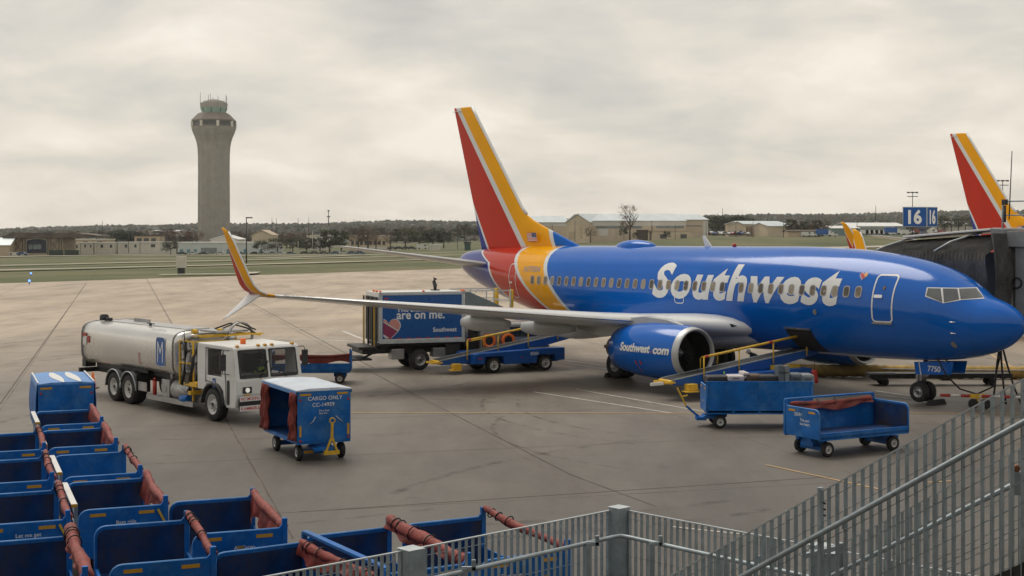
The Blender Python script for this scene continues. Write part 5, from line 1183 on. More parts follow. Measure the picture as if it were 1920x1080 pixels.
# ------------------------------------------------------------------ belt loaders
def belt_loader(label, x, y, ang, zlo, zhi, L=7.1, rail=(1.2, 5.6), top_cap=M_black, rh=.72):
    t = thing('belt_loader', label, 'belt loader', (x, y, 0), R(ang), 'blue belt loaders serving the airliner')
    def bz(u): return zlo + (zhi - zlo) * u / L
    b = B(); b.prism([(0, bz(0) - .10), (0, bz(0) + .06), (L, bz(L) + .06), (L, bz(L) - .12), (L * .6, bz(L * .6) - .30), (L * .12, bz(L * .12) - .26)], lambda u, w, q: (u, q, w), -.42, .42); boom = b.build('conveyor', M_gseblue, t, bevel=.012)
    b = B(); b.loft([[(u, -.36, bz(u) + .075 + .012 * (i % 2)), (u, .36, bz(u) + .075 + .012 * (i % 2))] for i, u in enumerate([L * k / 60 for k in range(61)])], closed=False, sm=False); b.build('belt', M_rubber, boom, fix=False)
    b = B(); [b.beam((0, s * .40, bz(0) + .085), (L, s * .40, bz(L) + .085), .05, .035) for s in (-1, 1)]; b.build('side_rail', M_galv, boom)
    b = B(); b.cyl((L + .05, -.42, bz(L)), (L + .05, .42, bz(L)), .13, n=14); b.build('head_roller', top_cap, boom)
    b = B(); b.cyl((-.04, -.40, bz(0)), (-.04, .40, bz(0)), .08, n=12); b.beam((-.32, -.36, bz(0) - .02), (.1, -.40, bz(0)), .07); b.beam((-.32, .36, bz(0) - .02), (.1, .40, bz(0)), .07); b.beam((-.32, -.36, bz(0) - .02), (-.32, .36, bz(0) - .02), .07)
    b.bb(.45, .85, -.72, -.44, bz(0) - .28, bz(0) - .06); b.bb(.3, .8, -.85, -.5, bz(0) - .34, bz(0) - .29); b.build('foot_guard', M_yel, boom, bevel=.01)
    b = B(); b.prism([(1.35, .42), (1.35, .82), (1.6, .86), (4.9, .98), (5.7, .98), (5.7, .45), (5.25, .42), (5.2, .72), (4.35, .72), (4.3, .36), (2.75, .36), (2.7, .72), (1.85, .72), (1.8, .42)], lambda u, w, q: (u, q, w), -.95, -.45)
    b.prism([(1.35, .42), (1.35, .82), (1.6, .86), (4.9, .98), (5.7, .98), (5.7, .45), (5.25, .42), (5.2, .72), (4.35, .72), (4.3, .36), (2.75, .36), (2.7, .72), (1.85, .72), (1.8, .42)], lambda u, w, q: (u, q, w), .45, .95)
    b.bb(1.4, 5.65, -.44, .44, .34, .62); ch = b.build('chassis', M_gseblue, t, bevel=.015)
    b = B()
    for x0 in (1.5, 1.62, 3.55, 5.62): b.bb(x0, x0 + .09, -.958, -.952, .62, .67)
    b.build('marker_lamp', M_rred, ch); b = B(); b.bb(4.0, 4.4, -.958, -.952, .70, .84); b.build('placard', mat('pale_plate', (.35, .42, .55), .5), ch)
    for x0 in (2.27, 4.77):
        for s in (-1, 1): wheel(t, x0, s * .80, .33, .33, .24, M_rim, .62, side=s)
    b = B(); b.bb(4.2, 5.5, -.50, -.40, bz(4.8) - .42, bz(4.8) - .27, 1); b.bb(4.2, 5.2, -.35, .35, .95, bz(4.6) - .3); b.build('lift_arm', [M_dark, M_yel], t)
    r0, r1 = rail; b = B(); n = 4
    for k in range(n):
        u = r0 + (r1 - r0) * k / (n - 1); b.cyl((u, -.50, bz(u) - .12), (u, -.50, bz(u) + rh), .028, n=8)
    b.cyl((r0, -.50, bz(r0) + rh), (r1, -.50, bz(r1) + rh), .045, n=10)
    hr = b.build('handrail', M_yel, boom)
    b = B()
    for u in (r0 + .03, r0 + (r1 - r0) * .62, r1 - .1): b.cyl((u, -.50, bz(u) + rh), (u + .14, -.50, bz(u + .14) + rh), .052, n=10)
    b.build('red_band', M_rred, hr)
    b = B(); b.tube([(r0 + .5, .5, bz(2)), (r0 + .5, .5, bz(2) + .42), (r0 + .55, .5, bz(2) + .47), (r0 + 1.2, .5, bz(2) + .55), (r0 + 1.25, .5, bz(2) + .5), (r0 + 1.25, .5, bz(2))], .022, 6); b.build('grab_rail', M_yel, boom)
    return t
belt_loader('belt loader beside the box truck, standing empty under the wing', -3.2, 58.9, 27, .50, 1.62)
l2 = belt_loader('belt loader raised to the open cargo hold behind the luggage cart', 5.55, 49.7, 25.5, .66, 1.72, L=7.1, rail=(1.25, 5.8), rh=.68)
b = B(); b.beam((-.34, -.3, .64), (-.85, -.3, .62), .1); b.build('tow_tongue', M_white, l2)
# ------------------------------------------------------------------ tow bar, ducts, cables, chocks, cone, marshalling bits
tb = thing('tow_bar', 'striped red and white tow bar coupled to the nose gear', 'tow bar', (0, 0, 0), 0)
p0 = Vector((*at(1752, 741), 0)); p1 = Vector((*at(1925, 752), 0)); p0.z = .42; p1.z = .40
p0 = Vector((14.7, 47.6, .42)); p1 = Vector((18.6, 46.6, .42)); d = (p1 - p0)
for k in range(9):
    b = B(); b.cyl(p0 + d * (k / 12), p0 + d * ((k + 1) / 12), .05, n=10); b.build('bar_section', M_rred if k % 2 == 0 else M_white, tb)
b = B(); b.cyl(p0 + d * .75, p1, .06, n=10); b.box(p0 + d * .30, (.5, .12, .14)); b.beam(p0 + d * .30, p0 + d * .30 + Vector((0, 0, -.3)), .06); b.build('frame', M_yel, tb)
for k, dy in ((.26, 0), (.36, 0)):
    c = p0 + d * k; wheel(tb, c.x, c.y - .1, .17, .17, .1, M_dark, .5, side=-1)
ah = thing('air_duct', 'dusty yellow air duct snaking across the apron under the nose', 'air duct', (0, 0, 0)); pts = []
for k in range(60):
    f = k / 59; pts.append((11.0 + 12.5 * f, 57.6 - .9 * f + .12 * math.sin(7 * f), .27 + .01 * math.sin(30 * f)))
b = B(); b.tube(pts, .24, 14, rf=lambda i: .25 + (.018 if i % 2 else -.012)); b.build('duct', M_hose, ah)
b = B(); b.tube([(p[0], p[1] - .26, .38) for p in pts[20:]], .02, 5); b.build('cord', M_galvL, ah)
eq = thing('ground_power_cart', 'low dark equipment trailer behind the nose wheel', 'trailer', (16.2, 54.6, 0), R(0))
b = B(); b.bb(-2.2, 3.4, -.35, .35, .30, .48); b.bb(-2.0, -1.5, -.4, .4, .2, .34); b.bb(.6, 1.0, -.4, .4, .2, .34); b.build('frame', M_dark, eq, bevel=.02)
b = B(); b.bb(-2.2, -1.2, -.38, -.34, .46, .52); b.build('trim', M_galvL, eq)
for x in (-1.6, 2.6):
    for s in (-1, 1): wheel(eq, x, s * .32, .15, .15, .1, M_dark, .5, side=s)
cb_ = thing('ground_power_cable', 'black power cables hanging from the nose to the apron', 'cable', (0, 0, 0))
def onp(s, q, z): return air.matrix_basis @ P(s, q, z)
b = B(); s0 = onp(2.9, .7, 1.65); b.tube([s0, s0 + Vector((.3, -.1, -.6)), s0 + Vector((.75, -.1, -1.05)), s0 + Vector((1.4, .1, -1.25)), s0 + Vector((2.0, .2, -1.0)), s0 + Vector((2.3, .4, .0)), s0 + Vector((2.35, .5, .6))], .03, 6)
for dx in (-.3, 0, .35): b.tube([s0 + Vector((2.35, .5, .6)), s0 + Vector((2.35 + dx * .5, .4, -.2)), s0 + Vector((2.35 + dx, .2, -1.0)), s0 + Vector((2.4 + dx * 1.5, .1, -1.6))], .035, 6)
b.build('cable', M_black, cb_)
fl_ = thing('warning_streamer', 'red streamer hanging beside the top of the belt loader', 'streamer', onp(7.2, 2.0, 1.0)); b = B(); b.loft([[(-.09, .02 * math.sin(k), -.12 * k), (.0, .03, -.12 * k), (.09 + .01 * k, .02 * math.cos(k), -.12 * k)] for k in range(5)], closed=False); so = b.build('flag', M_rred, fl_).modifiers.new('S', 'SOLIDIFY'); so.thickness = .02
b = B(); b.tube([(0, 0, 0), (0, 0, .35)], .01, 5); b.build('cord', M_black, fl_)
cone = thing('traffic_cone', 'orange traffic cone behind the fuel truck', 'traffic cone', (*at(174, 728), 0))
b = B(); b.lathe([(.14, .03), (.03, .62), (.0, .63)], (0, 0, 0), (0, 0, 1), 20); b.build('cone_body', M_orange, cone); b = B(); b.box((0, 0, .02), (.4, .4, .04)); b.build('base', M_black, cone, bevel=.01)
mk = thing('wheel_marker', 'lime green marker post standing by the engine intake', 'marker', (*onp(9.2, 4.6, 0).xy, 0)); b = B(); b.cyl((0, 0, 0), (0, 0, .75), .035, n=10); b.cyl((0, 0, .45), (0, 0, .8), .09, n=12); b.lathe([(.05, 0), (.07, 0), (.07, .03), (.05, .03), (.05, 0)], (0, 0, .9), (1, 0, 0), 14); b.build('post', M_hiviz, mk)
ck = 0
for s_, q_, lb in ((17.3, 2.85, 'black wheel chock behind the main gear nearest the camera'), (3.45, .0, 'black wheel chock in front of the nose wheels')):
    p = onp(s_, q_, 0); b = B(); b.prism([(-.14, 0), (.14, 0), (.05, .18), (-.05, .18)], lambda u, w, q: (u, q, w), -.4, .4); o = b.build('wheel_chock', M_rubber, None, loc=(p.x, p.y, 0), rotz=R(PTH)); tag(o, lb, 'wheel chock', 'wheel chocks at the airliner')
# people
person('driver in a yellow green vest behind the fuel truck windscreen', (-8.6, 44.9, .58), -48.7, dict(pel=(.0, .5, .55), wst=(0, .5, .68), chs=(.05, .5, .95), nck=(.08, .5, 1.14), hd=(.09, .5, 1.21), top=(.09, .5, 1.37), lsh=(.05, .69, 1.06), lel=(.28, .72, .90), lwr=(.52, .64, 1.0), lhd=(.60, .62, 1.03), rsh=(.05, .31, 1.06), rel=(.28, .28, .90), rwr=(.52, .38, 1.0), rhd=(.60, .40, 1.03),
  lhp=(0, .6, .52), lkn=(.42, .6, .55), lan=(.5, .6, .2), lto=(.65, .6, .15), rhp=(0, .4, .52), rkn=(.42, .4, .55), ran=(.5, .4, .2), rto=(.65, .4, .15)), M_shirt, M_trous, M_hiviz)
person('ramp worker in dark clothes bending under the airliner belly', (*onp(11.2, 0.6, 0).xy, 0), 200, dict(wst=(.05, 0, 1.05), chs=(.22, 0, 1.2), nck=(.36, 0, 1.28), hd=(.43, 0, 1.3), top=(.55, 0, 1.36), lsh=(.24, .19, 1.22), lel=(.3, .24, .95), lwr=(.42, .2, .8), lhd=(.46, .19, .74), rsh=(.24, -.19, 1.22), rel=(.3, -.24, .95), rwr=(.42, -.2, .8), rhd=(.46, -.19, .74)), M_shirt, M_trous, None, cap=M_white)
# ------------------------------------------------------------------ steel guard fences and stair railing close to the camera
def grating(name, label, p, q, h, par=None, sp=.100, bw=.056, tops=True, wires=8, grp=None, cat='railing', zdir=None, topw=.035):
    """vertical flat bars between p and q (top line), height h down"""
    p = Vector(p); q = Vector(q); d = q - p; dh = Vector((d.x, d.y, 0)); n = int(dh.length / sp); u = dh.normalized(); ang = math.atan2(u.y, u.x); rot = Matrix.Rotation(ang, 3, 'Z')
    b = B()
    for k in range(n + 1):
        c = p + d * (k / n); b.box((c.x, c.y, c.z - h / 2), (.009, bw, h), 0, rot)
    for k in range(wires):
        z = -.11 - k * (h - .15) / wires; b.cyl(p + Vector((0, 0, z)), q + Vector((0, 0, z)), .004, n=5)
    o = b.build(name, M_galv, par, fix=False)
    b = B(); b.beam(p, q, topw, .012) if False else b.add(*ribbon(p, q, .034, .014)); b.build('top_edge', M_galvL, o, fix=False)
    return o
def ribbon(p, q, w, t):
    d = (q - p).normalized(); s = Vector((-d.y, d.x, 0)).normalized() * w / 2; u = Vector((0, 0, t / 2))
    vs = [p - s - u, p + s - u, p + s + u, p - s + u, q - s - u, q + s - u, q + s + u, q - s + u]
    return vs, [(0, 1, 2, 3), (4, 7, 6, 5), (0, 4, 5, 1), (1, 5, 6, 2), (2, 6, 7, 3), (3, 7, 4, 0)]
KN_ = .78
def wp(px, Y, z=None, py=None, k=KN_):
    Y = Y * k
    return Vector(((px - 960) / F * Y, Y, z if z is not None else CH - (py - HY) * Y / F))
fa = wp(505, 19.9, py=1080); fb = wp(772, 22.0, py=1030); fc = wp(1160, 24.6, py=954); fd = wp(1560, 21.6, py=1030)
def fence_run(label, p, q, h=2.2):
    t = thing('guard_fence', label, 'fence', (0, 0, 0)); grating('grating_panel', None, p, q, h, t); return t
f1 = fence_run('galvanised guard fence rising to the low square post', fa + (fa - fb) * .5, fb)
f2 = fence_run('galvanised guard fence between the low square post and the corner post', fb, fc)
f3 = fence_run('galvanised guard fence descending right from the corner post', fc, fd)
f4 = fence_run('galvanised guard fence crossing behind the stair railing', fd, fd + (fd - fc) * 1.6)
def sqpost(label, c, w, h, ang):
    w *= .8
    b = B(); b.box((0, 0, -h / 2), (w, w, h)); b.box((0, 0, .006), (w + .015, w + .015, .012), 1)
    o = b.build('fence_post', [M_galv, M_galvL], None, bevel=.012, loc=c, rotz=ang); tag(o, label, 'post', 'square steel posts of the guard fence'); return o
sqpost('square steel post on the low left of the guard fence', fb + Vector((0, -.1, .03)), .30, 2.0, R(42)); sqpost('square steel corner post where the guard fence turns', fc + Vector((0, -.1, .04)), .26, 2.2, R(42)); 
sqpost('square steel post with a box beside the stair railing', wp(1540, 20.6, py=1022), .26, 1.6, R(42))
# handrail of that fence on its own posts
hr = thing('handrail', 'round galvanised handrail bending at the fence corner', 'handrail', (0, 0, 0))
ha = wp(780, 20.3, py=1092); hb = wp(1150, 23.6, py=1007); hb2 = wp(1178, 23.6, py=1007); hc = wp(1500, 20.9, py=1078); he = wp(1640, 20.0, py=1112)
b = B(); b.tube([ha + (ha - hb) * .4, ha, ha.lerp(hb, .5), hb, hb.lerp(hb2, .5) + Vector((0, .02, .01)), hb2, hb2.lerp(hc, .5), hc, he], .028, 12); b.build('rail', M_galv, hr)
for px, Y, py in ((1103, 23.0, 1023), (1222, 23.0, 1023), (1405, 21.6, 1062), (870, 21.0, 1070)):
    c = wp(px, Y, py=py); b = B(); b.bb(c.x - .03, c.x + .03, c.y - .03, c.y + .03, c.z - 1.2, c.z + .03); b.bb(c.x - .03, c.x + .14, c.y - .02, c.y + .02, c.z + .0, c.z + .05); b.bb(c.x + .09, c.x + .14, c.y - .02, c.y + .02, c.z, c.z + .13); b.build('bracket_post', M_galv, hr, bevel=.005)
# stair railing
sa = Vector((3.02 * KN_, 18.7 * KN_, 6 - 4.14 * KN_)); sb = Vector((5.78 * KN_, 16.0 * KN_, 6 - 1.76 * KN_)); sdv = sb - sa
st = thing('stair_railing', 'tall galvanised stair railing climbing to the right edge', 'railing', (0, 0, 0))
s0 = sa - sdv * .62; s1 = sa + sdv * 1.5; mid_ = sa + sdv * .34
grating('grating_panel', None, s0, mid_, 1.75, st, .094, .064); grating('grating_panel', None, mid_, s1, 1.75, st, .094, .064)
b = B(); c = mid_; b.box((c.x, c.y, c.z - .85), (.04, .065, 1.8), 0, Matrix.Rotation(R(-45), 3, 'Z')); [b.cyl((c.x + .02, c.y - .04, c.z - z), (c.x + .03, c.y - .07, c.z - z), .012, n=8, mi=1) for z in (.10, .16, .22)]; b.build('post', [M_galv, M_dark], st, bevel=.004)
nrm = Vector((-.7, -.7, 0)); up_ = Vector((0, 0, 1))
b = B(); q0 = s0 + nrm * .08 - up_ * .46; q1 = s1 + nrm * .08 - up_ * .38
b.cyl(q0, q1, .028, n=14); r1 = b.build('upper_handrail', M_galv, st)
b = B(); [b.tube([q0.lerp(q1, f), q0.lerp(q1, f) - up_ * .07, q0.lerp(q1, f) - up_ * .10 - nrm * .08], .012, 6) for f in (.2, .5, .8)]; b.build('bracket', M_galv, r1)
b = B(); off = -nrm * 1.0
p0_ = s0 + off * .75 - up_ * .81; p1_ = s1 + off * .75 - up_ * .83; b.cyl(p0_, p1_, .026, n=14); b.build('lower_handrail', M_galv, st)
s2 = thing('inner_stair_railing', 'second lower railing on the far side of the stairs', 'railing', (0, 0, 0))
i0 = wp(1575, 19.2, py=1022); i1 = wp(1920, 17.5, py=838); di = i1 - i0; grating('grating_panel', None, i0 - di * .02, i1 + di * .5, 1.3, s2, .094, .05)
b = B(); c = i0; b.box((c.x, c.y, c.z - .7), (.07, .07, 1.45)); b.beam(c + Vector((0, 0, -.02)), c + Vector((-.42, -.02, -.12)), .05); b.build('post', M_galv, s2)
stp = thing('staircase', 'dark steel stair flight behind the tall railing', 'stairs', (0, 0, 0))
b = B(); b.add(*ribbon(s0 - up_ * 1.77, s1 - up_ * 1.77, .04, .26)); b.build('stringer', M_dark, stp)
for k in range(4, 15):
    c = s0.lerp(s1, k / 14) - up_ * 1.8 + off * .5; b = B(); b.box(c, (.28, .9, .03), 0, Matrix.Rotation(R(-45), 3, 'Z')); b.build('tread', M_dark, stp)
cbx = thing('control_box', 'grey steel box on the fence beside the stair foot', 'box', wp(1543, 20.4, py=1060)); b = B(); b.box((0, 0, 0), (.26, .2, .3)); b.box((0, 0, .155), (.29, .23, .012), 1); b.build('case', [M_galv, M_galvL], cbx, bevel=.01)
bx2 = thing('junction_box', 'small grey box by the second railing at the right edge', 'box', wp(1913, 16.8, py=905)); b = B(); b.box((0, 0, 0), (.16, .12, .22)); b.cyl((-.05, -.06, .14), (-.05, .0, .14), .035, n=10, mi=1); b.build('case', [M_galv, mat('rust', (.25, .10, .05), .8)], bx2, bevel=.01)
# terminal the camera looks out of, unseen, added to block sky light
tm = thing('terminal_light_blocker', 'long grey terminal wall behind the viewpoint, unseen, added to block sky light', 'terminal', (0, 0, 0))
b = B(); b.bb(-120, 90, -30, -1.2, 0, 13.5); b.build('wall', M_bridged, tm); b = B(); b.bb(-120, 90, -30, 1.5, 13.5, 14.2); b.build('roof', M_bridge, tm)
# ------------------------------------------------------------------ jet bridge
jb = thing('jet_bridge', 'grey jet bridge with dark bellows hood round the airliner nose', 'jet bridge', onp(0, 0, 0), R(PTH + 180))
def rows_loft(b, rows, mi=0, sm=True): b.loft(rows, mi, sm, closed=False)
# bellows hood: folds wrapping over the fuselage door, from aft top to fore side
b = B(); rows = []
N = 64
for i in range(N + 1):
    f = i / N; s = 7.6 - 5.0 * f; fold = .07 * (1 if i % 2 else -1); rr = []
    zt = 5.60 + .32 * f
    for j in range(15):
        g = j / 14
        if g < .45: k = g / .45; q = -4.4 + (4.4 - 1.55) * k; z = zt - (zt - 5.15) * k ** 2.2 - .04
        else: k = (g - .45) / .55; q = -1.55 - .25 * k; z = 5.15 - k * 2.3
        rr.append(P(s + .06 * math.sin(j * 1.3), q + fold * .25, z + fold))
    rows.append(rr)
rows_loft(b, rows, 0, False)
hd_ = b.build('bellows', M_fabric, jb, fix=False)
b = B(); rows = []
for i in range(40):
    f = i / 39; q = -1.9 - 2.6 * f; fold = .06 * (1 if i % 2 else -1)
    rows.append([P(2.55 + fold + .75 * (1 - f) * (1 - j / 10) ** 2 * 0 - .18 * math.sin(j * .3), q, 5.9 - 3.2 * j / 10 + 0 * f) for j in range(11)])
rows_loft(b, rows, 0, False); b.build('bellows', M_fabric, jb, fix=False)
for sh in (0, 1):
    b = B(); pts = [P(7.2 - 2.9 * sh, -3.9, 5.72 + .2 * sh), P(7.05 - 2.9 * sh, -3.0, 5.66 + .18 * sh), P(7.35 - 2.9 * sh, -2.2, 5.42 + .18 * sh), P(7.7 - 2.9 * sh, -1.7, 5.15 + .1 * sh)]; b.tube(pts, .035, 6); b.build('hoop', M_galvL, hd_)
b = B(); b.prism([(7.1, 5.72), (3.1, 6.02), (3.1, 6.10), (7.1, 5.80)], lambda u, w, q: P(u, q, w), -2.9, -5.2); b.build('hood_roof', M_white, jb, bevel=.02)
b = B(); b.prism([(3.2, 6.09), (2.62, 6.06), (2.55, 5.5), (2.68, 5.36), (2.95, 5.36), (3.1, 5.55)], lambda u, w, q: P(u, q, w), -2.75, -3.0); b.build('hood_bracket', M_bridge, jb, bevel=.03)
b = B(); b.prism([(4.6, 2.5), (-1.8, 2.5), (-1.8, 6.02), (2.6, 6.02), (2.6, 5.2), (4.6, 5.2)], lambda u, w, q: P(u, q, w), -4.5, -8.2); cabn = b.build('cabin', M_bridge, jb, bevel=.03)
b = B(); b.bb(-2.55, 1.8, 3.0, 4.45, 2.55, 5.85); b.build('rotunda', M_bridged, jb)
for s_, w_, m_ in ((1.95, .55, M_bridge), (1.05, .08, M_galvL), (.25, .5, M_galv)):
    b = B(); b.box(P(s_, -2.92, 4.2), (w_, .12, 3.4)); b.build('wall_post', m_, jb)
b = B(); [b.box(P(1.35 - .12 * k, -2.86, 4.05), (.05, .05, 3.0)) for k in range(4)]; b.build('roller_door', M_dark, jb)
b = B(); b.box(P(1.5, -2.85, 5.7), (2.0, .2, .55)); b.build('header', M_bridge, jb, bevel=.01)
b = B(); b.cyl(P(2.5, -2.9, 5.4), P(2.35, -2.9, 2.7), .04); b.build('downpipe', M_galvL, jb)
b = B(); b.lathe([(.16, -.03), (.2, -.03), (.2, .03), (.16, .03), (.16, -.03)], P(2.15, -2.84, 4.15), (0, 1, 0), 18); b.build('hose_coil', M_black, jb)
# service deck on the roof with corrugated unit and whip aerials
b = B(); b.box(P(.0, -5.0, 6.7), (3.3, 2.6, 1.15)); ru = b.build('roof_unit', M_bridge, jb, bevel=.02)
b = B()
for k in range(4): b.box(P(.0, -3.68, 6.42 + .24 * k), (3.3, .12, .10))
b.build('louvre_rows', M_galvL, ru)
b = B()
for z in (6.55, 7.05): b.cyl(P(3.1, -3.4, z), P(-1.5, -3.4, z), .025, n=8)
for s_ in (3.1, 2.05, .6): b.cyl(P(s_, -3.4, 6.0), P(s_, -3.4, 7.1), .03, n=8)
b.cyl(P(2.1, -3.4, 7.05), P(2.1, -5.4, 7.05), .025, n=8); b.build('roof_railing', M_galv, jb)
b = B(); b.box(P(2.95, -3.3, 7.02), (.16, .14, .2)); b.cyl(P(2.95, -3.3, 6.9), P(2.95, -3.3, 6.3), .05, n=8); b.build('floodlight', M_dark, jb)
for s_, z_ in ((2.72, 8.85), (1.15, 8.85)):
    b = B(); b.cyl(P(s_ + .12, -3.4, 6.4), P(s_, -3.4, z_), .022, .016, n=8); b.build('whip_aerial', M_dark, jb)
b = B(); b.cyl(P(1.2, -7, 0), P(1.2, -7, 2.6), .22, n=14); b.cyl(P(0.8, -5.0, 0.6), P(0.8, -5.0, 2.6), .17, n=14); b.box(P(1, -6, .5), (.5, 3, .4)); b.build('support_column', M_bridge, jb)
for q in (-5.0, -7.2): wheel(jb, -1.0, -q, .45, .45, .3, M_dull, .5)
# gate sign: blue box on a short post
gs = thing('gate_sign', 'blue gate sign box with white number 16 on two faces', 'sign', wp(1738, 55.0, z=6.62, k=1), 0)
b = B(); b.prism([(-1.0, -.12), (0, 0), (.50, .24), (-.5, .6)], lambda u, w, q: (u, w, q), -.40, .40); bxs = b.build('sign_box', M_galvL, gs, bevel=.01)
for p_, q_, wd, nm in (((-.97, -.118), (-.03, -.006), .50, 'front'), ((.03, .012), (.47, .226), .27, 'side')):
    p3 = Vector((*p_, 0)); q3 = Vector((*q_, 0)); d = (q3 - p3).normalized(); n = Vector((d.y, -d.x, 0)); b = B()
    b.add([p3 + n * .012 + Vector((0, 0, -.37)), q3 + n * .012 + Vector((0, 0, -.37)), q3 + n * .012 + Vector((0, 0, .37)), p3 + n * .012 + Vector((0, 0, .37))], [(0, 1, 2, 3)])
    fc_ = b.build('sign_face', M_signblue, bxs, fix=False)
    lettering('16', (p3 + q3) / 2 + n * .018 + Vector((0, 0, -.29)), d, (0, 0, 1), bxs, h=.58, w=wd * 1.12, m=emis('sign_letter', (.8, .76, .68), .12), center=True, bold=.035)
b = B(); b.cyl((-.1, .15, -.40), (-.1, .15, -.52), .36, .16, n=20); b.cyl((-.1, .15, -.52), (-.1, .15, -.85), .13, n=16); b.build('stand', M_bridge, gs)
# ------------------------------------------------------------------ control tower
def bg(px, Y, z=None): 
    X = (px - 960) / F * Y; return (X, Y, terr(X, Y) if z is None else z)
tw = thing('control_tower', 'tall concrete airport control tower with flared top and glass cab', 'control tower', (*bg(401, 820)[:2], -5))
S_ = 820 / F
def trg(y, wpx, n=8, rot=0): # ring at picture height
    z = CH + (HY - y) * S_ + 5; r = wpx / 2 * S_
    return [(r * math.cos(2 * math.pi * k / n + rot), r * math.sin(2 * math.pi * k / n + rot), z) for k in range(n)]
M_towc = mat('tower_concrete', (.34, .32, .29), .85, var=.10, vscale=.25, dirt=((.32, .29, .25), .7, .12), bump=.5, bscale=.8)
b = B(); rr = R(22.5)
prof = [(470, 59), (420, 58.5), (360, 58), (320, 57.5), (290, 58), (275, 60), (265, 64), (256, 70), (249, 76), (243, 80), (239, 81)]
def cring(y, w, n=28): 
    z = CH + (HY - y) * S_ + 5; r = w / 2 * S_; return [(r * math.cos(2 * math.pi * k / n) * (1 + .035 * (-1) ** k), r * math.sin(2 * math.pi * k / n) * (1 + .035 * (-1) ** k), z) for k in range(n)]
b.loft([cring(y, w) for y, w in prof], caps=True, sm=False); b.build('shaft', M_towc, tw)
M_towd = mat('tower_roof', (.19, .165, .14), .8, var=.15, vscale=.3)
b = B(); b.loft([trg(240, 82, 8, rr), trg(236, 81, 8, rr)], sm=False, caps=True); b.loft([trg(229, 82, 8, rr), trg(226, 84, 8, rr), trg(214, 60, 8, rr), trg(212, 52, 8, rr)], sm=False, caps=True); b.build('gallery', M_towd, tw)
b = B(); b.loft([trg(238, 78, 8, rr), trg(228, 78, 8, rr)], sm=False, caps=True); b.build('gallery_windows', M_win, tw)
b = B(); 
for k in range(8):
    b = B(); a = rr + 2 * math.pi * k / 8; r = 40 * S_; z0, z1 = CH + (HY - 239) * S_ + 5, CH + (HY - 228) * S_ + 5
    b.box((r * math.cos(a), r * math.sin(a), (z0 + z1) / 2), (1.4, 1.4, z1 - z0)); b.build('gallery_pier', M_cream, tw)
b = B(); b.loft([trg(214, 42, 8, rr), trg(213, 44, 8, rr), trg(211.5, 42, 8, rr)], sm=False, caps=True); b.build('cab_base', M_dark, tw)
b = B(); b.loft([trg(212.5, 44, 8, rr), trg(202.5, 51, 8, rr)], sm=False, caps=True); b.build('cab_glass', emis('cab_glass', (.22, .33, .27), .10), tw)  # faint glow put into the glass itself, no lamp inside
b = B()
for k in range(16):
    a = rr + 2 * math.pi * k / 16; m_ = .965 if k % 2 else 1.0; r0_, r1_ = 21 * S_ * m_, 24.6 * S_ * m_; z0, z1 = CH + (HY - 212) * S_ + 5, CH + (HY - 203) * S_ + 5
    b.beam((r0_ * math.cos(a), r0_ * math.sin(a), z0), (r1_ * math.cos(a), r1_ * math.sin(a), z1), .3)
b.build('mullion', M_dark, tw)
b = B(); b.loft([trg(203, 50, 8, rr), trg(194, 52, 8, rr), trg(193, 51, 8, rr)], sm=False, caps=True); b.loft([trg(193, 42, 12), trg(190, 40, 12), trg(189, 26, 12), trg(187, 20, 12)], sm=False, caps=True); b.build('cab_roof', M_towc, tw)
for dx, h in ((-24, 20), (-9, 16), (-5, 18), (0, 11), (9, 14), (24, 16), (25, 13)):
    b = B(); z = CH + (HY - 194) * S_ + 5; b.cyl((dx * S_, -2, z), (dx * S_, -2, z + h * S_), .12, n=6); b.build('aerial', M_dark, tw)
# ------------------------------------------------------------------ buildings across the field
def gable(name, label, px0, px1, ybase, yeave, yridge, Y, depth=24, rot=0, wall=M_tan, roof=M_roof, windows=(), cat='building', group=None, ridge='x', parts=()):
    """front face from px0 to px1 seen from the apron; windows (u0, u1, v0, v1) in fractions of the front"""
    X0 = (px0 - 960) / F * Y; X1 = (px1 - 960) / F * Y; W = (X1 - X0) / max(.5, math.cos(R(rot))); zb = CH + (HY - ybase) * Y / F; h = (ybase - yeave) * Y / F; hr_ = (ybase - yridge) * Y / F
    t = thing(name, label, cat, (X0, Y, zb), R(rot), group)
    b = B(); b.bb(0, W, 0, depth, -4, h)
    if hr_ > h + .1:
        if ridge == 'x':
            b.prism([(0, h), (depth, h), (depth / 2, hr_ - .2)], lambda u, w, q: (q, u, w), 0, W)
        else: b.prism([(0, h), (W, h), (W / 2, hr_ - .2)], lambda u, w, q: (u, q, w), 0, depth)
    b.build('wall', wall, t)
    if hr_ > h + .1:
        b = B(); e_ = .5
        if ridge == 'x':
            b.prism([(-e_, h - .15), (depth / 2, hr_), (depth + e_, h - .15), (depth + e_, h + .1), (depth / 2, hr_ + .3), (-e_, h + .1)], lambda u, w, q: (q, u, w), -e_, W + e_)
        else: b.prism([(-e_, h - .15), (W / 2, hr_), (W + e_, h - .15), (W + e_, h + .1), (W / 2, hr_ + .3), (-e_, h + .1)], lambda u, w, q: (u, q, w), -e_, depth + e_)
        b.build('roof', roof, t)
    else:
        b = B(); b.bb(-.3, W + .3, -.3, depth + .3, h, h + .5); b.build('roof', roof, t)
    for wdw in windows:
        u0, u1, v0, v1 = wdw[:4]; m_ = wdw[4] if len(wdw) > 4 else M_win; nm = wdw[5] if len(wdw) > 5 else 'window'
        b = B(); b.bb(u0 * W, u1 * W, -.12, .1, v0 * h, v1 * h); b.build(nm, m_, t)
    return t, W, h
HG = 'big metal hangars across the airfield'
M_hang = mat('hangar_panel', (.56, .47, .36), .75, var=.07, vscale=.06, dirt=((.42, .35, .27), .5, .2)); M_hangw = mat('hangar_upper', (.60, .585, .545), .7, var=.08, vscale=.1)
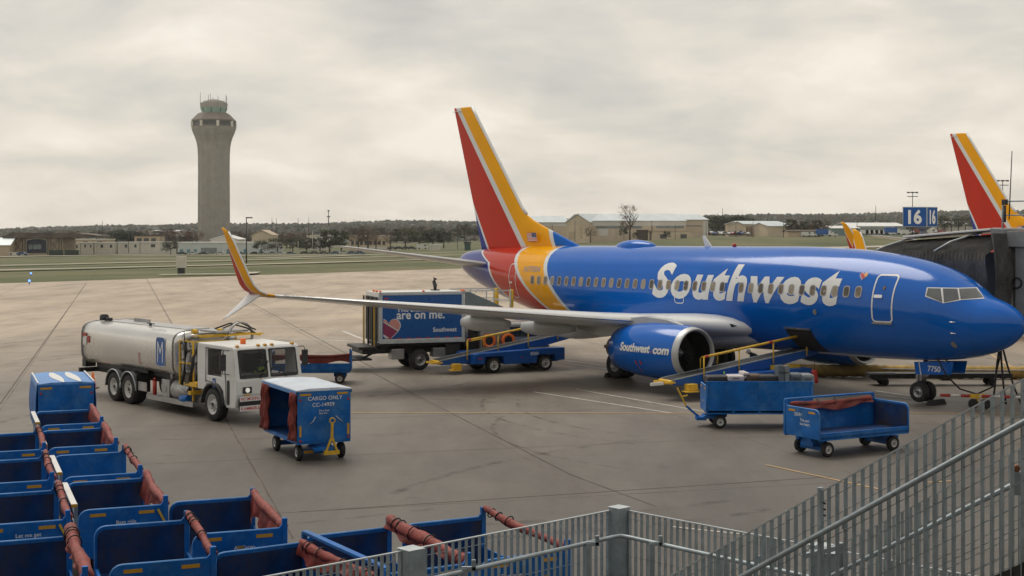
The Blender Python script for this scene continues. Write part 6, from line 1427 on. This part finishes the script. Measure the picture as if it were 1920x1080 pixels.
M_band = mat('hangar_glazing', (.20, .235, .235), .4, var=.3, vscale=.3)
gable('hangar', 'pale roofed hangar end just right of the orange tail fin', 985, 1066, 452, 417, 405, 700, 40, 6, M_hang, M_roof, ((.10, .5, 0, .55, M_tan2, 'door'), (.62, .63, 0, .9), (.2, .95, .8, .95, M_hangw, 'panel')), 'hangar', HG)
t, W, h = gable('hangar', 'large long hangar with rusty pale roof and grey window band', 1098, 1290, 447, 414, 401, 640, 44, 9, M_hang, M_roof, ((0, 1, .72, 1, M_hangw, 'panel'), (.1, .42, .56, .70, M_band), (.46, .56, .56, .70, M_band), (.7, .98, .58, .74, M_band), (.30, .302, 0, .7, M_dark, 'downpipe'), (.66, .663, 0, .7, M_dark, 'downpipe'), (.13, .22, .15, .55, M_hangw, 'door'), (.58, .66, 0, .42, M_dark, 'door')), 'hangar', HG)
gable('hangar', 'tall gabled hangar end left of the long hangar', 1062, 1104, 452, 417, 402, 642, 30, -26, M_tan2, M_roof, ((.1, .35, .1, .5, M_tan, 'door'), (.6, .7, .1, .8, M_tan, 'panel')), 'hangar', HG, 'y')
gable('hangar', 'short hangar section at the right end of the long hangar', 1282, 1328, 443, 412, 402, 655, 40, 6, M_hang, M_roof, ((.1, .75, .6, .66, M_band), (.80, 1.0, -.1, .93, M_hangw, 'panel')), 'hangar', HG)
gable('shed', 'low flat tan building in front of the long hangar', 1222, 1300, 447, 434, 434, 628, 12, 5, M_tan2, M_tan, ((.2, .35, 0, .6), (.7, .85, 0, .6)))
gable('shed', 'dark brown shed beside the bare tree', 1196, 1215, 449, 433, 433, 628, 6, 0, M_trunk, M_trunk, ())
gable('building', 'tan gabled building with a grey roof right of the car park', 1395, 1478, 441, 420, 415, 720, 30, 10, M_tan, M_roof, ((.02, .08, .1, .6),), 'building', None)
gable('building', 'tan gabled front left of the grey roofed building', 1366, 1398, 441, 424, 416, 715, 24, -10, M_tan2, M_roof, ((.55, .8, 0, .5),), 'building', None, 'y')
gable('building', 'second tan block joined right of the grey roofed building', 1440, 1482, 442, 424, 418, 700, 20, 14, M_tan2, M_roof, (), 'building')
gable('warehouse', 'long grey green warehouse with white roof left of the gate sign', 1595, 1700, 438, 424, 418, 860, 40, 3, mat('warehouse_green', (.26, .31, .30), .8), M_roofw, ((0, .6, .0, .3, M_dark, 'door'), (.1, .8, .85, 1, M_roofw, 'panel')), 'building')
gable('warehouse', 'distant white warehouse with curved roof right of the gate sign', 1755, 1815, 432, 420, 415, 1000, 40, 0, M_cream, M_roofw, (), 'building')
gable('warehouse', 'low dark windowed warehouse right of the far winglet', 1560, 1612, 441, 428, 424, 840, 30, 0, mat('warehouse_teal', (.16, .24, .25), .8), M_roofw, (), 'building')
gable('building', 'low brown building with stone wall under the bare trees', 1478, 1540, 443, 434, 432, 640, 12, 0, M_tan, M_trunk, ((.55, .7, .1, .8), (.85, .98, .1, .8)), 'building')
# left side
stg, W, h = gable('stage_building', 'tan building with big dark blue arched opening and steel trusses', 22, 118, 475, 446, 446, 610, 18, 0, M_tan, mat('stage_roof', (.12, .085, .065), .8, var=.3, vscale=.1), ())
b = B(); ap = [(W * .30, .2), (W * .70, .2), (W * .70, h * .82)] + [(W * .5 + W * .2 * math.cos(R(a)), h * .82 + h * .14 * math.sin(R(a))) for a in range(15, 180, 15)] + [(W * .30, h * .82)]
b.prism(ap, lambda u, w, q: (u, q, w), -.35, -.2); ao = b.build('arch_opening', mat('arch_navy', (.012, .018, .05), .6, var=.4, vscale=.4), stg)
b = B(); b.tube([(u, -.38, w) for u, w in ap[1:]], .35, 6); b.build('arch_frame', M_cream, stg)
for k, x0 in enumerate((.33, .42, .5)): 
    b = B(); b.prism(ringpoly(W * x0 + 1, h * .42, 1.7, 2.2, .6), lambda u, w, q: (u, q, w), -.45, -.36); b.build('opening_screen', M_band, ao)
b = B()
for x in (.01, .06, .23, .28, .72, .78, .94, .99): b.beam((W * x, -1.2, -.5), (W * x, -1.2, h + .3), .28)
for x0, x1 in ((.06, .23), (.78, .94)): b.beam((W * x0, -1.2, .5), (W * x1, -1.2, h * .9), .2); b.beam((W * x0, -1.2, h * .45), (W * x1, -1.2, h), .2); b.beam((W * x1, -1.2, .5), (W * x0, -1.2, h * .8), .2)
b.build('truss', M_dark, stg)
b = B(); b.bb(-3, W + 16, -3, 18, h + .1, h + 1.0); b.prism([(-3, h + 1), (W + 16, h + 1), (W + 6, h + 2.2), (3, h + 2.3)], lambda u, w, q: (u, q, w), -2, 17); b.build('canopy_roof', mat('canopy_brown', (.13, .105, .085), .85, var=.4, vscale=.15), stg)
gable('building', 'tan shed with pale blue grey roof at the left edge', -30, 17, 478, 460, 447, 600, 14, 4, M_tan, M_roof, ())
b = B(); b.bb(0, 24 * .24, 0, 2.4, 0, 1.3); b.bb(.3, 1.2, -.04, 0, .3, 1.0, 1); b.bb(4.2, 5.2, -.04, 0, .3, 1.0, 1); o = b.build('generator_trailer', [M_cream, M_dark], None, loc=bg(17, 590, -3.8)); tag(o, 'pale generator trailer in front of the arched building', 'trailer')
for i, (a, c, lb) in enumerate(((92, 118, 'dark green screen panel right of the arched opening'), (121, 148, 'dark green screen panel left of the long white wall'))):
    x0, Y0, _ = bg(a, 596); x1 = bg(c, 596)[0]; b = B(); b.bb(0, x1 - x0, 0, .3, -1, 2.1); b.bb(-.1, x1 - x0 + .1, -.05, .35, 2.1, 2.3); o = b.build('screen_fence', mat('screen_green', (.03, .05, .035), .8), None, loc=(x0, Y0, -3.9)); tag(o, lb, 'screen', 'green screens beside the stage building')
for i, (a, c, y0, y1, lb) in enumerate(((120, 150, 466, 457, 'first white trailer by the green screens'), (151, 175, 465, 456, 'second white trailer left of a dark gap'), (177, 216, 465.5, 456, 'long white trailer in the middle of the row'), (222, 262, 465, 455.5, 'long white trailer below the brown building'), (263, 330, 464.5, 455, 'longest white trailer near the small round tree'))):
    gable('trailer', lb, a, c, y0, y1, y1, 640, 4, 0, M_cream, M_roofw, ((.3, .42, .1, .7), (.75, .85, .1, .7)), 'trailer', 'white trailers in a row across the field')
gable('building', 'long low tan building behind the white trailers', 112, 200, 462, 450, 450, 680, 14, 0, M_tan, M_cream, ((.2, .3, .4, .8), (.5, .6, .4, .8), (.8, .9, .4, .8)))
gable('building', 'brown flat roofed building left of the control tower', 252, 297, 455, 443, 443, 760, 14, 0, M_tan, M_trunk, ((.1, .3, .2, .7), (.4, .6, .2, .7), (.7, .9, .2, .7)))
gable('warehouse', 'distant white roofed warehouse on the wooded slope', 279, 328, 437, 434, 432, 1200, 60, 0, M_cream, M_roofw, ())
gable('office_building', 'long low white office with teal windows at the tower foot', 334, 520, 478.5, 456, 456, 640, 16, 0, mat('office_wall', (.56, .60, .59), .8, var=.05, vscale=.2), M_roofw,
      ((.02, .05, 0, .5, M_teal), (.09, .12, 0, .5, M_teal), (.16, .19, 0, .5, M_teal), (.23, .39, 0, .62, M_band, 'entrance'), (.49, .52, 0, .5, M_teal), (.66, .69, 0, .5, M_teal), (.82, .85, 0, .5, M_teal)))
gable('building', 'cream gabled building rising behind the low office', 395, 446, 468, 449, 442, 660, 20, 0, M_cream, M_roofw, (), ridge='y')
gable('building', 'tan gabled house front right of the control tower', 472, 509, 462, 441, 432, 720, 20, 0, M_tan2, M_tan, ((.38, .68, .0, .35),), ridge='y')
gable('building', 'tan building with many windows behind the bare trees', 655, 725, 468, 443, 443, 700, 18, 0, M_tan, M_cream, tuple((.05 + .12 * k, .12 + .12 * k, .35, .65) for k in range(8)) + ((0, 1, 0, .22, M_cream, 'panel'),))
gable('building', 'low pale building among dark trees', 575, 612, 455, 443, 443, 740, 14, 0, M_cream, M_cream, ((.2, .4, .2, .7), (.6, .8, .2, .7)))
# trees: a few shapes, each copied as a thing of its own
def make_tree(seed, h, w, bare, leaf):
    g = random.Random(seed); t = thing('tree', None, None); b = B(); limbs = []
    b.tube([(0, 0, -1), (0, 0, h * .2), (g.uniform(-.2, .2), 0, h * .4), (g.uniform(-.3, .3), .1, h * (.85 if bare else .6))], .2, 7, rf=lambda i: (.35, .28, .2, .05)[i] * h / 9)
    for k in range(16 if bare else 8):
        a = g.uniform(0, 6.28); z0 = g.uniform(.22, .6) * h; L_ = w * g.uniform(.3, .5); p = Vector((L_ * math.cos(a), L_ * math.sin(a), z0 + L_ * g.uniform(.5, 1.3))); limbs.append(p)
        b.tube([(0, 0, z0), (p.x * .5, p.y * .5, (z0 + p.z) / 2 - .1), tuple(p)], .08, 5, rf=lambda i: (.12, .08, .03)[i] * h / 9)
    b.build('trunk', M_trunk, t, fix=False)
    b = B(); cl = []
    for k in range(34):
        a = g.uniform(0, 6.28); e_ = g.uniform(-.7, 1.0) ; rr = w * .5 * g.uniform(.45, .95) * math.cos(e_ * .9); cl.append((Vector((rr * math.cos(a), rr * math.sin(a), h * .62 + h * .36 * math.sin(e_ * 1.2))), g.uniform(.5, 1.1) * w * .13))
    n = 950 if bare else 1500
    for k in range(n):
        c, r = g.choice(cl); v = Vector((g.gauss(0, 1), g.gauss(0, 1), g.gauss(0, .8))) * r * .55 + c
        if bare: 
            d = Vector((g.uniform(-1, 1), g.uniform(-1, 1), g.uniform(0, 1.3))).normalized() * g.uniform(.5, 1.0); s_ = d.cross(Vector((g.random(), g.random(), g.random()))).normalized() * .05; b.add([v - s_, v + s_, v + d], [(0, 1, 2)])
        else:
            d1_ = Vector((g.uniform(-1, 1), g.uniform(-1, 1), g.uniform(-1, 1))).normalized() * g.uniform(.14, .30) * h / 8; d2_ = d1_.cross(Vector((g.random() - .5, g.random() - .5, g.random() - .5))).normalized() * d1_.length
            b.add([v - d1_, v + d2_, v + d1_, v - d2_], [(0, 1, 2, 3)])
    b.build('crown', leaf, t, fix=False); return t
protos = [make_tree(1, 8, 8.5, False, M_leaf[0]), make_tree(2, 7.5, 9, False, M_leaf[1]), make_tree(3, 8, 8, True, M_leaf[2]), make_tree(4, 8, 7, True, M_leaf[3]), make_tree(5, 6.5, 9.5, False, M_leaf[0]), make_tree(6, 8.5, 7, False, M_leaf[1])]
KN = ['dense dark evergreen tree', 'broad olive green tree', 'bare brown tree', 'bare reddish tree', 'low spreading dark tree', 'tall olive tree']
used = set()
def tree(px, ytop, ybase, Y, kind, lab, grp, sw=1.0):
    Hh = (ybase - ytop) * Y / F; base_h = (8, 7.5, 8, 8, 6.5, 8.5)[kind]
    if kind in used: t = copy_tree(protos[kind])
    else: t = protos[kind]; used.add(kind)
    zb = CH + (HY - ybase) * Y / F; k = Hh / base_h * .98
    t.location = ((px - 960) / F * Y, Y, zb); t.scale = (k * sw, k * sw, k); t.rotation_euler = (0, 0, rnd.uniform(0, 6.28)); tag(t, lab, 'tree', grp)
    return t
GR1 = 'trees round the office at the tower foot'; GR2 = 'trees behind the car parks left of the airliner'; GR3 = 'trees by the hangars'; GR4 = 'distant trees before the wooded slope'
tree(320, 452, 478, 600, 4, 'small round dark tree at the left end of the white office', GR1)
tree(490, 452, 475, 610, 4, 'low dark tree right of the dark light pole', GR1, 1.2)
for px, yt, yb, k, lb in ((520, 447, 474, 1, 'broad tree left of the parked silver cars'), (549, 447, 474, 1, 'broad olive tree behind the silver cars'), (575, 446, 474, 0, 'dense tree behind the blue grey cars'), (600, 445, 474, 0, 'dense dark tree left of the tallest clump'),
                          (618, 431, 475, 5, 'tallest olive tree of the clump before the stabilizer tip'), (640, 434, 472, 5, 'tall olive tree at the stabilizer tip')):
    tree(px, yt, yb, 640, k, lb, GR2, 1.2)
for px, yt, yb, k, lb in ((672, 428, 466, 2, 'bare tree left of the many windowed building'), (690, 424, 466, 2, 'tall bare tree before the many windowed building'), (705, 440, 466, 3, 'reddish bare tree above the stabilizer'), (732, 436, 466, 2, 'bare tree right of the many windowed building'),
                          (760, 430, 464, 1, 'big olive tree left of the white van'), (786, 432, 463, 1, 'big olive tree above the white van'), (812, 432, 463, 0, 'big dense tree right of the white van'), (832, 434, 462, 0, 'rounded dark tree last before the tail fin')):
    tree(px, yt, yb, 650, k, lb, GR2, 1.25)
for k in range(6): tree(218 + 9 * k, 434 + (k % 3) * 2, 458, 780, 0 if k % 2 else 4, 'dark trees massed left of the brown building', 'dark trees massed left of the brown building', 1.3)
for k in range(7): tree(308 + 10 * k, 432 + (k % 3), 460, 790, 3 if k % 3 else 2, 'reddish bare trees massed beside the tower', 'reddish bare trees massed beside the tower', 1.3)
for k in range(12): tree(442 + 12 * k, 434 + (k * 7 % 5), 460, 800, 3 if k % 3 == 0 else 2, 'bare trees massed behind the tower office', 'bare trees massed behind the tower office', 1.4)
tree(1181, 384, 449, 600, 3, 'tall bare reddish tree standing before the long hangar', GR3, .75)
tree(1170, 428, 446, 595, 4, 'small round shrub tree left of the tall bare tree', GR3, .8); tree(1250, 434, 449, 600, 4, 'small round shrub tree right of the brown shed', GR3, .8); tree(1107, 425, 452, 600, 2, 'small bare tree before the left end of the long hangar', GR3); tree(1192, 436, 449, 590, 4, 'dark low shrub tree at the foot of the bare tree', GR3, .7)
for k in range(7): tree(1336 + 10 * k, 405 + (k * 5 % 4), 440, 900, 5 if k % 2 else 1, 'olive trees massed right of the hangars', 'olive trees massed right of the hangars', 1.3)
for k in range(6): tree(1484 + 12 * k, 411 + (k * 5 % 6), 440, 700, 2 if k % 2 else 5, 'bare and olive trees behind the low brown building', 'bare and olive trees behind the low brown building', 1.2)
for k in range(5): tree(1758 + 13 * k, 405 + (k * 5 % 6), 432, 1000, 5 if k % 2 else 1, 'olive trees right of the gate sign', 'olive trees right of the gate sign', 1.3)
for k in range(16): tree(30 + 19 * k, 434 - .3 * k + (k * 7 % 5), 452 - .4 * k, 950, (0, 2, 1, 4)[k % 4], 'mixed trees far behind the stage building and trailers', 'mixed trees far behind the stage building and trailers', 1.7)
for k in range(22): tree(870 + 42 * k + (k * 17 % 20), 419 + (k * 7 % 6), 437, 1000, (0, 2, 1, 5)[k % 4], 'far trees scattered before the slope beyond the hangars', 'far trees scattered before the slope beyond the hangars', 1.5)
for k in range(14): tree(655 + 18 * k, 424 + (k * 7 % 6), 448, 900, (2, 0, 2, 1)[k % 4], 'far trees behind the many windowed building', 'far trees behind the many windowed building', 1.5)
# wood on the hills: one mass
g = random.Random(3); b = B()
for k in range(7000):
    px = g.uniform(-60, 1960); f = g.random(); Y = 1050 * (3250 / 1050) ** f; ff = (math.log(Y / 1050) / math.log(3300 / 1050)) ** .8
    top = CH + (HY - lerp(SKY_Y, px)) * 3300 / F; z0 = -4 if px < 900 else 1; z = z0 + (top - 3 - z0) * ff + 3 * math.sin(px * .021 + Y * .004) * ff; x = (px - 960) / F * Y; r = g.uniform(2.2, 4.5) * (1 + ff * .3)
    if px in () : continue
    n = 6; ring = [(x + r * g.uniform(.7, 1.1) * math.cos(a), Y + r * math.sin(a), z + r * g.uniform(-.1, .4)) for a in [2 * math.pi * i / n for i in range(n)]]
    b.add(ring + [(x + g.uniform(-.3, .3) * r, Y, z + r * g.uniform(.7, 1.05)), (x, Y, z - r)], [(i, (i + 1) % n, n) for i in range(n)] + [((i + 1) % n, i, n + 1) for i in range(n)], g.choice((0, 0, 1, 2)))
o = b.build('woods', [mat('wood_dark', (.040, .050, .034), .9, var=.3, vscale=.05), mat('wood_olive', (.060, .066, .040), .9, var=.3, vscale=.05), mat('wood_brown', (.085, .068, .050), .9, var=.3, vscale=.05)], None, fix=False); tag(o, 'distant woodland covering the low hills on the skyline', 'woodland', kind='stuff')
# light poles and masts
def pole(label, px, ytop, ybase, Y, r=.12, head=None, name='light_pole', grp='light poles and masts across the airfield', m=M_dark):
    zb = CH + (HY - ybase) * Y / F; h = (ybase - ytop) * Y / F; t = thing(name, label, 'pole', ((px - 960) / F * Y, Y, zb), 0, grp); b = B(); b.cyl((0, 0, -1), (0, 0, h), r, r * .6, n=8); b.build('pole', m, t)
    if head == 'arm': b = B(); b.bb(-.1, 1.3, -.2, .2, h - .15, h + .1); b.build('lamp_head', m, t)
    if head == 'cross':
        b = B(); b.bb(-1.6, 1.6, -.2, .2, h - .1, h + .1); b.bb(-1.6, 1.6, -.2, .2, h - 1.3, h - 1.1); [b.bb(x - .3, x + .3, -.3, .3, h - .2, h + .2) for x in (-1.3, 0, 1.3)]; b.build('lamp_head', m, t)
    if head == 'dish': b = B(); b.bb(-1.4, 1.4, -.5, .5, h * .48, h * .56); b.bb(-.8, .8, -.5, .5, h * .9, h); b.build('antenna_head', m, t)
    return t
pole('tall dark light pole right of the orange winglet', 462, 408, 492, 300, .16, 'arm')
pole('thin mast with crossed antennas on the skyline', 616, 394, 420, 1200, .45, 'dish')
pole('light mast with crossed lamps above the gate sign', 1711, 361, 440, 420, .16, 'cross'); pole('light mast with crossed lamps behind the second tail fin', 1880, 339, 440, 380, .16, 'cross')
for i, (px, yt, yb, lb) in enumerate(((192, 414, 440, 'thin skyline mast above the arched building'), (241, 428, 470, 'brown pole left of the brown building'), (220, 449, 473, 'brown pole at the end of the tan building'), (182, 449, 470, 'dark pole before the white trailers'), (510, 408, 436, 'thin skyline pole left of the four'), (518, 409, 436, 'thin skyline pole beside the left one'),
        (559, 409, 436, 'thin skyline pole third from the tower'), (579, 408, 440, 'dark skyline pole fourth from the tower'), (664, 411, 430, 'short skyline pole by the tall bare tree'), (586, 432, 462, 'white lamp post behind dense trees'), (500, 457, 476, 'white lamp post by the low dark tree'), (559, 452, 477, 'pale lamp post by the silver cars'),
        (858, 438, 463, 'dark pole left of the tail fin'), (1078, 412, 449, 'brown pole at the tall gabled hangar end'), (1207, 412, 433, 'dark pole right of the bare tree'), (1222, 413, 437, 'second dark pole right of the bare tree'), (1266, 418, 449, 'dark pole before the hangar window band'), (1324, 416, 438, 'dark pole at the end of the hangars'), (1338, 404, 436, 'thin pale pole left of the car park'),
        (1380, 416, 441, 'dark pole at the tan gabled front'), (1412, 415, 448, 'tall dark pole before the grey roofed building'), (1469, 404, 442, 'dark pole right of the grey roofed building'), (1607, 404, 438, 'dark pole right of the far winglet'), (1642, 385, 412, 'thin red mast on the skyline left of the sign'), (1556, 405, 432, 'dark pole left of the far winglet'), (1426, 401, 430, 'thin skyline pole above the grey roof'), (1355, 390, 410, 'faint skyline mast right of the hangars'))):
    pole(lb, px, yt, yb, 620 if yb > 436 else 1100, .13 if yb > 436 else .28, None, m=M_cream if 'white' in lb or 'pale' in lb else M_dark)
# cars, trucks
def make_car(m, van=False):
    t = B()
    if van: body = [(-2.6, .35), (2.6, .35), (2.6, 1.1), (2.0, 1.3), (1.5, 2.1), (-2.6, 2.15)]
    else: body = [(-2.2, .35), (2.2, .35), (2.25, .8), (1.2, .98), (.6, 1.42), (-1.0, 1.45), (-1.8, 1.0), (-2.2, .95)]
    t.prism(body, lambda u, w, q: (u, q, w), -.88, .88, 0)
    wn_ = [(1.05, 1.0), (.55, 1.36), (-.95, 1.38), (-1.6, 1.0)] if not van else [(2.0, 1.35), (1.5, 2.0), (.8, 2.0), (.8, 1.35)]
    t.prism(wn_, lambda u, w, q: (u, q, w), -.9, .9, 1)
    for x in (-1.4, 1.4): t.cyl((x, -.92, .33), (x, .92, .33), .33, n=12, mi=2)
    return t.build('parked_car', [m, M_glass, M_rubber], None)
cols = {'white': (.6, .6, .58), 'silver': (.35, .36, .37), 'dark grey': (.05, .052, .055), 'blue': (.05, .09, .2), 'red': (.22, .03, .025), 'black': (.012, .012, .014)}
cproto = {}
def car(px, yb, Y, cn, lab, grp, rz=0, van=False):
    key = (cn, van); zb = CH + (HY - yb) * Y / F
    if key in cproto: o = cproto[key].copy(); COL.objects.link(o)
    else: o = make_car(mat('car_' + cn.replace(' ', '_'), cols[cn], .3, coat=.3, var=.03), van); cproto[key] = o
    o.location = ((px - 960) / F * Y, Y, zb); o.rotation_euler = (0, 0, R(rz)); tag(o, lab, 'van' if van else 'car', grp); return o
CG1 = 'cars parked before the tower office'; CG2 = 'cars parked by the hangars'
L1 = [(342, 'dark grey'), (362, 'white'), (381, 'dark grey'), (413, 'white'), (450, 'blue'), (478, 'dark grey'), (492, 'silver'), (512, 'silver'), (527, 'white'), (546, 'blue'), (572, 'black'), (590, 'dark grey'), (608, 'dark grey'), (628, 'blue'), (645, 'white'), (660, 'blue'), (676, 'blue')]
for px, cn in L1: car(px, 478 if px < 560 else 477, 615, cn, cn + ' car parked before the tower office', CG1, rnd.choice((0, 8, 180)))
car(690, 471, 640, 'blue', 'blue car below the tall bare tree', CG1); 
for px, cn in ((735, 'dark grey'), (748, 'black'), (761, 'dark grey'), (772, 'black')): car(px, 468, 640, cn, cn + ' car under the big olive trees', 'dark cars under the big olive trees', 5)
car(792, 467, 640, 'white', 'white van under the big dense tree', 'dark cars under the big olive trees', 0, True); 
gable('trailer', 'white box trailer right of the white van', 806, 827, 467, 460, 460, 640, 3, 0, M_cream, M_roofw, (), 'trailer'); gable('shed', 'dark green kiosk left of the tail fin', 871, 882, 463, 456, 456, 560, 3, 0, mat('kiosk_green', (.03, .08, .07), .6), M_dark, (), 'kiosk')
for k, px in enumerate(range(1303, 1400, 6)):
    cn = ('white', 'dark grey', 'white', 'silver', 'red', 'white', 'blue', 'silver')[k % 8]; car(px, 440.5 - (k % 2) * 1.6, 700 + (k % 2) * 14, cn, cn + ' car in the packed lot by the hangars', CG2, rnd.choice((60, 90, 120)))
for px, lb in ((1512, 'white van left of the row of box trucks'), (1522, 'second white van beside the box trucks'), (1560, 'white van right of the far blue sided truck')): car(px, 443.5, 640, 'white', lb, 'white vans at the field edge', 0, True)
def far_truck(px, Y, yb, lab, cargo, scale=1.0):
    zb = CH + (HY - yb) * Y / F; t = thing('delivery_truck', lab, 'truck', ((px - 960) / F * Y, Y, zb), 0, 'distant trucks along the field edge'); t.scale = (scale,) * 3
    b = B(); b.bb(-3.2, 2.2, -1.2, 1.2, .9, 3.4); bo = b.build('cargo_box', cargo, t); b = B(); b.prism([(2.3, .6), (4.2, .6), (4.2, 1.6), (3.7, 2.5), (2.3, 2.6)], lambda u, w, q: (u, q, w), -1.1, 1.1); b.bb(3.4, 3.9, -1.12, 1.12, 1.7, 2.3, 1); b.build('cab', [M_white, M_glass], t)
    for x in (-2.2, 3.1):
        b = B(); b.cyl((x, -1.15, .45), (x, 1.15, .45), .45, n=12); b.build('wheel', M_rubber, t)
far_truck(1543, 640, 443.5, 'blue sided box truck left of the far winglet', M_signblue); far_truck(1530, 650, 443, 'white box truck next to the blue sided one', M_white, .9)
far_truck(1672, 640, 440, 'blue sided box truck left of the gate sign', M_signblue); 
for k in range(6): far_truck(1622 + 9 * k, 680, 440.5, 'white trucks packed in a row before the warehouse', M_white, .7)
for k in range(7): car(1700 + 11 * k + (k % 2) * 3, 440 - (k % 3), 620, ('white', 'silver', 'red', 'dark grey')[k % 4], ('white', 'silver', 'red', 'dark grey')[k % 4] + ' vehicle beyond the gate sign', 'vehicles beyond the gate sign', rnd.choice((0, 40)), k % 2 == 0)
car(42, 479, 560, 'blue', 'blue car on the road before the arched building', None)
cab_ = thing('electrical_cabinet', 'white cabinet on a dark post standing in the grass', 'cabinet', gp(340, 514)); b = B(); b.bb(-.7, .7, -.35, .35, .9, 2.6); b.build('case', M_cream, cab_, bevel=.04); b = B(); b.bb(-.5, .5, -.25, .25, -.2, .9); b.build('stand', M_dark, cab_)
for k, (px, py) in enumerate(((55, 533), (58, 518))):
    l_ = thing('taxiway_light', ('blue taxiway light at the apron edge', 'blue taxiway light farther out in the grass')[k], 'light', gp(px, py), 0, 'blue taxiway lights'); b = B(); b.cyl((0, 0, 0), (0, 0, .3), .05, n=8); b.build('stem', M_dark, l_); b = B(); b.ell((0, 0, .4), (.14, .14, .14), 10, 6); b.build('lens', emis('blue_lamp', (.1, .25, 1), 3), l_)
# chain-link fence along the far road: posts and wires
cf = thing('field_fence', 'thin wire field fence before the trailers and office', 'fence', (0, 0, 0)); pr = None
b = B()
for k in range(70):
    p = gp(148 + 10.5 * k, 479.2); p = Vector((p[0], 585, terr(p[0], 585))); p.x = (148 + 10.5 * k - 960) / F * 585
    b.cyl(p, p + Vector((0, 0, 2.2)), .045, n=5)
    if pr: [b.cyl(pr + Vector((0, 0, z)), p + Vector((0, 0, z)), .012, n=3) for z in (.5, 1.2, 2.1)]
    pr = p
b.build('fence_wires', M_galv, cf, fix=False)
hz = bpy.data.materials.new('haze'); hz.use_nodes = True; ht = hz.node_tree; ht.nodes.remove(ht.nodes['Principled BSDF'])
pv = ht.nodes.new('ShaderNodeVolumePrincipled'); pv.inputs['Color'].default_value = (.92, .93, .95, 1); pv.inputs['Density'].default_value = .00008; pv.inputs['Anisotropy'].default_value = .2
ht.links.new(pv.outputs[0], ht.nodes['Material Output'].inputs['Volume'])
b = B(); b.bb(-2600, 2600, -70, 3700, -24, 110); tag(b.build('haze', hz), 'pale air haze over the whole field', 'haze', kind='stuff')
